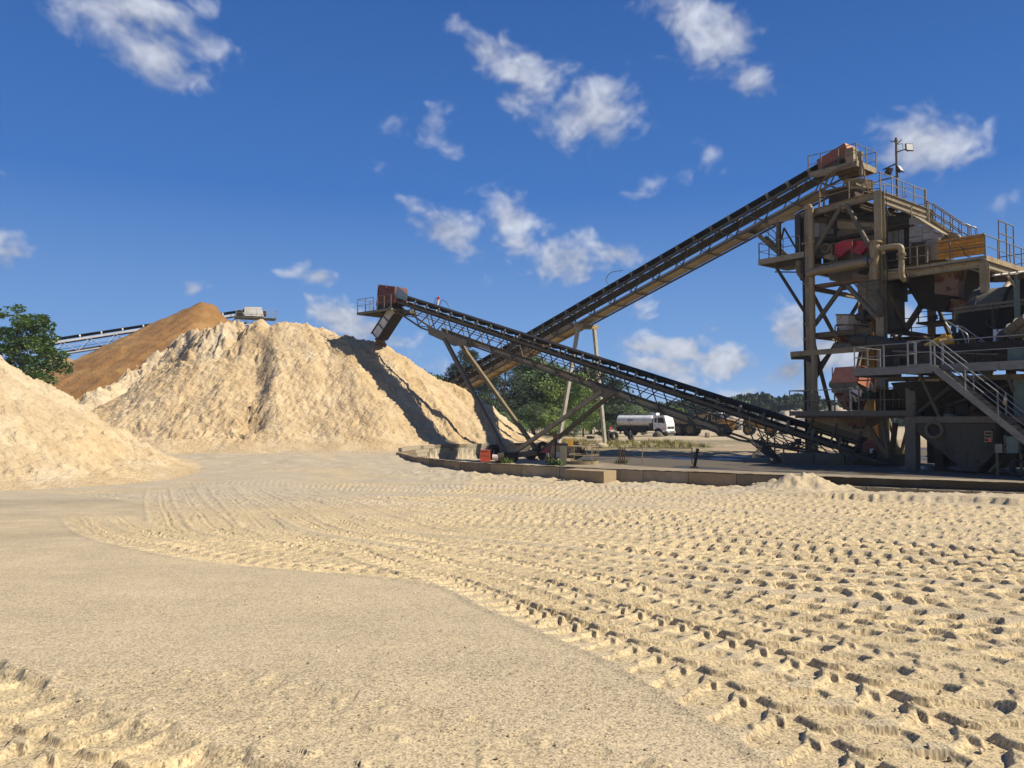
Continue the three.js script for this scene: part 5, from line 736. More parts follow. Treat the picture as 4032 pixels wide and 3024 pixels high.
// the vibrating screen house inside the tower
{
  const t = thing('vibrating_screen', 'big grey screen housing with dirty panels inside the tower', 'screen', T(1.5, 2, yD1)), mb = new MB(), b = .95;
  const add = (list, nm, mt, bb = b, th = .06) => poly(mb, list, bb, th).build(nm, mt, t);
  add([[590, 690], [760, 700], [760, 1010], [590, 1010]], 'panel', M.panelDirty); add([[772, 705], [1110, 738], [1110, 1010], [772, 1010]], 'panel', M.panelDirty, b + .02); add([[1150, 720], [1330, 745], [1330, 1060], [1150, 1060]], 'panel', M.dark);
  add([[590, 660], [1350, 690], [1350, 745], [590, 690]], 'roof_edge', M.dark, b - .03, .1);
  // light panels and louvres
  for (const [x0, x1, y0, y1] of [[600, 640, 738, 845], [645, 690, 740, 840], [700, 755, 715, 840]]) add([[x0, y0], [x1, y0 + 4], [x1, y1], [x0, y1]], 'louvre', x0 < 650 ? M.panel : M.dgrey, b - .06, .03);
  for (const [x0, x1] of [[1165, 1205], [1210, 1245], [1250, 1290]]) add([[x0, 783], [x1, 786], [x1, 930], [x0, 930]], 'louvre', M.galv, b - .06, .04);
  add([[960, 768], [1040, 768], [1040, 870], [960, 870]], 'patch', M.panelDirty, b - .05, .03); add([[775, 725], [1105, 745], [1105, 790], [775, 780]], 'patch', M.body, b - .05, .03);
  for (const y of [700, 860]) add([[1110, y + 20], [1150, y + 22], [1150, y + 60], [1110, y + 58]], 'stiffener', M.grey, b - .08, .05);
  add([[758, 700], [774, 700], [774, 900], [758, 900]], 'gap_strip', M.black, b - .03, .03);
  // stepped light-grey chute panels with seams at the right
  const seams = [[[1330, 700], [1400, 700], [1430, 722], [1430, 752], [1330, 758]], [[1433, 724], [1500, 775], [1500, 805], [1433, 815]], [[1330, 762], [1430, 756], [1430, 838], [1330, 850]], [[1433, 818], [1512, 808], [1560, 812], [1560, 850], [1433, 872]], [[1330, 855], [1430, 842], [1430, 1030], [1330, 1042]], [[1433, 876], [1560, 856], [1560, 1020], [1433, 1030]], [[1503, 780], [1600, 850], [1560, 850], [1560, 812], [1503, 806]]];
  for (const s of seams) add(s, 'chute_panel', M.panel, .75, .05);
  mb.bar(PA(...Za(1398, 696), 1.4), PA(...Za(1625, 835), 1.4), 1.5, .06).build('chute_edge', M.cream, t);
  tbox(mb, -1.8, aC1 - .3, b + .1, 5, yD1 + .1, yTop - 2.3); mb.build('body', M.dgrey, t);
  // hopper below the screen: seamed panels narrowing down
  for (const s of [[[690, 1100], [780, 1100], [780, 1190], [720, 1180]], [[784, 1100], [886, 1120], [886, 1190], [784, 1192]], [[890, 1120], [1000, 1140], [1000, 1235], [890, 1195]], [[1004, 1130], [1090, 1120], [1090, 1250], [1004, 1250]], [[895, 1200], [1000, 1240], [1000, 1280], [945, 1300], [930, 1240]], [[1004, 1255], [1090, 1255], [1090, 1420], [1004, 1440]], [[950, 1305], [1000, 1285], [1000, 1440], [985, 1440]]]) add(s, 'hopper_panel', M.panel, 1.6, .05);
  tbox(mb, .1, 2.1, 1.7, 3.4, yMid - 1.0, yD1 - .2); mb.build('hopper', M.dgrey, t); tbox(mb, .1, .75, 1.68, 3.0, yMid - 2.9, yMid - .9); mb.build('hopper', M.panelDirty, t);
}
{ // red belt guard, motor
  const t = thing('belt_guard', 'bright red belt guard in front of the screen housing in the tower', 'guard', PA(...Za(880, 930), .5)), mb = new MB();
  poly(mb, [[765, 905], [840, 870], [905, 878], [895, 925], [800, 1005], [765, 1000]], .55, .3).build('cover', M.red, t); poly(mb, [[880, 875], [985, 880], [1010, 930], [960, 985], [880, 960]], .62, .25).build('cover', M.red, t);
  const c = PA(...Za(865, 905), .38); mb.rod(c, c.clone().add(V(-TB[0] * .08, 0, TB[1] * .08)), .3, 24).build('hub', M.red, t);
  const m = thing('electric_motor', 'pale round motor left of the red belt guard', 'motor', PA(...Za(715, 940), .4)), p = PA(...Za(715, 940), .5); mb.rod(p, p.clone().add(V(-TB[0] * .5, 0, TB[1] * .5)), .27, 18).build('body', M.cream, m); mb.rod(p.clone().add(V(-TB[0] * .5, 0, TB[1] * .5)), p.clone().add(V(-TB[0] * .56, 0, TB[1] * .56)), .22, 18).build('fan_cover', M.dgrey, m); mb.box(p.clone().add(V(0, -.36, 0)), .6, .16, .5).build('foot', M.dgrey, m);
  poly(mb, [[680, 995], [740, 975], [770, 1000], [760, 1030], [690, 1015]], .3, .4).build('base', M.body, m);
}
{ // yellow plastic screen panels leaning on the deck rail
  const t = thing('screen_panel_stack', 'yellow slotted screen panels standing behind the deck railing of the tower', 'screen panels', PA(...Za(1730, 1000), .2)), mb = new MB(), b = .15;
  const cx = [1552, 1605, 1660, 1716, 1775, 1835, 1902];
  const yt = (x) => 876 - (x - 1552) * 55 / 350, yb = (x) => 1022 - (x - 1552) * 45 / 350;
  for (let i = 0; i < 6; i++) for (let k = 0; k < 6; k++) { const x0 = cx[i] + 2, x1 = cx[i + 1] - 2, m = (x, q) => mix(yt(x), yb(x), q), q0 = k / 6 + .012, q1 = (k + 1) / 6 - .012; poly(mb, [[x0, m(x0, q0)], [x1, m(x1, q0)], [x1, m(x1, q1)], [x0, m(x0, q1)]], b, .05).build('panel', M.screen, t); }
  for (const x of cx) poly(mb, [[x - 2, yt(x)], [x + 2, yt(x)], [x + 2, yb(x)], [x - 2, yb(x)]], b - .02, .06).build('rib', M.yellow, t);
  poly(mb, [[1549, 874], [1549, 1022], [1902, 978], [1902, 818]], b + .05, .02).build('backing', M.screen, t); poly(mb, [[1900, 815], [1912, 816], [1914, 980], [1902, 982]], b - .02, .1).build('frame', M.cream, t);
}
{ const mb = new MB(), t = thing('brown_sheet', 'brown sheet in a frame on the tower deck, left of the yellow screen panels', 'sheet', PA(...Za(1410, 960), .4)); poly(mb, [[1347, 890], [1455, 880], [1455, 1045], [1347, 1055]], .4, .05).build('sheet', M.brown, t); poly(mb, [[1456, 872], [1472, 870], [1472, 1040], [1456, 1044]], .38, .08).build('frame', M.grey, t); poly(mb, [[1330, 880], [1345, 880], [1345, 1052], [1330, 1052]], .38, .08).build('frame', M.grey, t);
  const d = thing('dome_cover', 'grey round cover plate behind the yellow screen panels', 'cover', PA(...Za(1650, 860), 1.6)), c = PA(...Za(1645, 894), 1.6); mb.rod(c, c.clone().add(V(TB[0] * .3, 0, -TB[1] * .3)), .55, 28).build('disc', M.body, d); mb.bend([c.clone().add(V(0, .58, 0)), c.clone().add(V(.4, .5, .1)), c.clone().add(V(.62, .1, .15))], .02, .3, 6).build('hose', M.black, d); }
{ // pipework on the front of the tower
  const mb = new MB(), p = (x, y, b) => PA(...Za(x, y), b), t = thing('slurry_pipe', 'thick beige slurry pipe running along the front of the tower below the screen', 'pipe', p(800, 1070, -.6));
  mb.bend([p(560, 1130, -.3), p(615, 1108, -.5), p(830, 1072, -.6), p(1000, 1038, -.6)], .25, .6, 16).build('pipe', M.cream, t); mb.rod(p(1000, 1038, -.6), p(1022, 1034, -.6), .33, 18).build('flange', M.galv, t); mb.rod(p(1022, 1034, -.6), p(1062, 1028, -.55), .24, 16).build('pipe_end', M.grey, t);
  const v = thing('riser_pipe', 'upright beige pipe with flanged top in front of the corner column', 'pipe', p(1063, 1000, -.5)); mb.rod(p(1063, 1180, -.5), p(1063, 885, -.5), .26, 18).build('pipe', M.cream, v); mb.rod(p(1063, 892, -.5), p(1063, 880, -.5), .36, 18).build('flange', M.cream, v); mb.rod(p(1063, 1122, -.5), p(1063, 1114, -.5), .31, 18).build('flange', M.cream, v);
  mb.hull([p(1040, 1180, -.75), p(1090, 1180, -.75), p(1090, 1180, -.25), p(1040, 1180, -.25)], [p(1044, 1250, -.7), p(1100, 1250, -.7), p(1100, 1250, -.3), p(1044, 1250, -.3)]).build('box', M.grey, v); mb.bend([p(1068, 1245, -.5), p(1075, 1300, -.5), p(1108, 1340, -.3), p(1108, 1460, -.1)], .22, .5, 14).build('elbow', M.panelDirty, v);
  const h = thing('branch_pipe', 'thin beige bent pipe with a flanged coupling on the right of the corner column', 'pipe', p(1180, 930, -.5)); mb.bend([p(1088, 942, -.5), p(1190, 920, -.6), p(1268, 918, -.6), p(1270, 980, -.6), p(1268, 1150, -.6), p(1300, 1180, -.4)], .155, .5, 14).build('pipe', M.cream, h); for (const [x, y] of [[1268, 972], [1268, 985], [1268, 1008]]) mb.rod(p(x, y, -.6), p(x, y + 7, -.6), .24, 16).build('flange', M.cream, h); mb.rod(p(1088, 945, -.5), p(1098, 942, -.5), .22, 14).build('flange', M.cream, h); mb.rod(p(1300, 1165, -.4), p(1318, 1168, -.3), .24, 14).build('flange', M.brown, h);
  const e = thing('elbow_pipe', 'short tan elbow pipe under the left platform of the tower', 'pipe', p(485, 1110, .2)); mb.bend([p(482, 1030, .3), p(484, 1120, .3), p(510, 1150, .2), p(530, 1148, .1)], .2, .3, 14).build('pipe', M.tan, e); mb.rod(p(503, 1150, .2), p(512, 1150, .2), .27, 14).build('flange', M.tan, e);
}
// dark hoppers hanging under the right deck
{
  const t = thing('under_hopper', 'dark stained steel hopper hanging under the right deck of the tower', 'hopper', T(-3, 2.4, yDeck - 1)), mb = new MB(), b = .9;
  const q = (x, y, bb) => { const [a, , yy] = abOf(PA(...Za(x, y), b)); return T(a, bb, yy); };
  mb.hull([[1390, 1390], [1590, 1400], [1590, 1400], [1390, 1390]].map(([x, y], i) => q(x, y, i < 2 ? b + .4 : 3.6)), [[1240, 1110], [1740, 1060], [1740, 1060], [1240, 1110]].map(([x, y], i) => q(x, y, i < 2 ? b : 4.2))).build('body', M.dark, t);
  const box = [[1555, 1090], [1740, 1070], [1740, 1310], [1555, 1290]]; mb.hull(box.map(([x, y]) => q(x, y, b + .2)).reverse(), box.map(([x, y]) => q(x, y, b - .5)).reverse()).build('discharge_box', M.rustDark, t);
  mb.hull([q(1550, 1390, b + .6), q(1690, 1440, b + .6), q(1690, 1440, 3.2), q(1550, 1390, 3.2)], [q(1450, 1290, b + .3), q(1760, 1330, b + .3), q(1760, 1330, 3.2), q(1450, 1290, 3.2)]).build('trough', M.rustDark, t);
}
// rusty tank
{
  const t = thing('rusty_tank', 'white paint and rust covered box tank standing in the tower', 'tank', PA(...Zb(680, 330), .6)), mb = new MB(), q = (x, y, b) => { const [a, , yy] = abOf(PA(...Zb(x, y), .4)); return T(a, b, yy); };
  const ring = (y, x0, x1, x2, b0) => [q(x0, y, b0 + .5), q(x0 + 8, y, b0), q(x1, y, b0), q(x2, y, b0 + .6), q(x2, y, b0 + 1.6), q(x0, y, b0 + 1.6)];
  mb.hull(ring(165, 602, 705, 760, .4), ring(75, 598, 705, 762, .4)).build('upper_shell', M.rust, t); mb.hull(ring(245, 602, 705, 758, .43), ring(165, 602, 705, 760, .42)).build('lower_shell', M.rust, t); mb.hull(ring(345, 606, 700, 750, .5), ring(245, 602, 705, 758, .45)).build('base_shell', M.rustDark, t);
  for (const y of [78, 160, 255]) mb.hull(ring(y + 8, 594, 708, 766, .37), ring(y, 594, 708, 766, .37)).build('band', M.brown, t);
  const pp = (x, y, b) => q(x, y, b); mb.rod(pp(755, 95, .8), pp(815, 92, .7), .22, 14).build('pipe', M.dgrey, t); mb.rod(pp(815, 95, .7), pp(838, 94, .7), .42, 18).build('flange', M.dgrey, t); mb.rod(pp(838, 94, .7), pp(905, 92, .7), .18, 12).build('pipe', M.dgrey, t);
}
{ const mb = new MB(), p0 = PA(...Zb(740, 290), -.4), p1 = PA(...Zb(1330, 345), -.6), t = thing('drain_pipe', 'thick grey drain pipe leading right from under the rusty tank', 'pipe', p0); mb.bend([p0, PA(...Zb(960, 300), -.5), PA(...Zb(1060, 335), -.8), p1], .3, 1, 16).build('pipe', M.dgrey, t); mb.rod(PA(...Zb(860, 296), -.45), PA(...Zb(872, 297), -.45), .37, 16).build('flange', M.dgrey, t); }

{ // electric cables draped along the tower front, notices on the columns
  const mb = new MB(), p = (x, y, b = -.12) => PA(...Za(x, y), b); let t = thing('cable_bundle', 'black cables draped along the front beams of the tower', 'cables', p(900, 1010));
  for (const l of [[[565, 1015], [640, 1050], [760, 1060], [900, 1075], [1030, 1092], [1105, 1098]], [[1150, 480], [1156, 700], [1150, 900], [1160, 1090], [1158, 1400]], [[1165, 1110], [1400, 1088], [1650, 1052], [1880, 1018]], [[640, 545], [800, 512], [960, 488], [1100, 470]], [[520, 600], [516, 760], [522, 980], [518, 1300], [520, 1540]], [[1700, 900], [1740, 930], [1760, 985], [1800, 1000]]]) mb.pipe(l.map(([x, y], i) => p(x, y + 3 * (i % 2), -.2)), .022, 6, 40).build('cable', M.black, t);
  t = thing('notice_plate', 'small pale notice plate on the corner column of the tower', 'sign', p(1128, 850, -.3)); mb.box(p(1128, 955, -.3), .22, .3, .02, new THREE.Matrix4().makeRotationY(Math.atan2(TA[1], TA[0]))).build('plate', M.dirtyWhite, t);
  t = thing('switch_box', 'pale switch box on the dirty panel left of the red belt guard', 'switch box', p(725, 800, .8)); poly(mb, [[708, 785], [742, 787], [742, 822], [708, 820]], .82, .12).build('case', M.panel, t); for (const [x, y] of [[716, 795], [728, 796], [716, 808], [728, 810]]) poly(mb, [[x - 3, y - 3], [x + 3, y - 3], [x + 3, y + 3], [x - 3, y + 3]], .74, .02).build('button', M.black, t);
  poly(mb, [[768, 790], [780, 776], [792, 788], [780, 802]], .84, .03); t = thing('diamond_sign', 'small dark diamond shaped sign on the dirty screen panel', 'sign', p(780, 788, .84)); mb.build('plate', M.black, t);
}

// ------------------------------------------------------------------ galvanised deck, stair and machines in front of the tower
MB.prototype.local = function (name, mat, parent) { const m = new THREE.Mesh(this.geo(null), mat); m.name = name; m.castShadow = m.receiveShadow = true; parent.add(m); this.g = []; return m; };
const N1 = view(2420, 1560, 0.25316), N2 = view(1850, 1680, 0.29385), N3 = view(2280, 1660, 0.37975), N4 = view(3560, 1000, 0.3014);
const polyV = (mb, vw, list, b, t) => mb.plate(list.map(([x, y]) => PA(...vw(x, y), b)), t, V(-TB[0], 0, TB[1]));
const slab = SLAB_Y;
const DK = {};
{
  const bF = -7.2, bD = -6.4, bB = -2.6, mb = new MB(), c0 = PA(...Y4(312, 1205), bF), yF = c0.y, aL0 = aOf(c0), aL1 = aOf(PA(...Y4(705, 1200), bF)), aW = aOf(PA(...Zb(757, 500), bD)), aE = -16;
  Object.assign(DK, { yF, aL0, aL1, aW });
  const t = thing('walkway_platform', 'galvanised steel walkway with landing, railings and stair in front of the tower', 'walkway', T(-6, -6, yF));
  tbox(mb, aW, aE, bD, bB, yF - .06, yF); mb.build('deck_grating', M.dgrey, t); tbox(mb, aL0, aL1, bF, bD, yF - .06, yF - .002); mb.build('deck_grating', M.galv, t);
  for (const [a, b] of [[aW, aL0 + .02], [aL1 - .02, aL1 - 2.3], [aL1 - 2.32, aE]]) mb.bar(T(a, bD - .02, yF - .13), T(b, bD - .02, yF - .13), .03, .36).build('fascia', M.galv, t);
  for (const [p, q] of [[[aL0, bF], [aL1, bF]], [[aL0, bF], [aL0, bD]], [[aW, bD], [aW, bB]]]) mb.bar(T(...p, yF - .15), T(...q, yF - .15), .03, .42).build('fascia', M.galv, t);
  for (let k = 0; k < 7; k++) mb.bar(T(aW - .4 - k * 2, bD, yF - .2), T(aW - .4 - k * 2, bB, yF - .2), .1, .24).build('joist', M.dgrey, t);
  const rl = (pts, o) => railing(t, pts.map(([a, b]) => T(a, b, yF)), 1.08, M.galvRail, { gap: 1.7, r: .026, ...o });
  rl([[aW, bB], [aW, bD], [aL0 + .05, bD]], { gap: 1.2 }); rl([[aL0, bD], [aL0, bF]], { gap: .8 }); rl([[aL0, bF], [aL1 + .05, bF]], { gap: 1.1 }); rl([[aL1 - .1, bD], [-9.6, bD], [-16, bD]], { gap: 3.4 });
  const foot = T(aL1 - 5.0, (bF + bD) / 2, yF - 4.62), top = T(aL1 - .02, (bF + bD) / 2, yF - .1), side = V(TB[0], 0, -TB[1]).multiplyScalar(.40);
  stair(t, top, foot, side, 22, M.galv, { depth: .27, tread: M.galv });
  for (const k of [-1, 1]) { const p = top.clone().addScaledVector(side, k * 1.05), q = foot.clone().addScaledVector(side, k * 1.05); for (const h of [.62, 1.12]) mb.rod(p.clone().add(V(0, h, 0)), q.clone().add(V(0, h, 0)), .026, 8).build('stair_rail', M.galvRail, t); for (let i = 0; i <= 4; i++) { const c = p.clone().lerp(q, .02 + i * .24); mb.bar(c.clone().add(V(0, -.05, 0)), c.clone().add(V(0, 1.1, 0)), .04, .06).build('post', M.galvRail, t); } }
  // struts from the silo to the landing and deck
  for (const [p, q, m] of [[Y6(445, 85), Y6(735, 715), M.dgrey], [Y6(240, 130), Y6(330, 320), M.dark], [Y6(1705, 80), Y6(1810, 340), M.dgrey]]) mb.bar(PA(...p, -6.55), PA(...q, -6.55), .1, .12).build('strut', m, t);
  // hooped hand rails of the stair that climbs over the machine
  for (const [u, b] of [[[[910, 475], [1010, 620], [1022, 990]], -4.2], [[[915, 470], [950, 478], [1300, 690], [1300, 940]], -4.3], [[[1150, 550], [1260, 790], [1265, 940]], -3.6], [[[1155, 550], [1190, 560], [1590, 830], [1605, 950]], -3.7], [[[1450, 800], [1520, 800], [1525, 950]], -3.9]]) mb.bend(u.map(([x, y]) => PA(...Y4(x, y), b)), .03, .25, 8).build('hoop_rail', M.galvRail, t);
}
{
  const t = thing('dewatering_screen', 'long grey machine with bolted side plates on the galvanised walkway', 'machine', T(-6, -5, DK.yF)), mb = new MB(), b = -5.3;
  const P4 = (list, nm, mt, bb = b, th = .05) => polyV(mb, Y4, list, bb, th).build(nm, mt, t);
  for (const [x0, x1, y0, y1] of [[80, 185, 985, 1200], [190, 320, 985, 1075], [480, 685, 1005, 1205], [705, 885, 1010, 1210], [925, 1140, 1015, 1210], [1160, 1400, 1020, 1190], [1420, 1690, 1020, 1170]]) P4([[x0, y0], [x1, y0 + 2], [x1, y1 - 4], [x0, y1]], 'side_plate', M.dgrey);
  P4([[60, 950], [1780, 1005], [1780, 1028], [60, 975]], 'top_rail_beam', M.grey, b - .06, .14); P4([[1700, 1030], [1930, 1010], [1930, 1140], [1700, 1160]], 'side_plate', M.brown); P4([[1940, 930], [2205, 920], [2205, 1150], [1940, 1160]], 'end_plate', M.greenGrey);
  for (const [x, y] of [[100, 1010], [140, 1010], [165, 1010], [100, 1055], [140, 1055], [820, 1040], [860, 1060], [1270, 1045], [1330, 1060], [1340, 1095], [1275, 1095], [1490, 1050], [1490, 1095], [1520, 1075], [560, 1110]]) { const c = PA(...Y4(x, y), b - .04); mb.rod(c, c.clone().add(V(-TB[0] * .04, 0, TB[1] * .04)), .03, 6).build('bolt', M.dark, t); }
  tbox(mb, DK.aW - .7, -15, b + .1, b + 2.2, DK.yF + .05, DK.yF + 1.0); mb.build('body', M.dark, t); P4([[0, 1010], [60, 1010], [110, 1260], [0, 1260]], 'end_plate', M.grey, b + .3); P4([[1080, 950], [1760, 965], [1760, 985], [1080, 975]], 'deck_pad', M.black, b + .3, .9);
  P4([[150, 1190], [420, 1185], [420, 1262], [150, 1262]], 'base_beam', M.grey, b - .1, .1);
  for (const [x0, y0, x1, y1] of [[620, 930, 900, 790], [840, 850, 1000, 800]]) { const p = PA(...Y4(x0, y0), -4.6), q = PA(...Y4(x1, y1), -4.4); mb.rod(p, q, .26, 16); mb.rod(q, q.clone().lerp(p, -.25), .29, 16).build('vibrator_motor', M.yellow, t); }
  { const c = PA(...Y4(1365, 905), -4.3); polyV(mb, Y4, [[1290, 945], [1320, 855], [1355, 870], [1435, 940], [1430, 952], [1370, 948]], -4.3, .2).build('belt_cover', M.pinkRed, t); polyV(mb, Y4, [[1190, 940], [1235, 870], [1255, 940]], -4.4, .1).build('belt_cover', M.pinkRed, t); polyV(mb, Y4, [[1085, 900], [1145, 830], [1200, 900], [1190, 940], [1060, 925]], -4.3, .2).build('drive', M.dark, t); }
  polyV(mb, Y4, [[800, 870], [900, 880], [1040, 970], [940, 960]], -4.9, .1).build('feed_tray', M.cream, t);
}
{ // slotted yellow plate behind the hand rails
  const t = thing('slotted_plate', 'ochre round-ended slotted plate standing behind the stair hand rails', 'plate', PA(...Y4(1375, 790), -2.8)), mb = new MB(); polyV(mb, Y4, [[1320, 880], [1325, 760], [1345, 710], [1375, 690], [1405, 715], [1420, 770], [1415, 860], [1385, 890]], -2.8, .05).build('plate', M.brown, t);
  for (let k = 0; k < 7; k++) for (const x of [1338, 1385]) polyV(mb, Y4, [[x, 725 + k * 22], [x + 32, 727 + k * 22], [x + 32, 733 + k * 22], [x, 731 + k * 22]], -2.84, .03).build('slot_rib', M.yellow, t);
}
// silo with V bottom, legs, round port
{
  const b = -6.7, mb = new MB(), t = thing('settling_tank', 'big dark grey V-bottomed tank with a round flanged port beside the stair', 'tank', T(-7, -5, slab)), q = (x, y, bb = b) => { const [a, , yy] = abOf(PA(...Y6(x, y), b)); return T(a, bb, yy); };
  const prism = (list, nm, mt, b0 = b, b1 = b + 3.4) => { mb.hull(list.map(([x, y]) => q(x, y, b1)), list.map(([x, y]) => q(x, y, b0))); return mb.build(nm, mt, t); };
  prism([[385, 800], [1540, 800], [1540, 1215], [1262, 1500], [1108, 1500], [390, 925]], 'body', M.dgrey, b + .05);
  prism([[228, 702], [1990, 695], [1990, 790], [228, 795]], 'top_band', M.grey, b, b + 3.5);
  prism([[230, 797], [383, 797], [388, 1478], [238, 1478]], 'leg', M.grey, b, b + .5); prism([[230, 797], [383, 797], [388, 1478], [238, 1478]], 'leg', M.dgrey, b + 3.0, b + 3.5); prism([[1660, 797], [1720, 797], [1720, 1560], [1660, 1560]], 'leg', M.dgrey, b + .6, b + 1.0);
  prism([[525, 1050], [550, 1060], [552, 1470], [528, 1470]], 'leg', M.dgrey, b + 1.6, b + 1.9); prism([[560, 1080], [860, 1290], [860, 1450], [560, 1450]], 'rear_body', M.dark, b + 2.2, b + 3.4);
  prism([[1070, 1502], [1270, 1502], [1250, 1560], [1075, 1560]], 'outlet', M.dark, b + .4, b + 1.0);
  prism([[1400, 1500], [1545, 1360], [1560, 1380], [1440, 1520]], 'outlet_chute', M.tan, b + .2, b + .8);
  const c = q(658, 897, b + .05), n = V(-TB[0], 0, TB[1]), ring = new THREE.TorusGeometry(.33, .075, 10, 36); ring.scale(1, 1, .5); const face = new THREE.Matrix4().makeBasis(V(-TA[0], 0, TA[1]), V(0, 1, 0), n); ring.applyMatrix4(face); ring.translate(c.x + n.x * .1, c.y, c.z + n.z * .1); mb.add(ring); mb.build('port_flange', M.grey, t);
  { const g = new THREE.CylinderGeometry(.29, .29, .16, 32, 1, true); g.rotateX(Math.PI / 2); g.applyMatrix4(face); g.translate(c.x + n.x * .06, c.y, c.z + n.z * .06); mb.add(g); const k = new THREE.CylinderGeometry(.29, .29, .02, 32); k.rotateX(Math.PI / 2); k.applyMatrix4(face); k.translate(c.x + n.x * .012, c.y, c.z + n.z * .012); mb.build('port_neck', M.dgrey, t); mb.add(k).build('port_cover', M.dark, t); for (let i = 0; i < 16; i++) { const A = i / 16 * Math.PI * 2, o = V(-TA[0] * Math.cos(A) * .34, Math.sin(A) * .34, TA[1] * Math.cos(A) * .34).add(c).addScaledVector(n, .13); mb.rod(o, o.clone().addScaledVector(n, .03), .018, 6).build('bolt', M.dgrey, t); } }
  const f = q(658, 715, b - .004); mb.box(f.clone().add(V(0, -.1, 0)), .02, .3, .02).build('seam', M.dgrey, t);
}
{ // frame above the tank: box columns, cross braces, dark funnel, pipe stub, pump
  const b = -5.6, mb = new MB(), t = thing('support_frame', 'dark steel frame with box columns and crossed braces between the tank and the walkway', 'frame', T(-7, -4, 1.7)), q = (x, y, bb = b) => PA(...Y6(x, y), bb);
  const colb = (x0, x1, y0, y1, mt, bb = b) => { const p = abOf(q(x0, y0, bb)), r = abOf(q(x1, y1, bb)); tbox(mb, p[0], r[0], bb, bb + .5, r[2], p[2]); mb.build('column', mt, t); };
  colb(238, 385, 215, 695, M.grey); colb(400, 440, 340, 690, M.dgrey, b + .3); colb(1798, 2000, 90, 690, M.greenGrey);
  mb.bar(q(370, 685), q(885, 275), .12, .14).build('brace', M.dgrey, t); mb.bar(q(930, 510, b + .6), q(1750, 235, b + .6), .1, .12).build('brace', M.dgrey, t); mb.bar(q(660, 455, b + .8), q(820, 525, b + .8), .06, .08).build('brace', M.dgrey, t);
  const beam = (x0, y0, x1, y1, mt) => mb.bar(q(x0, y0, b - .3), q(x1, y1, b - .3), .1, .22).build('beam', mt, t); beam(0, 160, 760, 150, M.brown); beam(760, 150, 1960, 120, M.tan);
  for (let k = 0; k < 5; k++) polyV(mb, Y6, [[430 + k * 62, 155], [485 + k * 62, 153], [485 + k * 62, 188], [430 + k * 62, 190]], b - .38, .03).build('cover_strip', M.body, t);
  { const m = q(680, 190, b + 1.6), r0 = 1.9, g = new THREE.CylinderGeometry(r0, .5, 2.3, 24); g.translate(m.x, m.y - 1.2, m.z); mb.add(g).build('funnel', M.dark, t); }
  { const m = q(885, 500, b + .7); mb.rod(m, m.clone().add(V(0, -.9, 0)), .26, 18).build('pipe_stub', M.dgrey, t); mb.rod(m.clone().add(V(0, -.15, 0)), m.clone().add(V(0, -.24, 0)), .38, 18).build('flange', M.dark, t); mb.rod(m.clone().add(V(0, -.5, 0)), m.clone().add(V(0, -.68, 0)), .27, 18).build('band', M.panel, t); }
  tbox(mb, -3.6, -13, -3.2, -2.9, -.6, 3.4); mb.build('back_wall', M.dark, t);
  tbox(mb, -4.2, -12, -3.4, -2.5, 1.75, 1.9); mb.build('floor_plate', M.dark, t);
}
{ const mb = new MB(), t = thing('slurry_pump', 'rust orange pump on top of the dark grey V-bottomed tank', 'pump', PA(...Y6(1180, 640), -5.4)), p = PA(...Y6(1010, 620), -5.4), q = PA(...Y6(1190, 600), -5.4); mb.rod(p, q, .32, 18).build('casing', M.dark, t); mb.rod(q, PA(...Y6(1260, 620), -5.4), .24, 16).build('motor', M.brown, t); polyV(mb, Y6, [[1150, 690], [1230, 640], [1350, 670], [1380, 690]], -6.0, .4).build('base', M.brown, t); }
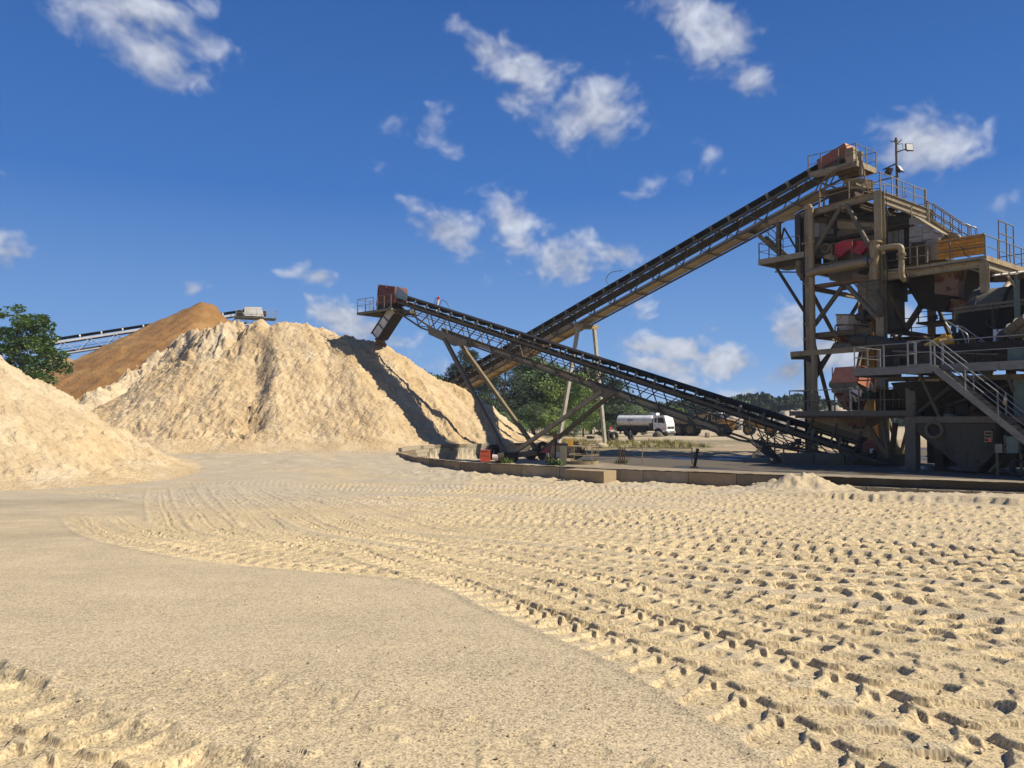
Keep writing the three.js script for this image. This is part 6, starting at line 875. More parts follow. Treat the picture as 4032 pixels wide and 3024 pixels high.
// electric boxes on posts
{
  const mb = new MB(), n = V(-TB[0], 0, TB[1]), bx = (vw, x0, y0, x1, y1, b, th, nm, mt, t) => polyV(mb, vw, [[x0, y0], [x1, y0], [x1, y1], [x0, y1]], b, th).build(nm, mt, t);
  let t = thing('control_box', 'pale control box with a dark window, buttons and a red switch on the tank side', 'control box', PA(...Y6(1450, 980), -6.8)); bx(Y6, 1398, 905, 1502, 1072, -6.82, .16, 'case', M.body, t); bx(Y6, 1402, 928, 1486, 958, -6.92, .03, 'window', M.black, t); for (const [x, y, m] of [[1412, 992, M.black], [1440, 990, M.black], [1472, 990, M.black], [1412, 1042, M.black], [1440, 1045, M.black], [1470, 1044, M.redLamp]]) { const c = PA(...Y6(x, y), -6.9); mb.rod(c, c.clone().addScaledVector(n, .04), m === M.redLamp ? .05 : .04, 10).build('button', m, t); } bx(Y6, 1412, 892, 1498, 910, -6.86, .2, 'hood', M.dgrey, t); mb.pipe([PA(...Y6(1440, 1075), -6.85), PA(...Y6(1435, 1150), -6.9), PA(...Y6(1490, 1180), -6.9), PA(...Y6(1545, 1160), -6.9)], .016, 6, 18).build('cable', M.black, t);
  t = thing('junction_box', 'small grey metal junction box on a thin post below the stair', 'junction box', PA(...Y6(1605, 1160), -7.0)); bx(Y6, 1552, 1095, 1658, 1228, -7.0, .2, 'case', M.galv, t); bx(Y6, 1550, 1085, 1662, 1100, -7.0, .26, 'lid', M.dark, t); { const p = PA(...Y6(1570, 1235), -7.0); mb.bar(p, V(p.x, slab, p.z), .07, .07).build('post', M.tan, t); }
  t = thing('switch_cabinet', 'grey green switch cabinet on a post at the foot of the stair', 'cabinet', PA(...Y6(1800, 1100), -6.9)); bx(Y6, 1725, 990, 1900, 1232, -6.9, .3, 'case', M.greenGrey, t); bx(Y6, 1678, 970, 1715, 1230, -6.85, .2, 'side_duct', M.grey, t); for (const x of [1690, 1705]) bx(Y6, x - 8, 1140, x + 6, 1160, -7.0, .1, 'handle', M.black, t); { const p = PA(...Y6(1915, 1240), -6.9); mb.bar(p, V(p.x, slab, p.z), .08, .08).build('post', M.tan, t); } for (let k = 0; k < 3; k++) mb.pipe([PA(...Y6(1640 + k * 60, 1235), -6.9), PA(...Y6(1660 + k * 60, 1330), -6.8), PA(...Y6(1700 + k * 50, 1370), -6.8)], .02, 6, 12).build('cable', M.black, t);
  t = thing('cable_coil', 'coil of black cable hanging on a post at the lower right', 'cable coil', PA(...Y6(1880, 1440), -7.1)); { const c = PA(...Y6(1882, 1442), -7.1), face = new THREE.Matrix4().makeBasis(V(-TA[0], 0, TA[1]), V(0, 1, 0), n), r = rng(4); for (let k = 0; k < 7; k++) { const g = new THREE.TorusGeometry(.27 + r() * .05, .022, 6, 30); g.applyMatrix4(face); g.translate(c.x + (r() - .5) * .06, c.y + (r() - .5) * .05, c.z + (r() - .5) * .08); mb.add(g); mb.build('turn', M.black, t); } mb.box(c.clone().add(V(.35, 0, .05)), .09, 1.5, .09).build('post', M.dark, t); }
  t = thing('warning_lamp', 'small white lamp on the stair railing post at the right', 'lamp', PA(...Y6(1690, 450), -7.3)); bx(Y6, 1672, 425, 1712, 470, -7.3, .1, 'head', M.dirtyWhite, t); bx(Y6, 1662, 472, 1708, 530, -7.3, .1, 'body', M.cream, t);
}
// lower platform with orange hood
{
  const b = -5.0, bB = -2.2, mb = new MB(), p0 = PA(...Y5(120, 950), b), a0 = aOf(p0), y0 = p0.y, a1 = aOf(PA(...Y5(2010, 920), b)), t = thing('lower_platform', 'grey steel platform with railing low in front of the tower, carrying the orange hood', 'platform', T(0, b + 1, y0));
  tbox(mb, a0, a1, b, bB, y0 - .1, y0 - .04); mb.build('deck_plate', M.dgrey, t); mb.bar(T(a0, b - .02, y0 - .1), T(a1, b - .02, y0 - .1), .03, .24).build('fascia', M.grey, t); mb.bar(T(a0 + .01, b, y0 - .1), T(a0 + .01, bB, y0 - .1), .03, .24).build('fascia', M.grey, t); mb.bar(T(a0 - .3, b + .1, y0 - .28), T(a1, b + .1, y0 - .28), .2, .14).build('beam', M.brown, t); mb.bar(T(a0 - .3, bB - .1, y0 - .28), T(a1, bB - .1, y0 - .28), .2, .14).build('beam', M.brown, t);
  railing(t, [T(a0, bB, y0 - .05), T(a0, b, y0 - .05), T(a1, b, y0 - .05)], 1.15, M.rail, { gap: 1.3, r: .026, drop: .2 });
  // legs
  for (const [x, y, xx, yy, bb] of [[1300, 1130, 1650, 1660, b + .9], [1560, 1010, 1670, 1655, b + .4], [1760, 1130, 1700, 1640, b + 1.6], [640, 1040, 600, 1130, bB], [850, 1030, 700, 1150, bB]]) mb.bar(PA(...Y5(x, y), bb), PA(...Y5(xx, yy), bb), .2, .2).build('leg', M.tan, t);
  for (const [x, xx, yy] of [[1480, 1490, 560], [2040, 2040, 1000]]) mb.bar(PA(...Y5(x, 1000), b + 2), PA(...Y5(xx, yy), b + 2), .15, .15).build('column', M.tan, t);
  for (const x of [1830, 1880, 1740]) mb.bar(PA(...Y5(x, 900), b + .7), PA(...Y5(x, 570), b + .7), .1, .1).build('post', M.dgrey, t);
  tbox(mb, aOf(PA(...Y5(1490, 600), b + 1.5)), aOf(PA(...Y5(1900, 600), b + 1.5)), b + 1.8, b + 2.2, y0 - .05, y0 + 1.1); mb.build('drive_box', M.dark, t);
  // tapered funnel below
  const q = (x, y, bb) => { const [a, , yy] = abOf(PA(...Y5(x, y), b + .3)); return T(a, bb, yy); };
  mb.hull([q(980, 1180, b + .7), q(1220, 1185, b + .7), q(1220, 1185, b + 1.7), q(980, 1180, b + 1.7)], [q(890, 1030, b + .3), q(1310, 1030, b + .3), q(1310, 1030, b + 2.4), q(890, 1030, b + 2.4)]).build('funnel', M.rustDark, t); mb.hull([q(1010, 1215, b + .75), q(1190, 1215, b + .75), q(1190, 1215, b + 1.6), q(1010, 1215, b + 1.6)], [q(1010, 1180, b + .75), q(1190, 1180, b + .75), q(1190, 1180, b + 1.6), q(1010, 1180, b + 1.6)]).build('rubber_spout', M.black, t);
  const h = thing('orange_hood', 'orange brown steel hood on a grey body on the low platform', 'hood', T(aOf(PA(...Y5(1000, 500), b + .5)), b + 1, y0)), bb = b + .55;
  const Q5 = (x, y, d = 0) => { const [a, , yy] = abOf(PA(...Y5(x, y), bb)); return T(a, bb + d, yy); };
  mb.hull([Q5(745, 508, 0), Q5(1165, 495, 0), Q5(1165, 495, 2.1), Q5(745, 508, 2.1)], [Q5(780, 262, .25), Q5(1205, 232, .25), Q5(1180, 300, 2.0), Q5(790, 330, 2.0)]).build('shell', M.orange, h);
  { const g = (x, y, d) => Q5(x, y, d); mb.hull([g(1165, 497, 0), g(1172, 497, 0), g(1172, 640, 1.9), g(1165, 640, 1.9)], [g(1205, 235, .2), g(1211, 235, .2), g(1186, 330, 2.0), g(1180, 330, 2.0)]).build('end_plate', M.orange, h); }
  for (const [x, y, xx, yy, d] of [[1165, 497, 1207, 232, .0], [780, 262, 745, 508, .0]]) mb.bar(Q5(x, y, d - .01), Q5(xx, yy, d + .22), .05, .05).build('edge_flange', M.hood, h); for (const d of [.9, 1.5]) mb.bar(Q5(1170, 520 + d * 40, d), Q5(1200, 250 + d * 35, d + .1), .05, .06).build('rib', M.hood, h); mb.bar(Q5(1195, 360, .2), Q5(1180, 400, 1.9), .05, .06).build('rib', M.hood, h);
  mb.hull([Q5(752, 655, .1), Q5(1115, 650, .1), Q5(1115, 650, 1.9), Q5(752, 655, 1.9)], [Q5(748, 510, .06), Q5(1162, 500, .06), Q5(1162, 500, 1.9), Q5(748, 510, 1.9)]).build('body', M.grey, h);
  mb.hull([Q5(890, 920, .4), Q5(1010, 920, .4), Q5(1010, 920, 1.6), Q5(890, 920, 1.6)], [Q5(770, 657, .15), Q5(1100, 652, .15), Q5(1100, 652, 1.8), Q5(770, 657, 1.8)]).build('hopper', M.rustDark, h);
  mb.plate([Q5(1085, 575, -.1), Q5(1250, 640, -.1), Q5(1245, 740, -.1), Q5(1130, 680, -.1)], .05).build('bracket_plate', M.white, h); mb.bar(Q5(1085, 570, -.12), Q5(1085, 920, -.12), .07, .1).build('bracket_post', M.dirtyWhite, h); mb.bar(Q5(1095, 650, -.14), Q5(1320, 790, -.14), .08, .1).build('bracket_arm', M.dgrey, h); mb.bar(Q5(1120, 690, -.1), Q5(1170, 800, -.1), .05, .08).build('bracket_post', M.dirtyWhite, h);
  const d = thing('green_drum', 'dull green cylinder end sticking out left of the orange hood', 'drum', Q5(690, 525, .6)); mb.rod(Q5(672, 525, .55), Q5(800, 525, .55), .16, 20).build('shell', M.greenGrey, d); mb.rod(Q5(668, 525, .55), Q5(674, 525, .55), .19, 20).build('end_cap', M.greenGrey, d);
  const m = thing('green_motor', 'dark green upright motor on the low platform, right of the orange hood', 'motor', Q5(1310, 690, .2)); mb.rod(Q5(1305, 750, .2), Q5(1305, 620, .2), .13, 16).build('body', M.green, m); for (let k = 0; k < 8; k++) { const A = k / 8 * 6.283; mb.bar(Q5(1305, 745, .2).add(V(Math.cos(A) * .14, 0, Math.sin(A) * .14)), Q5(1305, 630, .2).add(V(Math.cos(A) * .14, 0, Math.sin(A) * .14)), .03, .03).build('fin', M.green, m); } mb.rod(Q5(1305, 620, .2), Q5(1305, 590, .2), .06, 12).build('cap', M.dirtyWhite, m); mb.pipe([Q5(1330, 600, .1), Q5(1350, 500, .1), Q5(1385, 520, .1), Q5(1390, 600, .1)], .03, 6, 16).build('hose', M.dirtyWhite, m); mb.rod(Q5(1330, 710, .3), Q5(1440, 710, .3), .2, 14).build('gearbox', M.dark, m);
}
{ // motor with red cover at the tail of the stacker
  const mb = new MB(), P7 = (x, y, D) => PD(...Y7(x, y), D), t = thing('red_motor_cover', 'dull red rounded motor cover at the tail of the stacking conveyor', 'motor cover', P7(1700, 560, 39)), p = P7(1620, 550, 38.8), q = P7(1800, 560, 39.4); mb.rod(p, q, .62, 22).build('cover', M.hood, t); mb.rod(p.clone().lerp(q, -.02), p.clone().lerp(q, .03), .5, 20).build('end_ring', M.hoodDark, t); mb.rod(P7(1622, 578, 38.2), P7(1645, 578, 38.3), .24, 14).build('pulley', M.dark, t); mb.box(P7(1637, 538, 38.15), .18, .22, .04).build('plate_sign', M.white, t); mb.hull([P7(1575, 645, 38.6), P7(1810, 640, 39), P7(1810, 640, 39.8), P7(1575, 645, 39.4)], [P7(1575, 615, 38.6), P7(1810, 615, 39), P7(1810, 615, 39.8), P7(1575, 615, 39.4)]).build('base', M.dgrey, t);
  const h = thing('red_hose', 'thin dark red hose hanging down from the stacking conveyor to the slab', 'hose', P7(750, 550, 40)); mb.pipe([P7(745, 440, 40), P7(742, 540, 40), P7(765, 600, 40), P7(835, 642, 40), P7(1000, 640, 40.5), P7(1280, 634, 40.5)], .045, 7, 40).build('hose', M.hose, h);
  const s = thing('access_stair', 'dark steel stair and leg plate beside the stacking conveyor, left of the tower', 'stair', P7(480, 735, 39.5)); mb.plate([P7(110, 385, 41), P7(330, 460, 40.6), P7(385, 540, 40.2), P7(570, 738, 39.4), P7(450, 742, 39.5), P7(350, 640, 40.1)], .1).build('leg_plate', M.dgrey, s);
  for (let k = 0; k < 6; k++) { const c = P7(575 - k * 36, 725 - k * 47, 39.6 + k * .15); mb.box(c, .75, .05, .28).build('tread', M.dgrey, s); } mb.bar(P7(585, 745, 40.2), P7(300, 395, 41.6), .06, .24).build('stringer', M.dgrey, s);
  for (const [x, y, yy, D] of [[462, 720, 380, 40.2], [570, 650, 430, 40.4], [375, 600, 320, 40.8], [155, 345, 130, 41.6]]) mb.bar(P7(x, y, D), P7(x, yy, D), .06, .06).build('post', M.truss, s); for (const [x, y, xx, yy] of [[265, 270, 470, 500], [345, 300, 540, 480], [375, 330, 600, 450], [250, 330, 440, 560]]) mb.rod(P7(x, y, 40.7), P7(xx, yy, 40.2), .03, 7).build('stair_rail', M.truss, s); mb.bar(P7(180, 612, 40.0), P7(320, 470, 40.4), .08, .1).build('side_brace', M.dgrey, s); mb.bar(P7(178, 615, 40.0), P7(345, 612, 40.2), .08, .07).build('side_brace', M.dgrey, s);
  for (const [x, y, xx, yy] of [[470, 500, 750, 420], [600, 510, 750, 430], [450, 490, 610, 515], [750, 425, 850, 450]]) mb.bar(P7(x, y, 40), P7(xx, yy, 40), .07, .08).build('pivot_arm', M.truss, s); mb.box(P7(750, 425, 40), .2, .3, .25).build('pivot_block', M.dark, s); mb.rod(P7(640, 500, 40), P7(740, 430, 40), .1, 10).build('ram', M.dgrey, s);
  const k = thing('concrete_plinth', 'low concrete plinth across the slab behind the tail of the stacking conveyor', 'plinth', T(1, -1, slab)); for (let i = 0; i < 4; i++) { const p = PH(...Y7(590 + i * 370, 700 + i * 3), slab), q = PH(...Y7(950 + i * 370, 703 + i * 3), slab); mb.bar(p.clone().add(V(0, .27, -.4)), q.clone().add(V(-.02, .27, -.4)), .8, .54).build('block', M.panelDirty, k); }
}
// drum, mesh guard, roof, pipes at the right edge
{
  const mb = new MB(), b = -1.6; let t = thing('wash_drum', 'large dark horizontal drum under the corrugated roof at the right edge', 'drum', T(-8, 1, DK.yF + 2)), c0 = PA(...N4(850, 600), .6), R = 1.75, yc = PA(...N4(850, 480), .6).y - R;
  const q = (a) => T(a, .8, yc), aS = aOf(PA(...N4(845, 560), -.6)); mb.rod(q(aS), q(aS - 9), R, 40).build('shell', M.panelDirty, t); mb.rod(q(aS + .02), q(aS - .35), R + .06, 40).build('tyre_ring', M.dgrey, t); for (const o of [1.55, 2.8, 4.3]) mb.rod(q(aS - o), q(aS - o - .12), R + .07, 40).build('hoop', M.dark, t); mb.rod(q(aS - 2.3), q(aS - 2.9), R + .55, 36).build('tyre_ring', M.dark, t); mb.rod(q(aS + .5), q(aS), R * .5, 24, R * .9).build('feed_cone', M.dark, t);
  t = thing('mesh_guard', 'dark wire mesh guard wall between posts below the drum', 'guard', T(-8, b, DK.yF)); const y0 = DK.yF + .1, y1 = PA(...N4(900, 780), b).y, a0 = aOf(PA(...N4(650, 800), b)), a9 = a0 - 9, m2 = new THREE.MeshStandardMaterial({ color: 0x1c1b18, roughness: .8 });
  for (let i = 0; i < 5; i++) { const p = a0 - i * 1.75; for (let k = 0; k < 26; k++) mb.bar(T(p - .06 - k * .065, b, y0), T(p - .06 - k * .065, b, y1), .012, .012); for (let k = 0; k < 26; k++) mb.bar(T(p - .04, b, y0 + (y1 - y0) * k / 25), T(p - 1.7, b, y0 + (y1 - y0) * k / 25), .012, .012); const w = mb.build('mesh_panel', m2, t); w.userData.kind = 'stuff'; tbox(mb, p - .05, p - 1.7, b + .35, b + .4, y0, y1 + .2); mb.build('back_sheet', M.dark, t); mb.bar(T(p, b - .02, y0 - .2), T(p, b - .02, y1 + .35), .1, .12).build('post', M.dgrey, t); }
  for (const y of [y1 + .32, y1 + .14]) mb.bar(T(a0, b - .05, y), T(a9, b - .05, y + .25), .06, .12).build('rail_beam', M.grey, t);
  t = thing('corrugated_roof', 'pale corrugated roof sheet over the drum at the right edge', 'roof', T(-9, 0, 8)); const rp = PA(...N4(1170, 283), -2.4), rq = PA(...N4(1566, 205), -2.4), rr = PA(...N4(1420, 205), .3), ar = aOf(rp), ay = rp.y, n = 20, sl = .16;
  for (let k = 0; k < n; k++) { const p = T(ar - k * .32, -2.4, ay), e = T(ar - k * .32, 1.6, ay + sl * 4); mb.bar(p.clone().add(V(0, .03, 0)), e.clone().add(V(0, .03, 0)), .09, .06); } mb.hull([T(ar + .05, -2.4, ay - .03), T(ar - 6.6, -2.4, ay - .03), T(ar - 6.6, 1.6, ay + sl * 4 - .03), T(ar + .05, 1.6, ay + sl * 4 - .03)], [T(ar + .05, -2.4, ay), T(ar - 6.6, -2.4, ay), T(ar - 6.6, 1.6, ay + sl * 4), T(ar + .05, 1.6, ay + sl * 4)]).build('sheet', M.dirtyWhite, t);
  mb.bar(T(ar, -2.3, ay - .18), T(ar - 6.6, -2.3, ay - .18), .1, .26).build('eave_beam', M.brown, t); mb.bar(T(ar - .1, -2.3, ay - .2), T(ar - .1, 1.5, ay + .45), .1, .22).build('rafter', M.brown, t);
  { const p = PA(...N4(1465, 285), -2.3), f = PA(...N4(1470, 890), -2.3); mb.bar(V(p.x, p.y, p.z), V(p.x, DK.yF, p.z), .17, .17).build('post', M.greenGrey, t); mb.bar(p.clone().add(V(-.4, 0, 0)), p.clone().add(V(0, -.6, 0)), .08, .1).build('knee_brace', M.cream, t); }
  t = thing('floodlight', 'black floodlight fixed to the right corner column of the tower', 'floodlight', PA(...N4(1010, 690), -.4)); { const c = PA(...N4(1010, 690), -.4), g = (sx, sy, sz, z, nm, mt) => { const k = new THREE.BoxGeometry(sx, sy, sz); k.translate(0, 0, z); k.applyMatrix4(new THREE.Matrix4().makeRotationFromEuler(new THREE.Euler(.5, -.2, .12, 'YXZ'))); k.translate(c.x, c.y, c.z); mb.add(k).build(nm, mt, t); }; g(.34, .58, .12, 0, 'case', M.black); g(.16, .2, .02, .065, 'lens', M.lens); mb.box(c.clone().add(V(.16, .2, -.15)), .1, .2, .2).build('bracket', M.cream, t); }
  t = thing('floodlight', 'small dark floodlight against the sky on the rear yellow column', 'floodlight', PA(...N4(380, 835), 5)); mb.box(PA(...N4(380, 835), 5), .42, .32, .2, new THREE.Matrix4().makeRotationZ(.4)).build('case', M.brown, t); mb.bar(PA(...N4(355, 860), 5), PA(...N4(380, 840), 5), .05, .05).build('bracket', M.dgrey, t);
  t = thing('white_cabinet', 'white cabinet behind the walkway railing at the right', 'cabinet', PA(...N4(1250, 1080), -3.2)); mb.hull([[1163, 1185], [1345, 1180], [1345, 1180], [1163, 1185]].map(([x, y], i) => { const [a, , yy] = abOf(PA(...N4(x, y), -3.4)); return T(a, i < 2 ? -3.4 : -2.8, yy); }), [[1163, 985], [1300, 980], [1300, 980], [1163, 985]].map(([x, y], i) => { const [a, , yy] = abOf(PA(...N4(x, y), -3.4)); return T(a, i < 2 ? -3.4 : -2.8, yy); })).build('case', M.white, t); polyV(mb, N4, [[1216, 978], [1224, 978], [1224, 1020], [1216, 1020]], -3.46, .05).build('latch', M.black, t);
  t = thing('torn_sheet', 'bright white sheet catching the sun below the thick grey pipes', 'sheet', PA(...N4(1390, 1140), -4.6)); polyV(mb, N4, [[1355, 1175], [1360, 1120], [1375, 1090], [1395, 1080], [1412, 1095], [1418, 1180]], -4.6, .04).build('sheet', M.whitePlain, t);
  for (const [x0, y0, x1, y1, r, lb] of [[1330, 1040, 1620, 830, .22, 'upper thick grey pipe slanting in at the right edge'], [1420, 1130, 1640, 960, .20, 'lower thick grey pipe slanting in at the right edge']]) { t = thing('slurry_pipe', lb, 'pipe', PA(...N4(x0, y0), -4.4)); const p = PA(...N4(x0, y0), -4.4), q2 = PA(...N4(x1, y1), -5.2); mb.rod(p, q2, r, 20).build('pipe', M.panelDirty, t); for (const k of [.28, .62]) { const c = p.clone().lerp(q2, k); mb.rod(c, c.clone().lerp(q2, .03), r + .06, 20).build('flange', M.grey, t); } mb.bend([p.clone().lerp(q2, .05), p.clone().add(V(-.2, -.1, 0)), p.clone().add(V(-.1, -1.6, 0))], r * .96, .5, 16).build('elbow', M.dgrey, t); }
  t = thing('cable', 'thin blue grey cable hanging along the right corner column', 'cable', PA(...N4(1085, 400), -.3)); mb.pipe([PA(...N4(1075, 80), -.3), PA(...N4(1090, 300), -.3), PA(...N4(1098, 660), -.4), PA(...N4(1070, 830), -1.0), PA(...N4(1100, 930), -1.8), PA(...N4(1160, 965), -2.2)], .025, 6, 40).build('cable', M.galv, t);
}

// ------------------------------------------------------------------ pit equipment by the stacker legs
{
  const mb = new MB(), p = (x, y, D) => PD(...N2(x, y), D); let t = thing('red_cabinet', 'red steel cabinet standing in the wheel pit left of the stacker legs', 'cabinet', p(205, 490, 50.5)); { const a = p(140, 315, 50.3), b = p(270, 315, 50.3); mb.hull([V(a.x, -1.3, a.z), V(b.x, -1.3, b.z), V(b.x, -1.3, b.z - .7), V(a.x, -1.3, a.z - .7)], [a, b, V(b.x, b.y, b.z - .7), V(a.x, a.y, a.z - .7)]).build('case', M.redBox, t); mb.box(V((a.x + b.x) / 2, a.y - .02, a.z + .02), b.x - a.x - .1, .03, .03).build('edge', M.hood, t); mb.bar(V(a.x + .03, a.y - .35, a.z + .012), V(b.x - .03, a.y - .35, a.z + .012), .01, .02).build('seam', M.hood, t); }
  const tyre = (name, label, c, R, w, axis, group) => { const g = thing(name, label, 'tyre', c, group), d = axis.clone().normalize(); const pr = [[R * .52, -w / 2 * .8], [R * .85, -w / 2], [R * .97, -w / 2 * .7], [R, 0], [R * .97, w / 2 * .7], [R * .85, w / 2], [R * .52, w / 2 * .8], [R * .5, 0], [R * .52, -w / 2 * .8]].map(([a, b]) => new THREE.Vector2(a, b)), l = new THREE.LatheGeometry(pr, 32), qn = new THREE.Quaternion().setFromUnitVectors(V(0, 1, 0), d); l.applyQuaternion(qn); l.translate(c.x, c.y, c.z); mb.add(l).build('carcass', M.tyre, g); for (let k = 0; k < 22; k++) for (const s of [-1, 1]) { const A = (k + (s > 0 ? .5 : 0)) / 22 * 6.283, q = new THREE.BoxGeometry(R * .14, w * .42, R * .12); q.translate(0, s * w * .22, 0); q.rotateY(0); q.translate(R * 1.0, 0, 0); q.rotateY(A); q.applyQuaternion(qn); q.translate(c.x, c.y, c.z); mb.add(q); } const l2 = mb.build('tread_lugs', M.tyre, g); return g; };
  globalThis.tyre = tyre;
  tyre('stacker_tyre', 'big worn tyre beside the red cabinet in the wheel pit', p(320, 345, 52.5), .5, .36, V(.8, 0, .6));
  tyre('stacker_tyre', 'big tyre behind the pink triangular guard of the stacker legs', p(975, 290, 55.6), .45, .34, V(.5, 0, .85));
  for (const [x, y, D, s] of [[330, 430, 51.6, .5], [420, 410, 51.4, .45], [560, 400, 51.9, .5]]) { }
  t = thing('wheel_drive', 'dark wheel gearbox cluster at the near stacker leg', 'gearbox', p(470, 410, 51.4)); mb.rod(p(380, 415, 51.3), p(460, 405, 51.3), .3, 16).build('gearbox', M.dgrey, t); mb.rod(p(300, 410, 51.2), p(380, 415, 51.2), .2, 14).build('motor', M.dirtyWhite, t); mb.box(p(560, 400, 51.6), .9, .5, .5).build('housing', M.dark, t); mb.box(p(500, 380, 51.6), .4, .3, .4).build('bracket', M.truss, t);
  t = thing('triangular_guard', 'dusty pink triangular guard plate between the stacker legs', 'guard', p(1030, 310, 54)); mb.plate([p(930, 350, 54), p(1090, 248, 54), p(1060, 352, 54)], .3).build('plate', M.pinkRed, t); mb.bar(p(1060, 352, 53.8), p(1092, 250, 53.8), .06, .06).build('edge', M.hood, t);
  t = thing('valve_stand', 'rusty valve box on a pipe stand behind the stacker struts', 'valve', p(1160, 240, 50)); mb.box(p(1150, 137, 50), .32, .26, .25).build('box', M.hood, t); mb.rod(p(1145, 150, 50), p(1145, 470, 50), .06, 10).build('pipe', M.dgrey, t); mb.rod(p(1165, 170, 50), p(1165, 240, 50), .1, 10).build('valve_body', M.dark, t); mb.box(p(1182, 375, 49.6), .24, .32, .1).build('plate', M.dirtyWhite, t); mb.rod(p(1205, 295, 49.6), p(1228, 295, 49.6), .1, 14).build('cap', M.greenGrey, t); mb.box(p(1180, 195, 49.8), .09, .22, .04).build('tag', M.white, t); mb.box(p(1090, 440, 50), .8, .34, .4).build('base', M.hoodDark, t);
  // small weeds on the wall
}
{ // round yellow railing on the slab
  const mb = new MB(), c = PH(...N2(1505, 500), slab), R = PH(...N2(1728, 500), slab).x - c.x, t = thing('round_railing', 'pale yellow round railing with a kick plate standing on the slab', 'railing', c); const pt = (A, y) => V(c.x + Math.cos(A) * R, slab + y, c.z - Math.sin(A) * R * .85);
  const H = .9; for (const y of [H, H * .52]) { const l = []; for (let k = 0; k <= 32; k++) l.push(pt(-2.6 + 5.4 * k / 32 - .4, y)); mb.pipe(l, .02, 7, 60); mb.build(y === H ? 'top_rail' : 'knee_rail', M.cream, t); }
  for (const A of [-2.9, -2.3, -1.05, -.95, -.2, .4, 1.2, 2.0]) mb.bar(pt(A, 0), pt(A, H), .035, .035).build('post', M.cream, t);
  for (const [A0, A1] of [[-2.9, -1.1], [-1.0, .3], [.4, 2.3]]) { const l0 = []; for (let k = 0; k <= 14; k++) { const A = mix(A0, A1, k / 14), A2 = mix(A0, A1, (k + 1) / 14); if (k < 14) mb.bar(pt(A, .085), pt(A2, .085), .02, .17); } mb.build('kick_plate', M.cream, t); }
  mb.hull([N2(1330, 195), N2(1465, 200), N2(1440, 232), N2(1330, 232)].map((q) => PD(...q, 37.6)), [N2(1330, 195), N2(1465, 200), N2(1440, 232), N2(1330, 232)].map((q) => PD(...q, 38.2))).build('small_hopper', M.dgrey, t); mb.box(PD(...N2(1350, 212), 37.5), .25, .35, .2).build('yellow_box', M.yellow, t);
  const f = thing('pipe_fence', 'thin rusty pipe fence on the slab right of the round railing', 'fence', PH(...N3(800, 450), slab)), q = (x, y) => PH(...N3(x, y), slab), g0 = q(415, 447), g1 = q(1172, 445), up = (p0, h) => p0.clone().add(V(0, h, 0)), hh = .84;
  for (const k of [0, .02, .05, .075, 1]) { const p0 = g0.clone().lerp(g1, k); mb.bar(p0, up(p0, hh), .045, .045).build('post', M.brown, f); } { const p0 = g0.clone().lerp(g1, .32); mb.bar(up(p0, 0), up(p0, hh), .04, .04).build('post', M.cream, f); } mb.rod(up(g0, hh), up(g1, hh - .02), .02, 8).build('top_rail', M.brown, f); mb.pipe([up(g0, .42), up(g0.clone().lerp(g1, .5), .38), up(g0.clone().lerp(g1, .86), .47), up(g1, .36)], .016, 7, 30).build('knee_rail', M.brown, f);
  const l = thing('leaning_post', 'dark channel post leaning at the edge of the wet slab', 'post', q(1200, 480)); const a = q(1195, 478), b2 = PD(...N3(1230, 280), -a.z - .1); mb.ibeam(a, b2, .09, .13).build('post', M.dark, l); mb.box(a.clone().add(V(0, .02, 0)), .3, .06, .3).build('foot', M.dark, l);
  const st = thing('concrete_step', 'low concrete step at the foot of the wall below the round railing', 'step', P(2, -1.1, 35.4)); const sA = PD(...N2(1265, 572), 35.3), sB = PD(...N2(1795, 600), 33.9); const along = sB.clone().sub(sA).setY(0).normalize(), back = V(-along.z, 0, along.x); if (back.z > 0) back.negate(); const s8 = (p0, y, o) => V(p0.x + back.x * o, y, p0.z + back.z * o); mb.hull([s8(sA, -1.7, 0), s8(sB, -1.7, 0), s8(sB, -1.7, 1), s8(sA, -1.7, 1)], [s8(sA, sA.y, 0), s8(sB, sB.y, 0), s8(sB, sB.y, 1), s8(sA, sA.y, 1)]).build('block', M.concrete, st);
}
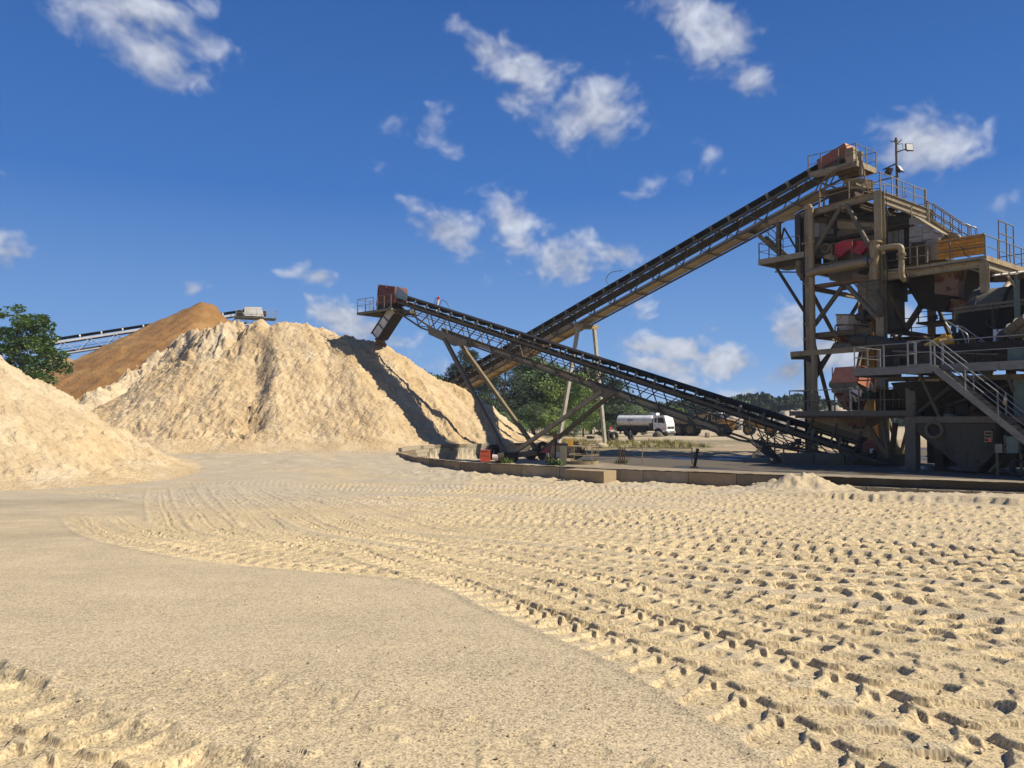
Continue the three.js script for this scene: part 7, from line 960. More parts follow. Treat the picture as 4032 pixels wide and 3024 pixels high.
// tyres, marker post, boulder on the bank behind
{
  const at = (x, y) => { const r = ray(...N3(x, y)); let D = 40; for (; D < 130; D += .1) if (CAM_Y + r[1] * D / r[2] < gy(r[0] * D / r[2], D)) break; return P(r[0] * D / r[2], gy(r[0] * D / r[2], D), D); };
  let c = at(330, 196); globalThis.tyre('old_tyre', 'black tyre standing beside the right foot of the conveyor frame', c.clone().add(V(-.2, .48, 0)), .5, .38, V(.75, .1, .6)); globalThis.tyre('old_tyre', 'second black tyre pushed against the standing one', c.clone().add(V(.42, .46, -.3)), .48, .36, V(.6, .15, .8));
  const mb = new MB(); let t = thing('marker_post', 'small red and white marker standing behind the black tyres', 'marker', c); mb.rod(c.clone().add(V(.1, .1, -.8)), c.clone().add(V(.1, 1.15, -.8)), .035, 8).build('stake', M.white, t); mb.box(c.clone().add(V(.1, 1.3, -.8)), .26, .34, .05).build('plate', M.pinkRed, t);
  c = at(525, 212); globalThis.tyre('old_tyre', 'muddy tyre leaning against a stump below the tanker truck', c.clone().add(V(.1, .5, 0)), .55, .34, V(.9, .35, .4));
  c = at(120, 178); globalThis.tyre('old_tyre', 'dark tyre lying in the grass left of the frame foot', c.clone().add(V(0, .15, 0)), .45, .3, V(.1, 1, .1));
  c = at(155, 180); t = thing('fence_post', 'pale rough post standing in the grass left of the conveyor frame foot', 'post', c); mb.bar(c, c.clone().add(V(.06, 1.3, 0)), .1, .09).build('post', M.tan, t); mb.box(c.clone().add(V(.06, 1.28, 0)), .18, .24, .12).build('cap', M.dirtyWhite, t);
  const rock = (nm, label, c, sx, sy, sz, mt, seed) => { const g = new THREE.IcosahedronGeometry(1, 3), q = g.attributes.position; for (let i = 0; i < q.count; i++) { const k = .72 + .5 * fbm(q.getX(i) * 1.4 + seed, q.getY(i) * 1.4 + q.getZ(i) * 1.1 + seed, 4); q.setXYZ(i, q.getX(i) * k * sx, q.getY(i) * k * sy, q.getZ(i) * k * sz); } g.computeVertexNormals(); g.translate(c.x, c.y + sy * .3, c.z); mb.add(g); const m = mb.build(nm, mt); return tag(m, label, 'rock'); };
  c = at(230, 270); rock('boulder', 'pale yellow boulder on the grassy bank below the frame foot', c, .55, .32, .4, M.block, 3);
  c = at(820, 160); rock('boulder', 'brown boulder in front of the tanker truck wheels', c, .7, .6, .6, M.panelDirty, 8); c = at(1335, 165); rock('boulder', 'grey stone block under the dump truck', c, .4, .6, .4, M.concrete, 12); c = at(610, 240); rock('boulder', 'small pale stone on the slope below the muddy tyre', c, .3, .22, .25, M.block, 17);
}
// ------------------------------------------------------------------ vehicles
function vehicle(name, label, category, px, pyFoot, D, head) { const p = PD(px, pyFoot, D); const o = thing(name, label, category, P(p.x, gy(p.x, D), D)); o.rotation.y = Math.atan2(head[1], head[0]); return o; }   // local x = forward, y up, z = right side (towards the camera when it drives right)
function wheel(parent, x, y, z, R, w, rimMat, o = {}) {
  const g = new THREE.Group(); g.name = 'wheel'; g.position.set(x, y, z); parent.add(g); const mb = new MB(), prof = [[R * .6, -w / 2], [R * .9, -w / 2], [R * .985, -w * .34], [R, 0], [R * .985, w * .34], [R * .9, w / 2], [R * .6, w / 2]].map(([a, b]) => new THREE.Vector2(a, b)), l = new THREE.LatheGeometry(prof, 36); l.rotateX(Math.PI / 2); mb.add(l);
  const n = o.lugs ?? 0; for (let k = 0; k < n; k++) for (const s of [-1, 1]) { const q = new THREE.BoxGeometry(R * .1, R * .09, w * .48); q.translate(0, R * 1.0, s * w * .25); q.rotateZ((k + (s > 0 ? .5 : 0)) / n * 6.283); mb.add(q); } mb.local('tyre', M.tyre, g);
  const r = new THREE.CylinderGeometry(R * .6, R * .6, w * .9, 30, 1, true); r.rotateX(Math.PI / 2); mb.add(r); const d = new THREE.CylinderGeometry(R * .58, R * .5, .05, 30); d.rotateX(Math.PI / 2); d.translate(0, 0, w * .22); mb.add(d); const h = new THREE.CylinderGeometry(R * .2, R * .24, w * .3, 18); h.rotateX(Math.PI / 2); h.translate(0, 0, w * .3); mb.add(h); mb.local('rim', rimMat, g); return g;
}
const rbox = (mb, x0, x1, y0, y1, z0, z1, tr = 0) => { const g = new THREE.BoxGeometry(x1 - x0, y1 - y0, z1 - z0); g.translate((x0 + x1) / 2, (y0 + y1) / 2, (z0 + z1) / 2); return mb.add(g); };
{
  const t = vehicle('tanker_truck', 'white tanker truck parked by the trees behind the stacking conveyor', 'truck', 2640, 1722, 103.5, [0.78, -0.63]), mb = new MB(), P3 = (x, y, z) => V(x, y, z);
  // local x backwards from the bumper at 0; z + = right side of the truck ... the camera sees the side at z = +1.2
  const tank = new THREE.CylinderGeometry(1, 1, 5.3, 48, 1); tank.rotateZ(Math.PI / 2); tank.scale(1, .84, 1.2); tank.translate(-4.95, 2.12, 0); mb.add(tank).local('tank', M.white, t);
  for (const [x, s] of [[-2.3, -1], [-7.6, 1]]) { const e = new THREE.SphereGeometry(1, 40, 14, 0, Math.PI * 2, 0, Math.PI / 2); e.rotateZ(s * Math.PI / 2); e.scale(.18, .84, 1.2); e.translate(x, 2.12, 0); mb.add(e).local('tank_end', M.white, t); }
  for (const x of [-3.2, -5.6, -7.3]) { const q = new THREE.TorusGeometry(1, .02, 6, 48); q.rotateY(Math.PI / 2); q.scale(1, .845, 1.205); q.translate(x, 2.12, 0); mb.add(q).local('tank_seam', M.panel, t); }
  rbox(mb, -7.5, -2.5, 2.9, 2.96, -.5, .5).local('catwalk', M.panel, t); for (const z of [-.5, .5]) { mb.rod(P3(-7.5, 3.08, z), P3(-2.6, 3.08, z), .04, 8).local('catwalk_rail', M.galv, t); } rbox(mb, -2.85, -1.85, 2.85, 3.18, -.45, .45).local('hatch_box', M.white, t); mb.rod(P3(-6.2, 2.95, .1), P3(-6.2, 3.25, .1), .14, 14).local('hatch', M.galv, t);
  rbox(mb, -7.7, -.3, .72, .98, -.45, .45).local('chassis', M.black, t); rbox(mb, -7.5, -2.2, .95, 1.32, -1.0, 1.0).local('tank_cradle', M.black, t); rbox(mb, -4.9, -3.3, .5, .98, .55, 1.15).local('side_tank', M.black, t); rbox(mb, -7.75, -7.6, .6, 1.2, -1.1, 1.1).local('rear_bumper', M.dark, t); rbox(mb, -2.55, -2.1, 1.3, 1.75, .75, 1.2).local('pump_box', M.dgrey, t); mb.bend([P3(-2.3, 2.2, 1.0), P3(-2.35, 1.9, 1.15), P3(-2.35, 1.4, 1.15)], .05, .15, 8).local('pipe', M.dirtyWhite, t);
  // cab from a side outline, windows set in
  const z0 = -1.16, z1 = 1.16, side = [[-1.95, .95], [-1.95, 2.68], [-1.85, 2.78], [-.42, 2.78], [-.28, 2.70], [-.06, 1.80], [0, 1.70], [0, .62], [-.55, .62], [-.72, .98], [-1.05, 1.18], [-1.5, 1.15], [-1.78, .95]];
  const sh = new THREE.Shape(side.map(([x, y]) => new THREE.Vector2(x, y))), cg = new THREE.ExtrudeGeometry(sh, { depth: z1 - z0 - .06, bevelEnabled: true, bevelSize: .03, bevelThickness: .03, bevelSegments: 2 }); cg.translate(0, 0, z0 + .03); mb.add(cg).local('cab', M.white, t);
  const onSide = (pts, z, th, nm, mt, par = t) => { const s = new THREE.Shape(pts.map(([x, y]) => new THREE.Vector2(x, y))), g = new THREE.ExtrudeGeometry(s, { depth: th, bevelEnabled: false }); g.translate(0, 0, z); mb.add(g); return mb.local(nm, mt, par); };
  for (const [z, f] of [[z1 - .005, 1], [z0 - .025, -1]]) { const d = onSide([[-1.32, 1.22], [-1.32, 1.8], [-.32, 1.8], [-.12, 1.75], [-.1, 1.25], [-.6, 1.22]], z, .03, 'door', M.white); onSide([[-1.28, 1.84], [-1.28, 2.52], [-.45, 2.52], [-.24, 1.84]], z + (f > 0 ? .005 : 0), .03, 'door_window', M.glassDark ?? (M.glassDark = std(.02, .022, .025, { roughness: .08 })), d); onSide([[-1.15, 1.62], [-1.15, 1.67], [-.95, 1.67], [-.95, 1.62]], z + f * .012, .03, 'handle', M.black, d); onSide([[-1.75, 1.9], [-1.75, 2.45], [-1.42, 2.5], [-1.42, 1.9]], z + (f > 0 ? .005 : 0), .03, 'side_window', M.glassDark); }
  const front = (x0, y0, x1, y1, za, zb, nm, mt, th = .03) => { const g = new MB(); g.hull([V(x0, y0, za), V(x0, y0, zb), V(x0 - th * 2, y0, zb), V(x0 - th * 2, y0, za)], [V(x1, y1, za), V(x1, y1, zb), V(x1 - th * 2, y1, zb), V(x1 - th * 2, y1, za)]); return g.local(nm, mt, t); };
  front(-.045, 1.85, -.262, 2.62, -.98, .98, 'windscreen', M.screenGlass ?? (M.screenGlass = std(.16, .19, .20, { roughness: .06 }))); for (const z of [-.5, .35]) mb.bar(V(-.01, 1.88, z), V(-.06, 2.15, z + .45), .03, .03).local('wiper', M.black, t);
  rbox(mb, 0.0, .05, 1.02, 1.34, -.98, .98).local('grille', M.black, t); for (const k of [0, 1, 2]) rbox(mb, .05, .065, 1.07 + k * .09, 1.1 + k * .09, -.95, .95).local('grille_bar', M.dgrey, t); for (const z of [-1.04, 1.04]) rbox(mb, 0, .06, 1.03, 1.33, z - .08, z + .08).local('headlight', M.lens, t);
  { const g = new THREE.TorusGeometry(.15, .03, 5, 4); g.scale(.72, 1.15, 1); g.rotateY(Math.PI / 2); g.translate(.085, 1.19, 0); mb.add(g).local('emblem', M.chrome, t); }
  rbox(mb, -.15, .18, .42, .72, -1.2, 1.2).local('bumper', M.galv, t); for (const z of [-.85, .85]) { mb.rod(V(.16, .62, z), V(.24, .62, z), .1, 14).local('fog_lamp', M.lens, t); } rbox(mb, -.3, .1, .22, .42, -.9, .9).local('bumper_apron', M.dgrey, t);
  for (const [za, n] of [[-1.05, 3], [.62, 3]]) for (let k = 0; k < n; k++) { const z = za + k * .16; mb.hull([V(.02, 1.5, z), V(.02, 1.5, z + .08), V(0, 1.5, z + .08), V(0, 1.5, z)], [V(.015, 1.66, z + .06), V(.015, 1.66, z + .14), V(0, 1.66, z + .14), V(0, 1.66, z + .06)]).local('warning_stripe', M.redLamp, t); }
  for (let k = 0; k < 3; k++) onSide([[-.62 + k * .2, 1.0], [-.52 + k * .2, 1.0], [-.42 + k * .2, 1.14], [-.52 + k * .2, 1.14]], z1 - .002, .02, 'warning_stripe', M.redLamp);
  for (const z of [1.32, -1.32]) { rbox(mb, -.32, -.25, 1.75, 2.25, z - .1, z + .1).local('mirror', M.black, t); } mb.bend([V(-1.3, 1.15, 1.2), V(-1.35, .75, 1.2), V(-1.85, .75, 1.2)], .04, .1, 6).local('mudguard_edge', M.black, t);
  for (const x of [-1.25, -6.1]) for (const s of [1, -1]) { const w = wheel(t, x, .5, s * .98, .5, .34, M.dgrey); if (s < 0) w.rotation.y = Math.PI; }
  // lettering on the side of the tank
  const { FontLoader } = await import('three/addons/loaders/FontLoader.js'), { TextGeometry } = await import('three/addons/geometries/TextGeometry.js');
  const font = await new FontLoader().loadAsync('fonts/droid/droid_sans_bold.typeface.json'), tg = new TextGeometry('GSM', { font, size: .27, depth: .01, curveSegments: 6 }); tg.computeBoundingBox(); tg.translate(-5.9, 2.08, 1.199); mb.add(tg).local('lettering', M.dgrey, t);
}
{
  const t = vehicle('dump_truck', 'yellow six-wheeled dump truck with a grey body behind the stacking conveyor', 'dump truck', 2905, 1722, 107, [0.86, -0.5]), mb = new MB(), S = .88;
  // local x: front at 0, rear -10
  mb.hull([[-9.3, 1.75], [-4.3, 1.55], [-4.3, 1.55], [-9.3, 1.75]].map(([x, y], i) => V(x, y, i < 2 ? 1.0 : -1.0)), [[-10.4, 3.0], [-4.0, 3.15], [-4.0, 3.15], [-10.4, 3.0]].map(([x, y], i) => V(x, y, i < 2 ? 1.5 : -1.5))).local('tipper_body', M.body, t);
  for (const z of [1.52, -1.52]) mb.bar(V(-10.4, 3.0, z), V(-3.9, 3.2, z), .1, .16).local('body_rim', M.dgrey, t); rbox(mb, -4.05, -3.85, 1.6, 3.4, -1.5, 1.5).local('head_board', M.dgrey, t); for (let k = 0; k < 4; k++) mb.bar(V(-9.3 + k * 1.5, 1.72, 1.05), V(-9.6 + k * 1.6, 3.0, 1.52), .1, .12, V(1, 0, 0)).local('body_rib', M.body, t);
  rbox(mb, -9, -3.5, .9, 1.5, -.5, .5).local('rear_frame', M.dark, t); rbox(mb, -3.7, -2.9, .8, 1.7, -.4, .4).local('joint', M.dark, t); mb.bar(V(-6.8, 1.5, 1.05), V(-4.4, 1.1, 1.05), .14, .16).local('ram', M.tan, t);
  rbox(mb, -3.3, -.2, 1.0, 1.6, -1.15, 1.15).local('front_frame', M.dumper, t); mb.hull([V(-1.9, 1.6, 1.1), V(-.05, 1.5, .95), V(-.05, 1.5, -.95), V(-1.9, 1.6, -1.1)], [V(-1.9, 2.5, 1.05), V(-.2, 2.2, .9), V(-.2, 2.2, -.9), V(-1.9, 2.5, -1.05)]).local('bonnet', M.dumper, t); rbox(mb, -.05, .02, 1.5, 2.1, -.8, .8).local('grille', M.dark, t); rbox(mb, -.2, .25, .9, 1.3, -1.2, 1.2).local('bumper', M.dgrey, t);
  mb.hull([V(-3.5, 1.6, .8), V(-1.9, 1.6, .8), V(-1.9, 1.6, -.8), V(-3.5, 1.6, -.8)], [V(-3.4, 2.35, .8), V(-1.85, 2.35, .8), V(-1.85, 2.35, -.8), V(-3.4, 2.35, -.8)]).local('cab', M.dumper, t); mb.hull([V(-3.36, 2.36, .77), V(-1.9, 2.36, .77), V(-1.9, 2.36, -.77), V(-3.36, 2.36, -.77)], [V(-3.3, 3.2, .72), V(-2.15, 3.2, .72), V(-2.15, 3.2, -.72), V(-3.3, 3.2, -.72)]).local('cab_window', M.glassDark, t); rbox(mb, -3.5, -2.0, 3.2, 3.32, -.85, .85).local('cab_roof', M.white, t); for (const x of [-3.3, -2.1]) for (const z of [.78, -.78]) mb.bar(V(x - .05, 2.35, z), V(x, 3.2, z * .95), .07, .07).local('cab_pillar', M.dumper, t); for (const z of [1.25, -1.25]) mb.hull([V(-2.9, 1.75, z - .3), V(-.9, 1.75, z - .3), V(-.9, 1.75, z + .25), V(-2.9, 1.75, z + .25)], [V(-2.7, 1.95, z - .3), V(-1.1, 1.95, z - .3), V(-1.1, 1.95, z + .25), V(-2.7, 1.95, z + .25)]).local('mudguard', M.dumper, t);
  for (const x of [-1.9, -6.4, -8.2]) for (const s of [1, -1]) { const w = wheel(t, x, S, s * 1.12, S, .66, x > -3 ? M.dumper : M.tan, { lugs: 20 }); if (s < 0) w.rotation.y = Math.PI; }
}
{ // loader far behind, mostly hidden
  const t = vehicle('wheel_loader', 'white and yellow loader mostly hidden behind the tail of the stacking conveyor', 'loader', 3075, 1716, 112, [0.9, -0.4]), mb = new MB();
  rbox(mb, -5.2, -2.9, 1.1, 2.2, -1, 1).local('engine_cover', M.dumper, t); rbox(mb, -3.0, -1.2, .9, 1.8, -.9, .9).local('front_frame', M.dumper, t); rbox(mb, -3.1, -1.7, 2.2, 3.5, -.8, .8).local('cab', M.glassDark, t); rbox(mb, -3.2, -1.6, 3.5, 3.65, -.9, .9).local('cab_roof', M.white, t); for (const x of [-3.08, -1.72]) for (const z of [.8, -.8]) mb.bar(V(x, 2.2, z), V(x, 3.5, z), .1, .1).local('cab_pillar', M.white, t); mb.bar(V(-1.6, 1.8, .5), V(.2, .8, .5), .2, .35).local('lift_arm', M.dumper, t); mb.hull([V(-.1, .2, -1.5), V(1, .15, -1.5), V(1, .15, 1.5), V(-.1, .2, 1.5)], [V(-.2, 1.4, -1.5), V(.2, 1.5, -1.5), V(.2, 1.5, 1.5), V(-.2, 1.4, 1.5)]).local('bucket', M.dgrey, t);
  for (const x of [-1.4, -4.4]) for (const s of [1, -1]) { const w = wheel(t, x, .8, s * 1.05, .8, .6, M.dumper, { lugs: 18 }); if (s < 0) w.rotation.y = Math.PI; }
}
// pale pipes lying behind the orange pile
{ const mb = new MB(); [['long pale pipe lying in front of the gravel heaps at the left', Ze(370, 668), Ze(590, 705)], ['lower pale pipe lying beside the long one at the left', Ze(380, 690), Ze(540, 716)], ['lowest pale pipe, partly behind the green tree', Ze(385, 705), Ze(500, 722)]].forEach(([lb, a, b], k) => { const p = PD(...a, 100 - k * 1.2), q = PD(...b, 99 - k * 1.2); mb.rod(p, q, .42, 14); tag(mb.build('steel_pipe', M.panel), lb, 'pipe', 'pale pipes lying by the gravel heaps'); }); }

// ------------------------------------------------------------------ trees
function crownGeo(seed, o) {             // many leaf-sized faces gathered in clumps on limbs
  const r = rng(seed), pos = [], col = [], nor = [], { clumps, per, leafS, shape } = o, C = [];
  for (let k = 0; k < clumps; k++) { const c = shape(r); C.push(c); }
  const q = new THREE.Quaternion(), e = new THREE.Euler(), a = V(), b = V();
  for (const c of C) {
    const tone = .72 + .5 * r(), warm = r();
    for (let k = 0; k < per; k++) {
      const A = r() * 6.283, z = r() * 2 - 1, R = c.r * Math.cbrt(r() * .85 + .15), s = Math.sqrt(1 - z * z), x = c.x + Math.cos(A) * s * R, y = c.y + z * R * (c.flat ?? .7), zz = c.z + Math.sin(A) * s * R, L = leafS * (.6 + .8 * r()), W = L * (o.narrow ?? .6);
      e.set((r() - .5) * 1.9 - .5, r() * 6.283, (r() - .5) * 1.6); q.setFromEuler(e); a.set(W / 2, 0, 0).applyQuaternion(q); b.set(0, 0, L / 2).applyQuaternion(q);
      const p = [[-1, -.15], [0, -1], [1, -.15], [0, 1]].map(([u, v]) => [x + a.x * u + b.x * v, y + a.y * u + b.y * v, zz + a.z * u + b.z * v]); pos.push(...p[0], ...p[1], ...p[2], ...p[0], ...p[2], ...p[3]);
      const t = tone * (.8 + .4 * r()), w = (warm - .5) * .3 + (r() - .5) * .2; for (let n = 0; n < 6; n++) col.push(t * (1 + w), t, t * (1 - w));
    }
  }
  const g = new THREE.BufferGeometry(); g.setAttribute('position', new THREE.Float32BufferAttribute(pos, 3)); g.setAttribute('color', new THREE.Float32BufferAttribute(col.map((v) => Math.min(1.6, v)), 3)); g.computeVertexNormals(); return [g, C];
}
function trunkGeo(h, r0, limbs, seed) { const mb = new MB(), r = rng(seed), pts = []; for (let k = 0; k <= 6; k++) pts.push(V((r() - .5) * .08 * h * k / 6, h * k / 6, (r() - .5) * .08 * h * k / 6)); for (let k = 0; k < 6; k++) mb.rod(pts[k], pts[k + 1], r0 * (1 - k / 7.5), 8, r0 * (1 - (k + 1) / 7.5)); for (const c of limbs) { const k = clamp(c.y / h * .75, .12, .92), i = Math.min(5, Math.floor(k * 6)), p = pts[i].clone().lerp(pts[i + 1], k * 6 - i); mb.rod(p, V(c.x, c.y, c.z), r0 * .22, 5, r0 * .05); } return mb.geo(null); }
const KIND = {
  broad: (seed, w, h, low = .2) => { const [g, C] = crownGeo(seed, { clumps: 84, per: 90, leafS: .44, narrow: .62, shape: (r) => { const A = r() * 6.283, u = r(), k = Math.sqrt(r()) * .94, y = mix(low, .95, u), prof = Math.sin(Math.PI * clamp((y - low + .1) / (1.06 - low))) ** .7; return { x: Math.cos(A) * k * w * prof, y: y * h, z: Math.sin(A) * k * w * prof, r: (.11 + .08 * r()) * h * .85, flat: .7 }; } }); return [g, trunkGeo(h * .92, h * .028, C.filter((_, i) => i % 4 === 0), seed)]; },
  pine: (seed, w, h) => { const [g, C] = crownGeo(seed, { clumps: 110, per: 75, leafS: .5, narrow: .2, shape: (r) => { const y = .14 + .86 * Math.pow(r(), .8), A = r() * 6.283, k = (.35 + .65 * r()) * (1 - y) ** .6 * 1.05 + .04; return { x: Math.cos(A) * k * w, y: y * h + (k - .3) * .4, z: Math.sin(A) * k * w, r: .05 * h + .35, flat: .55 }; } }); return [g, trunkGeo(h * .98, h * .02, C.filter((_, i) => i % 3 === 0), seed)]; },
};
const LEAF = { mid: leaf(.085, .145, .027), bright: leaf(.16, .235, .035), dark: leaf(.042, .08, .024), pine: leaf(.038, .064, .026, .1), locust: leaf(.085, .165, .025) };
for (const k of Object.values(LEAF)) k.vertexColors = true;
const protoTree = {};
function tree(key, kind, w, h, mat, label, p, turn, s, group) {
  let o = protoTree[key];
  if (!o) { const [g, tr] = KIND[kind](key.length * 31 + key.charCodeAt(0) * 7 + key.charCodeAt(key.length - 1), w, h); o = protoTree[key] = { g, tr }; }
  const t = thing(kind === 'pine' ? 'pine_tree' : 'broadleaf_tree', label, 'tree', p, group); t.rotation.y = turn; t.scale.setScalar(s);
  const c = new THREE.Mesh(o.g, mat), k = new THREE.Mesh(o.tr, M.bark); c.name = 'crown'; k.name = 'trunk'; for (const m of [c, k]) { m.castShadow = m.receiveShadow = true; t.add(m); }
  return t;
}
{
  // pixel of the top, distance, kind
  const put = (x, y, D, key, kind, w, h, mat, label, turn = 0) => { const q = PD(...Q(x, y), D), g = gy(q.x, D), H = q.y - g; tree(key, kind, w, h, LEAF[mat], label, P(q.x, g - .1, D), turn, H / h, undefined); };
  put(1010, 752, 118, 'pineA', 'pine', 5.0, 13, 'pine', 'tall pine whose top shows between the two crossing conveyors', .3);
  put(1092, 764, 114, 'pineB', 'pine', 6.6, 13, 'pine', 'broad dark pine below the crossing of the conveyors', 1.1);
  put(1055, 800, 120, 'pineA', 'pine', 5.0, 13, 'pine', 'slimmer pine between the tall pine and the broad dark one', 2.1);
  put(1130, 770, 126, 'pineB', 'pine', 6.6, 13, 'pine', 'dark pine behind and right of the broad dark one', 2.4);
  put(984, 786, 121, 'pineA', 'pine', 5.0, 13, 'pine', 'shorter pine just left of the tall pine', 4.0);
  put(948, 812, 125, 'broadA', 'broad', 6.2, 10, 'mid', 'leafy tree just showing over the right shoulder of the sand pile', .2);
  put(905, 800, 135, 'broadB', 'broad', 5.8, 10, 'mid', 'low tree top peeping over the sand pile, left of the other trees', 1.7);
  put(1152, 772, 122, 'broadB', 'broad', 5.8, 10, 'mid', 'tree right of the broad dark pine', .9);
  put(1190, 788, 118, 'broadA', 'broad', 6.2, 10, 'mid', 'leafy tree behind the left leg of the conveyor frame', 2.6);
  put(1225, 796, 112, 'broadC', 'broad', 6.8, 11, 'bright', 'bright green tree between the legs of the conveyor frame', .4);
  put(1150, 866, 104, 'broadC', 'broad', 6.8, 11, 'mid', 'low bushy tree under the broad dark pine', 1.9);
  put(1085, 890, 102, 'broadA', 'broad', 6.2, 10, 'mid', 'low shrubby tree beside the right foot of the sand pile', 4.1);
  put(1200, 880, 100, 'broadB', 'broad', 5.8, 10, 'bright', 'pale green low tree left of the conveyor frame leg', 3.3);
  put(1275, 786, 124, 'broadB', 'broad', 5.8, 10, 'dark', 'dark tree behind the right leg of the conveyor frame', 5.0);
  put(1312, 838, 122, 'broadA', 'broad', 6.2, 10, 'dark', 'dark green tree left of the tanker truck', .7);
  put(1260, 868, 106, 'broadC', 'broad', 6.8, 11, 'bright', 'sunlit green tree just right of the conveyor frame', 2.2);
  put(1340, 862, 126, 'broadC', 'broad', 6.8, 11, 'mid', 'round green tree behind the rear of the tanker truck', 3.5);
  put(1300, 905, 101, 'broadA', 'broad', 6.2, 10, 'mid', 'low bush between the frame leg and the tanker truck', 5.5);
  put(1372, 872, 132, 'broadB', 'broad', 5.8, 10, 'bright', 'bright bush above the tank of the tanker truck', 4.4);
  put(1425, 868, 140, 'broadA', 'broad', 6.2, 10, 'dark', 'dark tree behind the cab of the tanker truck', 1.2);
  put(1460, 876, 128, 'broadC', 'broad', 6.8, 11, 'bright', 'small light green tree between the tanker truck and the conveyor', .1);
  put(1040, 850, 108, 'broadB', 'broad', 5.8, 10, 'dark', 'dark tree behind the near leg of the stacking conveyor', .6);
  put(1118, 905, 98, 'broadB', 'broad', 5.8, 10, 'bright', 'pale shrub at the foot of the trees right of the stacker legs', 2.9);
  put(1240, 915, 97, 'broadC', 'broad', 6.8, 11, 'mid', 'low green shrub at the base of the conveyor frame legs', 1.4);
  put(1390, 925, 113, 'broadC', 'broad', 6.8, 11, 'mid', 'green bush behind the wheels of the tanker truck', .9);
  put(268, 791, 170, 'pineA', 'pine', 5.0, 13, 'pine', 'tiny far conifer above the gravel heap at the left', .5);
  // the acacia at the left edge: spreading limbs with feathery clumps
  const D = 62, base = PD(...Q(40, 850), D), [g, C] = crownGeo(91, { clumps: 96, per: 95, leafS: .30, narrow: .45, shape: (() => { let n = 0; const L = [[60, 690, 34, 18], [20, 700, 26, 24], [88, 712, 18, 20], [45, 725, 40, 18], [75, 745, 30, 16], [10, 745, 30, 20], [40, 770, 50, 24], [92, 790, 26, 16], [60, 805, 46, 20], [-30, 760, 40, 50], [10, 800, 40, 20], [105, 765, 12, 10], [80, 822, 30, 14]]; return (r) => { const [x, y, w, h] = L[n++ % L.length], p = PD(...Q(x + (r() - .5) * 2 * w, y + (r() - .5) * 2 * h), D), k = w * D / 1661.7; return { x: p.x - base.x, y: p.y - gy(base.x, D), z: (r() - .5) * 3.6, r: .42 + .4 * r(), flat: .62 }; }; })() });
  const t = thing('acacia_tree', 'feathery green acacia tree at the left edge behind the nearest sand pile', 'tree', P(base.x, gy(base.x, D), D)), c = new THREE.Mesh(g, LEAF.locust), k = new THREE.Mesh(trunkGeo(6.2, .17, C.filter((_, i) => i % 3 === 0), 5), M.bark); c.name = 'crown'; k.name = 'trunk'; for (const m of [c, k]) { m.castShadow = m.receiveShadow = true; t.add(m); }
}
{ // loose stones and crumbs on the sand
  const r = rng(71), n = 1800, m = new THREE.InstancedMesh(new THREE.IcosahedronGeometry(1, 0), std(.42, .34, .22, { roughness: 1 }), n), mt = new THREE.Matrix4(), q = new THREE.Quaternion(), e = new THREE.Euler(), c = new THREE.Color();
  for (let k = 0; k < n; k++) { const d = 3.3 + 19 * r() * r(), x = (r() * 1.5 - .72) * d, s = .003 + .008 * r() ** 4 + (x > 1 ? .006 * r() ** 3 : 0), [h] = treads(x, d); e.set(r() * 6, r() * 6, r() * 6); mt.compose(P(x, baseGround(x, d) + h + s * .3, d), q.setFromEuler(e), V(s * (1 + r() * .6), s * .8, s)); m.setMatrixAt(k, mt); const t = .5 + .9 * r(); m.setColorAt(k, c.setRGB(t, t, t)); }
  m.name = 'pebbles'; m.userData.kind = 'stuff'; m.castShadow = m.receiveShadow = true; scene.add(m); tag(m, 'small loose stones and crumbs scattered over the sand in the foreground', 'pebbles');
}
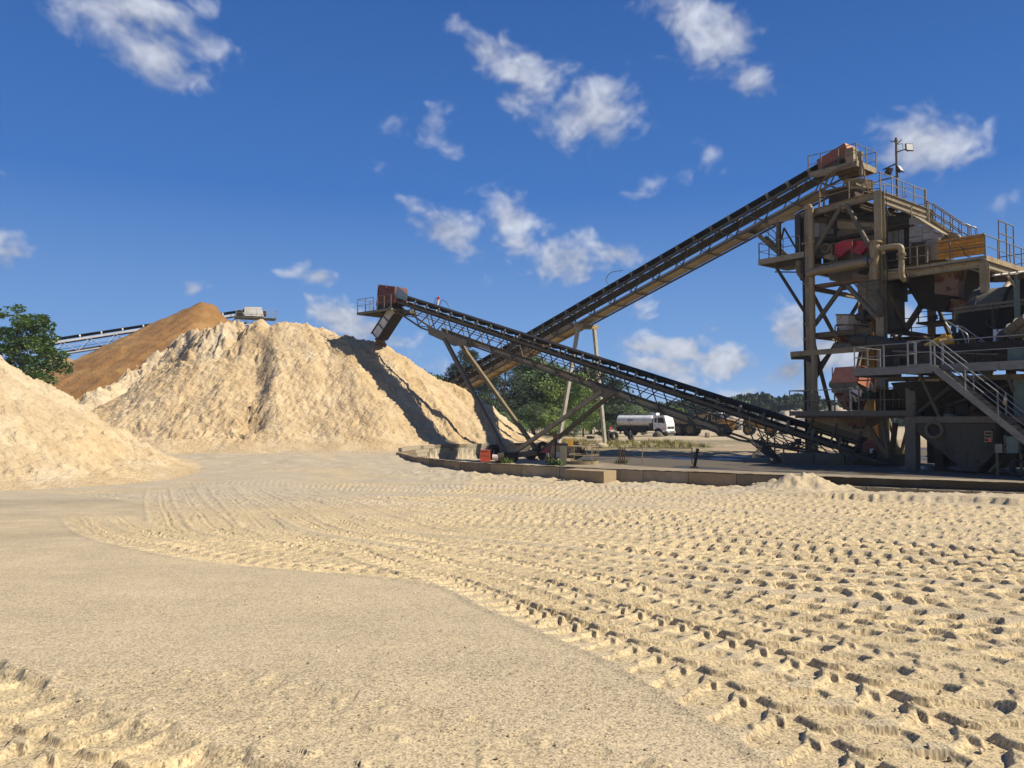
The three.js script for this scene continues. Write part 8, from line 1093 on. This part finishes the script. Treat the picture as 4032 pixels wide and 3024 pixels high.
{ // far woodland on the horizon and scrub: one mass each
  const r = rng(44), mass = (name, label, n, geo, mat, place) => { const m = new THREE.InstancedMesh(geo, mat, n), mt = new THREE.Matrix4(), q = new THREE.Quaternion(), e = new THREE.Euler(), cc = new THREE.Color(); for (let k = 0; k < n; k++) { const [p, s, tone] = place(r, k); e.set((r() - .5) * 2, r() * 6.28, (r() - .5) * 2); mt.compose(p, q.setFromEuler(e), s); m.setMatrixAt(k, mt); m.setColorAt(k, cc.setRGB(tone, tone, tone * .95)); } m.name = name; m.userData.kind = 'stuff'; m.castShadow = m.receiveShadow = true; scene.add(m); tag(m, label, name.replace(/_/g, ' ')); return m; };
  const lg = new THREE.BufferGeometry(); lg.setAttribute('position', new THREE.Float32BufferAttribute([-.5, -.1, 0, 0, -.9, .1, .5, -.1, 0, -.5, -.1, 0, .5, -.1, 0, 0, .9, -.1, 0, -.1, -.5, .1, -.9, 0, 0, -.1, .5, 0, -.1, -.5, 0, -.1, .5, -.1, .9, 0], 3)); lg.computeVertexNormals(); const wl = std(.040, .066, .026, { side: THREE.DoubleSide, roughness: .9 }), wl2 = std(.075, .10, .03, { side: THREE.DoubleSide, roughness: .9 });
  const humps = []; for (let k = 0; k < 170; k++) { const D = 235 + r() * 70, px = 1330 + r() * 980, p = PD(...Q(px, 900), D), top = mix(876, 852, clamp((px - 1380) / 230)) + (px > 1760 ? 12 : 0) + r() * 14; humps.push([p.x, PD(...Q(px, top), D).y, D, 4 + 4 * r(), .7 + .6 * r()]); }
  mass('far_woodland', 'far dark green wood along the horizon on the right', 26000, lg, wl, (r, k) => { const h = humps[k % humps.length], A = r() * 6.283, z = r() * 2 - 1, s = Math.sqrt(1 - z * z), g0 = -1.4, H = (h[1] - g0) / 2, R = h[3] * (.85 + .2 * r()); return [P(h[0] + Math.cos(A) * s * R, g0 + H + z * H * (.9 + .14 * r()), h[2] + Math.sin(A) * s * R), V(1, 1, 1).multiplyScalar(.8 + 1.1 * r()), h[4] * (.7 + .6 * r())]; });
  const hl = []; for (let k = 0; k < 150; k++) { const D = 210 + r() * 60, px = -500 + r() * 1900, p = PD(...Q(px, 900), D); hl.push([p.x, PD(...Q(px, 858 + r() * 20), D).y, D, 4 + 4 * r(), .7 + .6 * r()]); }
  mass('far_woodland', 'far wood on the horizon behind the sand piles on the left', 18000, lg, wl, (r, k) => { const h = hl[k % hl.length], A = r() * 6.283, z = r() * 2 - 1, s = Math.sqrt(1 - z * z), g0 = -1.4, H = (h[1] - g0) / 2, R = h[3]; return [P(h[0] + Math.cos(A) * s * R, g0 + H + z * H, h[2] + Math.sin(A) * s * R), V(1, 1, 1).multiplyScalar(.8 + 1.1 * r()), h[4] * (.7 + .6 * r())]; });
  const gg = new THREE.BufferGeometry(), gp = []; { const q = rng(2); for (let k = 0; k < 7; k++) { const A = q() * 6.28, l = .25 + .3 * q(), x = (q() - .5) * .3, z = (q() - .5) * .3, w = .025; gp.push(x - w, 0, z, x + w, 0, z, x + Math.cos(A) * l * .5, l, z + Math.sin(A) * l * .5); } } gg.setAttribute('position', new THREE.Float32BufferAttribute(gp, 3)); gg.computeVertexNormals();
  const gm = std(.26, .23, .09, { side: THREE.DoubleSide, roughness: 1 });
  const placeG = (x0, x1, d0, d1, thr, s0) => (r) => { for (let k = 0; k < 40; k++) { const x = mix(x0, x1, r()), d = mix(d0, d1, r()); if (fbm(x * .22 + 30, d * .22, 4) > thr) return [P(x, gy(x, d) + .02, d), V(1, .7 + r(), 1).multiplyScalar(s0 * (.7 + .8 * r())), .6 + .9 * r()]; } return [P(x0, -4, d1), V(.1, .1, .1), 1]; };
  const tilt = mass('dry_grass', 'patches of dry grass on the bank behind the slab and under the trees', 1500, gg, gm, placeG(2, 15, 57, 82, .52, .5)); const mt = new THREE.Matrix4(), p = V(), q = new THREE.Quaternion(), s = V(); const rr = rng(9); for (let k = 0; k < 1500; k++) { tilt.getMatrixAt(k, mt); mt.decompose(p, q, s); mt.compose(p, q.setFromEuler(new THREE.Euler(0, rr() * 6.28, 0)), s); tilt.setMatrixAt(k, mt); }
  // weeds: little plants one can point to
  const weed = (label, p, s, mat) => { const rr = rng(p.x * 100 | 0), g = []; for (let k = 0; k < 60; k++) { const A = rr() * 6.28, l = s * (.4 + .6 * rr()), x = p.x + (rr() - .5) * s * 1.6, z = p.z + (rr() - .5) * s, w = .05 * s + .02, c = Math.cos(A), d = Math.sin(A); g.push(x - w * d, p.y, z + w * c, x + w * d, p.y, z - w * c, x + c * l * .7, p.y + l, z + d * l * .7); } const b = new THREE.BufferGeometry(); b.setAttribute('position', new THREE.Float32BufferAttribute(g, 3)); b.computeVertexNormals(); const m = new THREE.Mesh(b, mat); m.name = numbered('weed'); m.castShadow = m.receiveShadow = true; scene.add(m); tag(m, label, 'weed'); };
  const green = std(.10, .16, .03, { side: THREE.DoubleSide, roughness: 1 }); weed('green weed growing on the wall top below the stacker legs', PD(...N2(500, 490), 41.2), .35, green); weed('green weed at the left end of the pipe fence', PD(...N3(440, 440), 39.6), .38, green); weed('tuft of green weed seen left of the V-bottomed tank', PD(...Y7(1950, 640), 45), .9, green); weed('green weed below the grey concrete post', PD(...N2(1150, 520), 38.5), .45, green);
}
renderer.render(scene, camera);
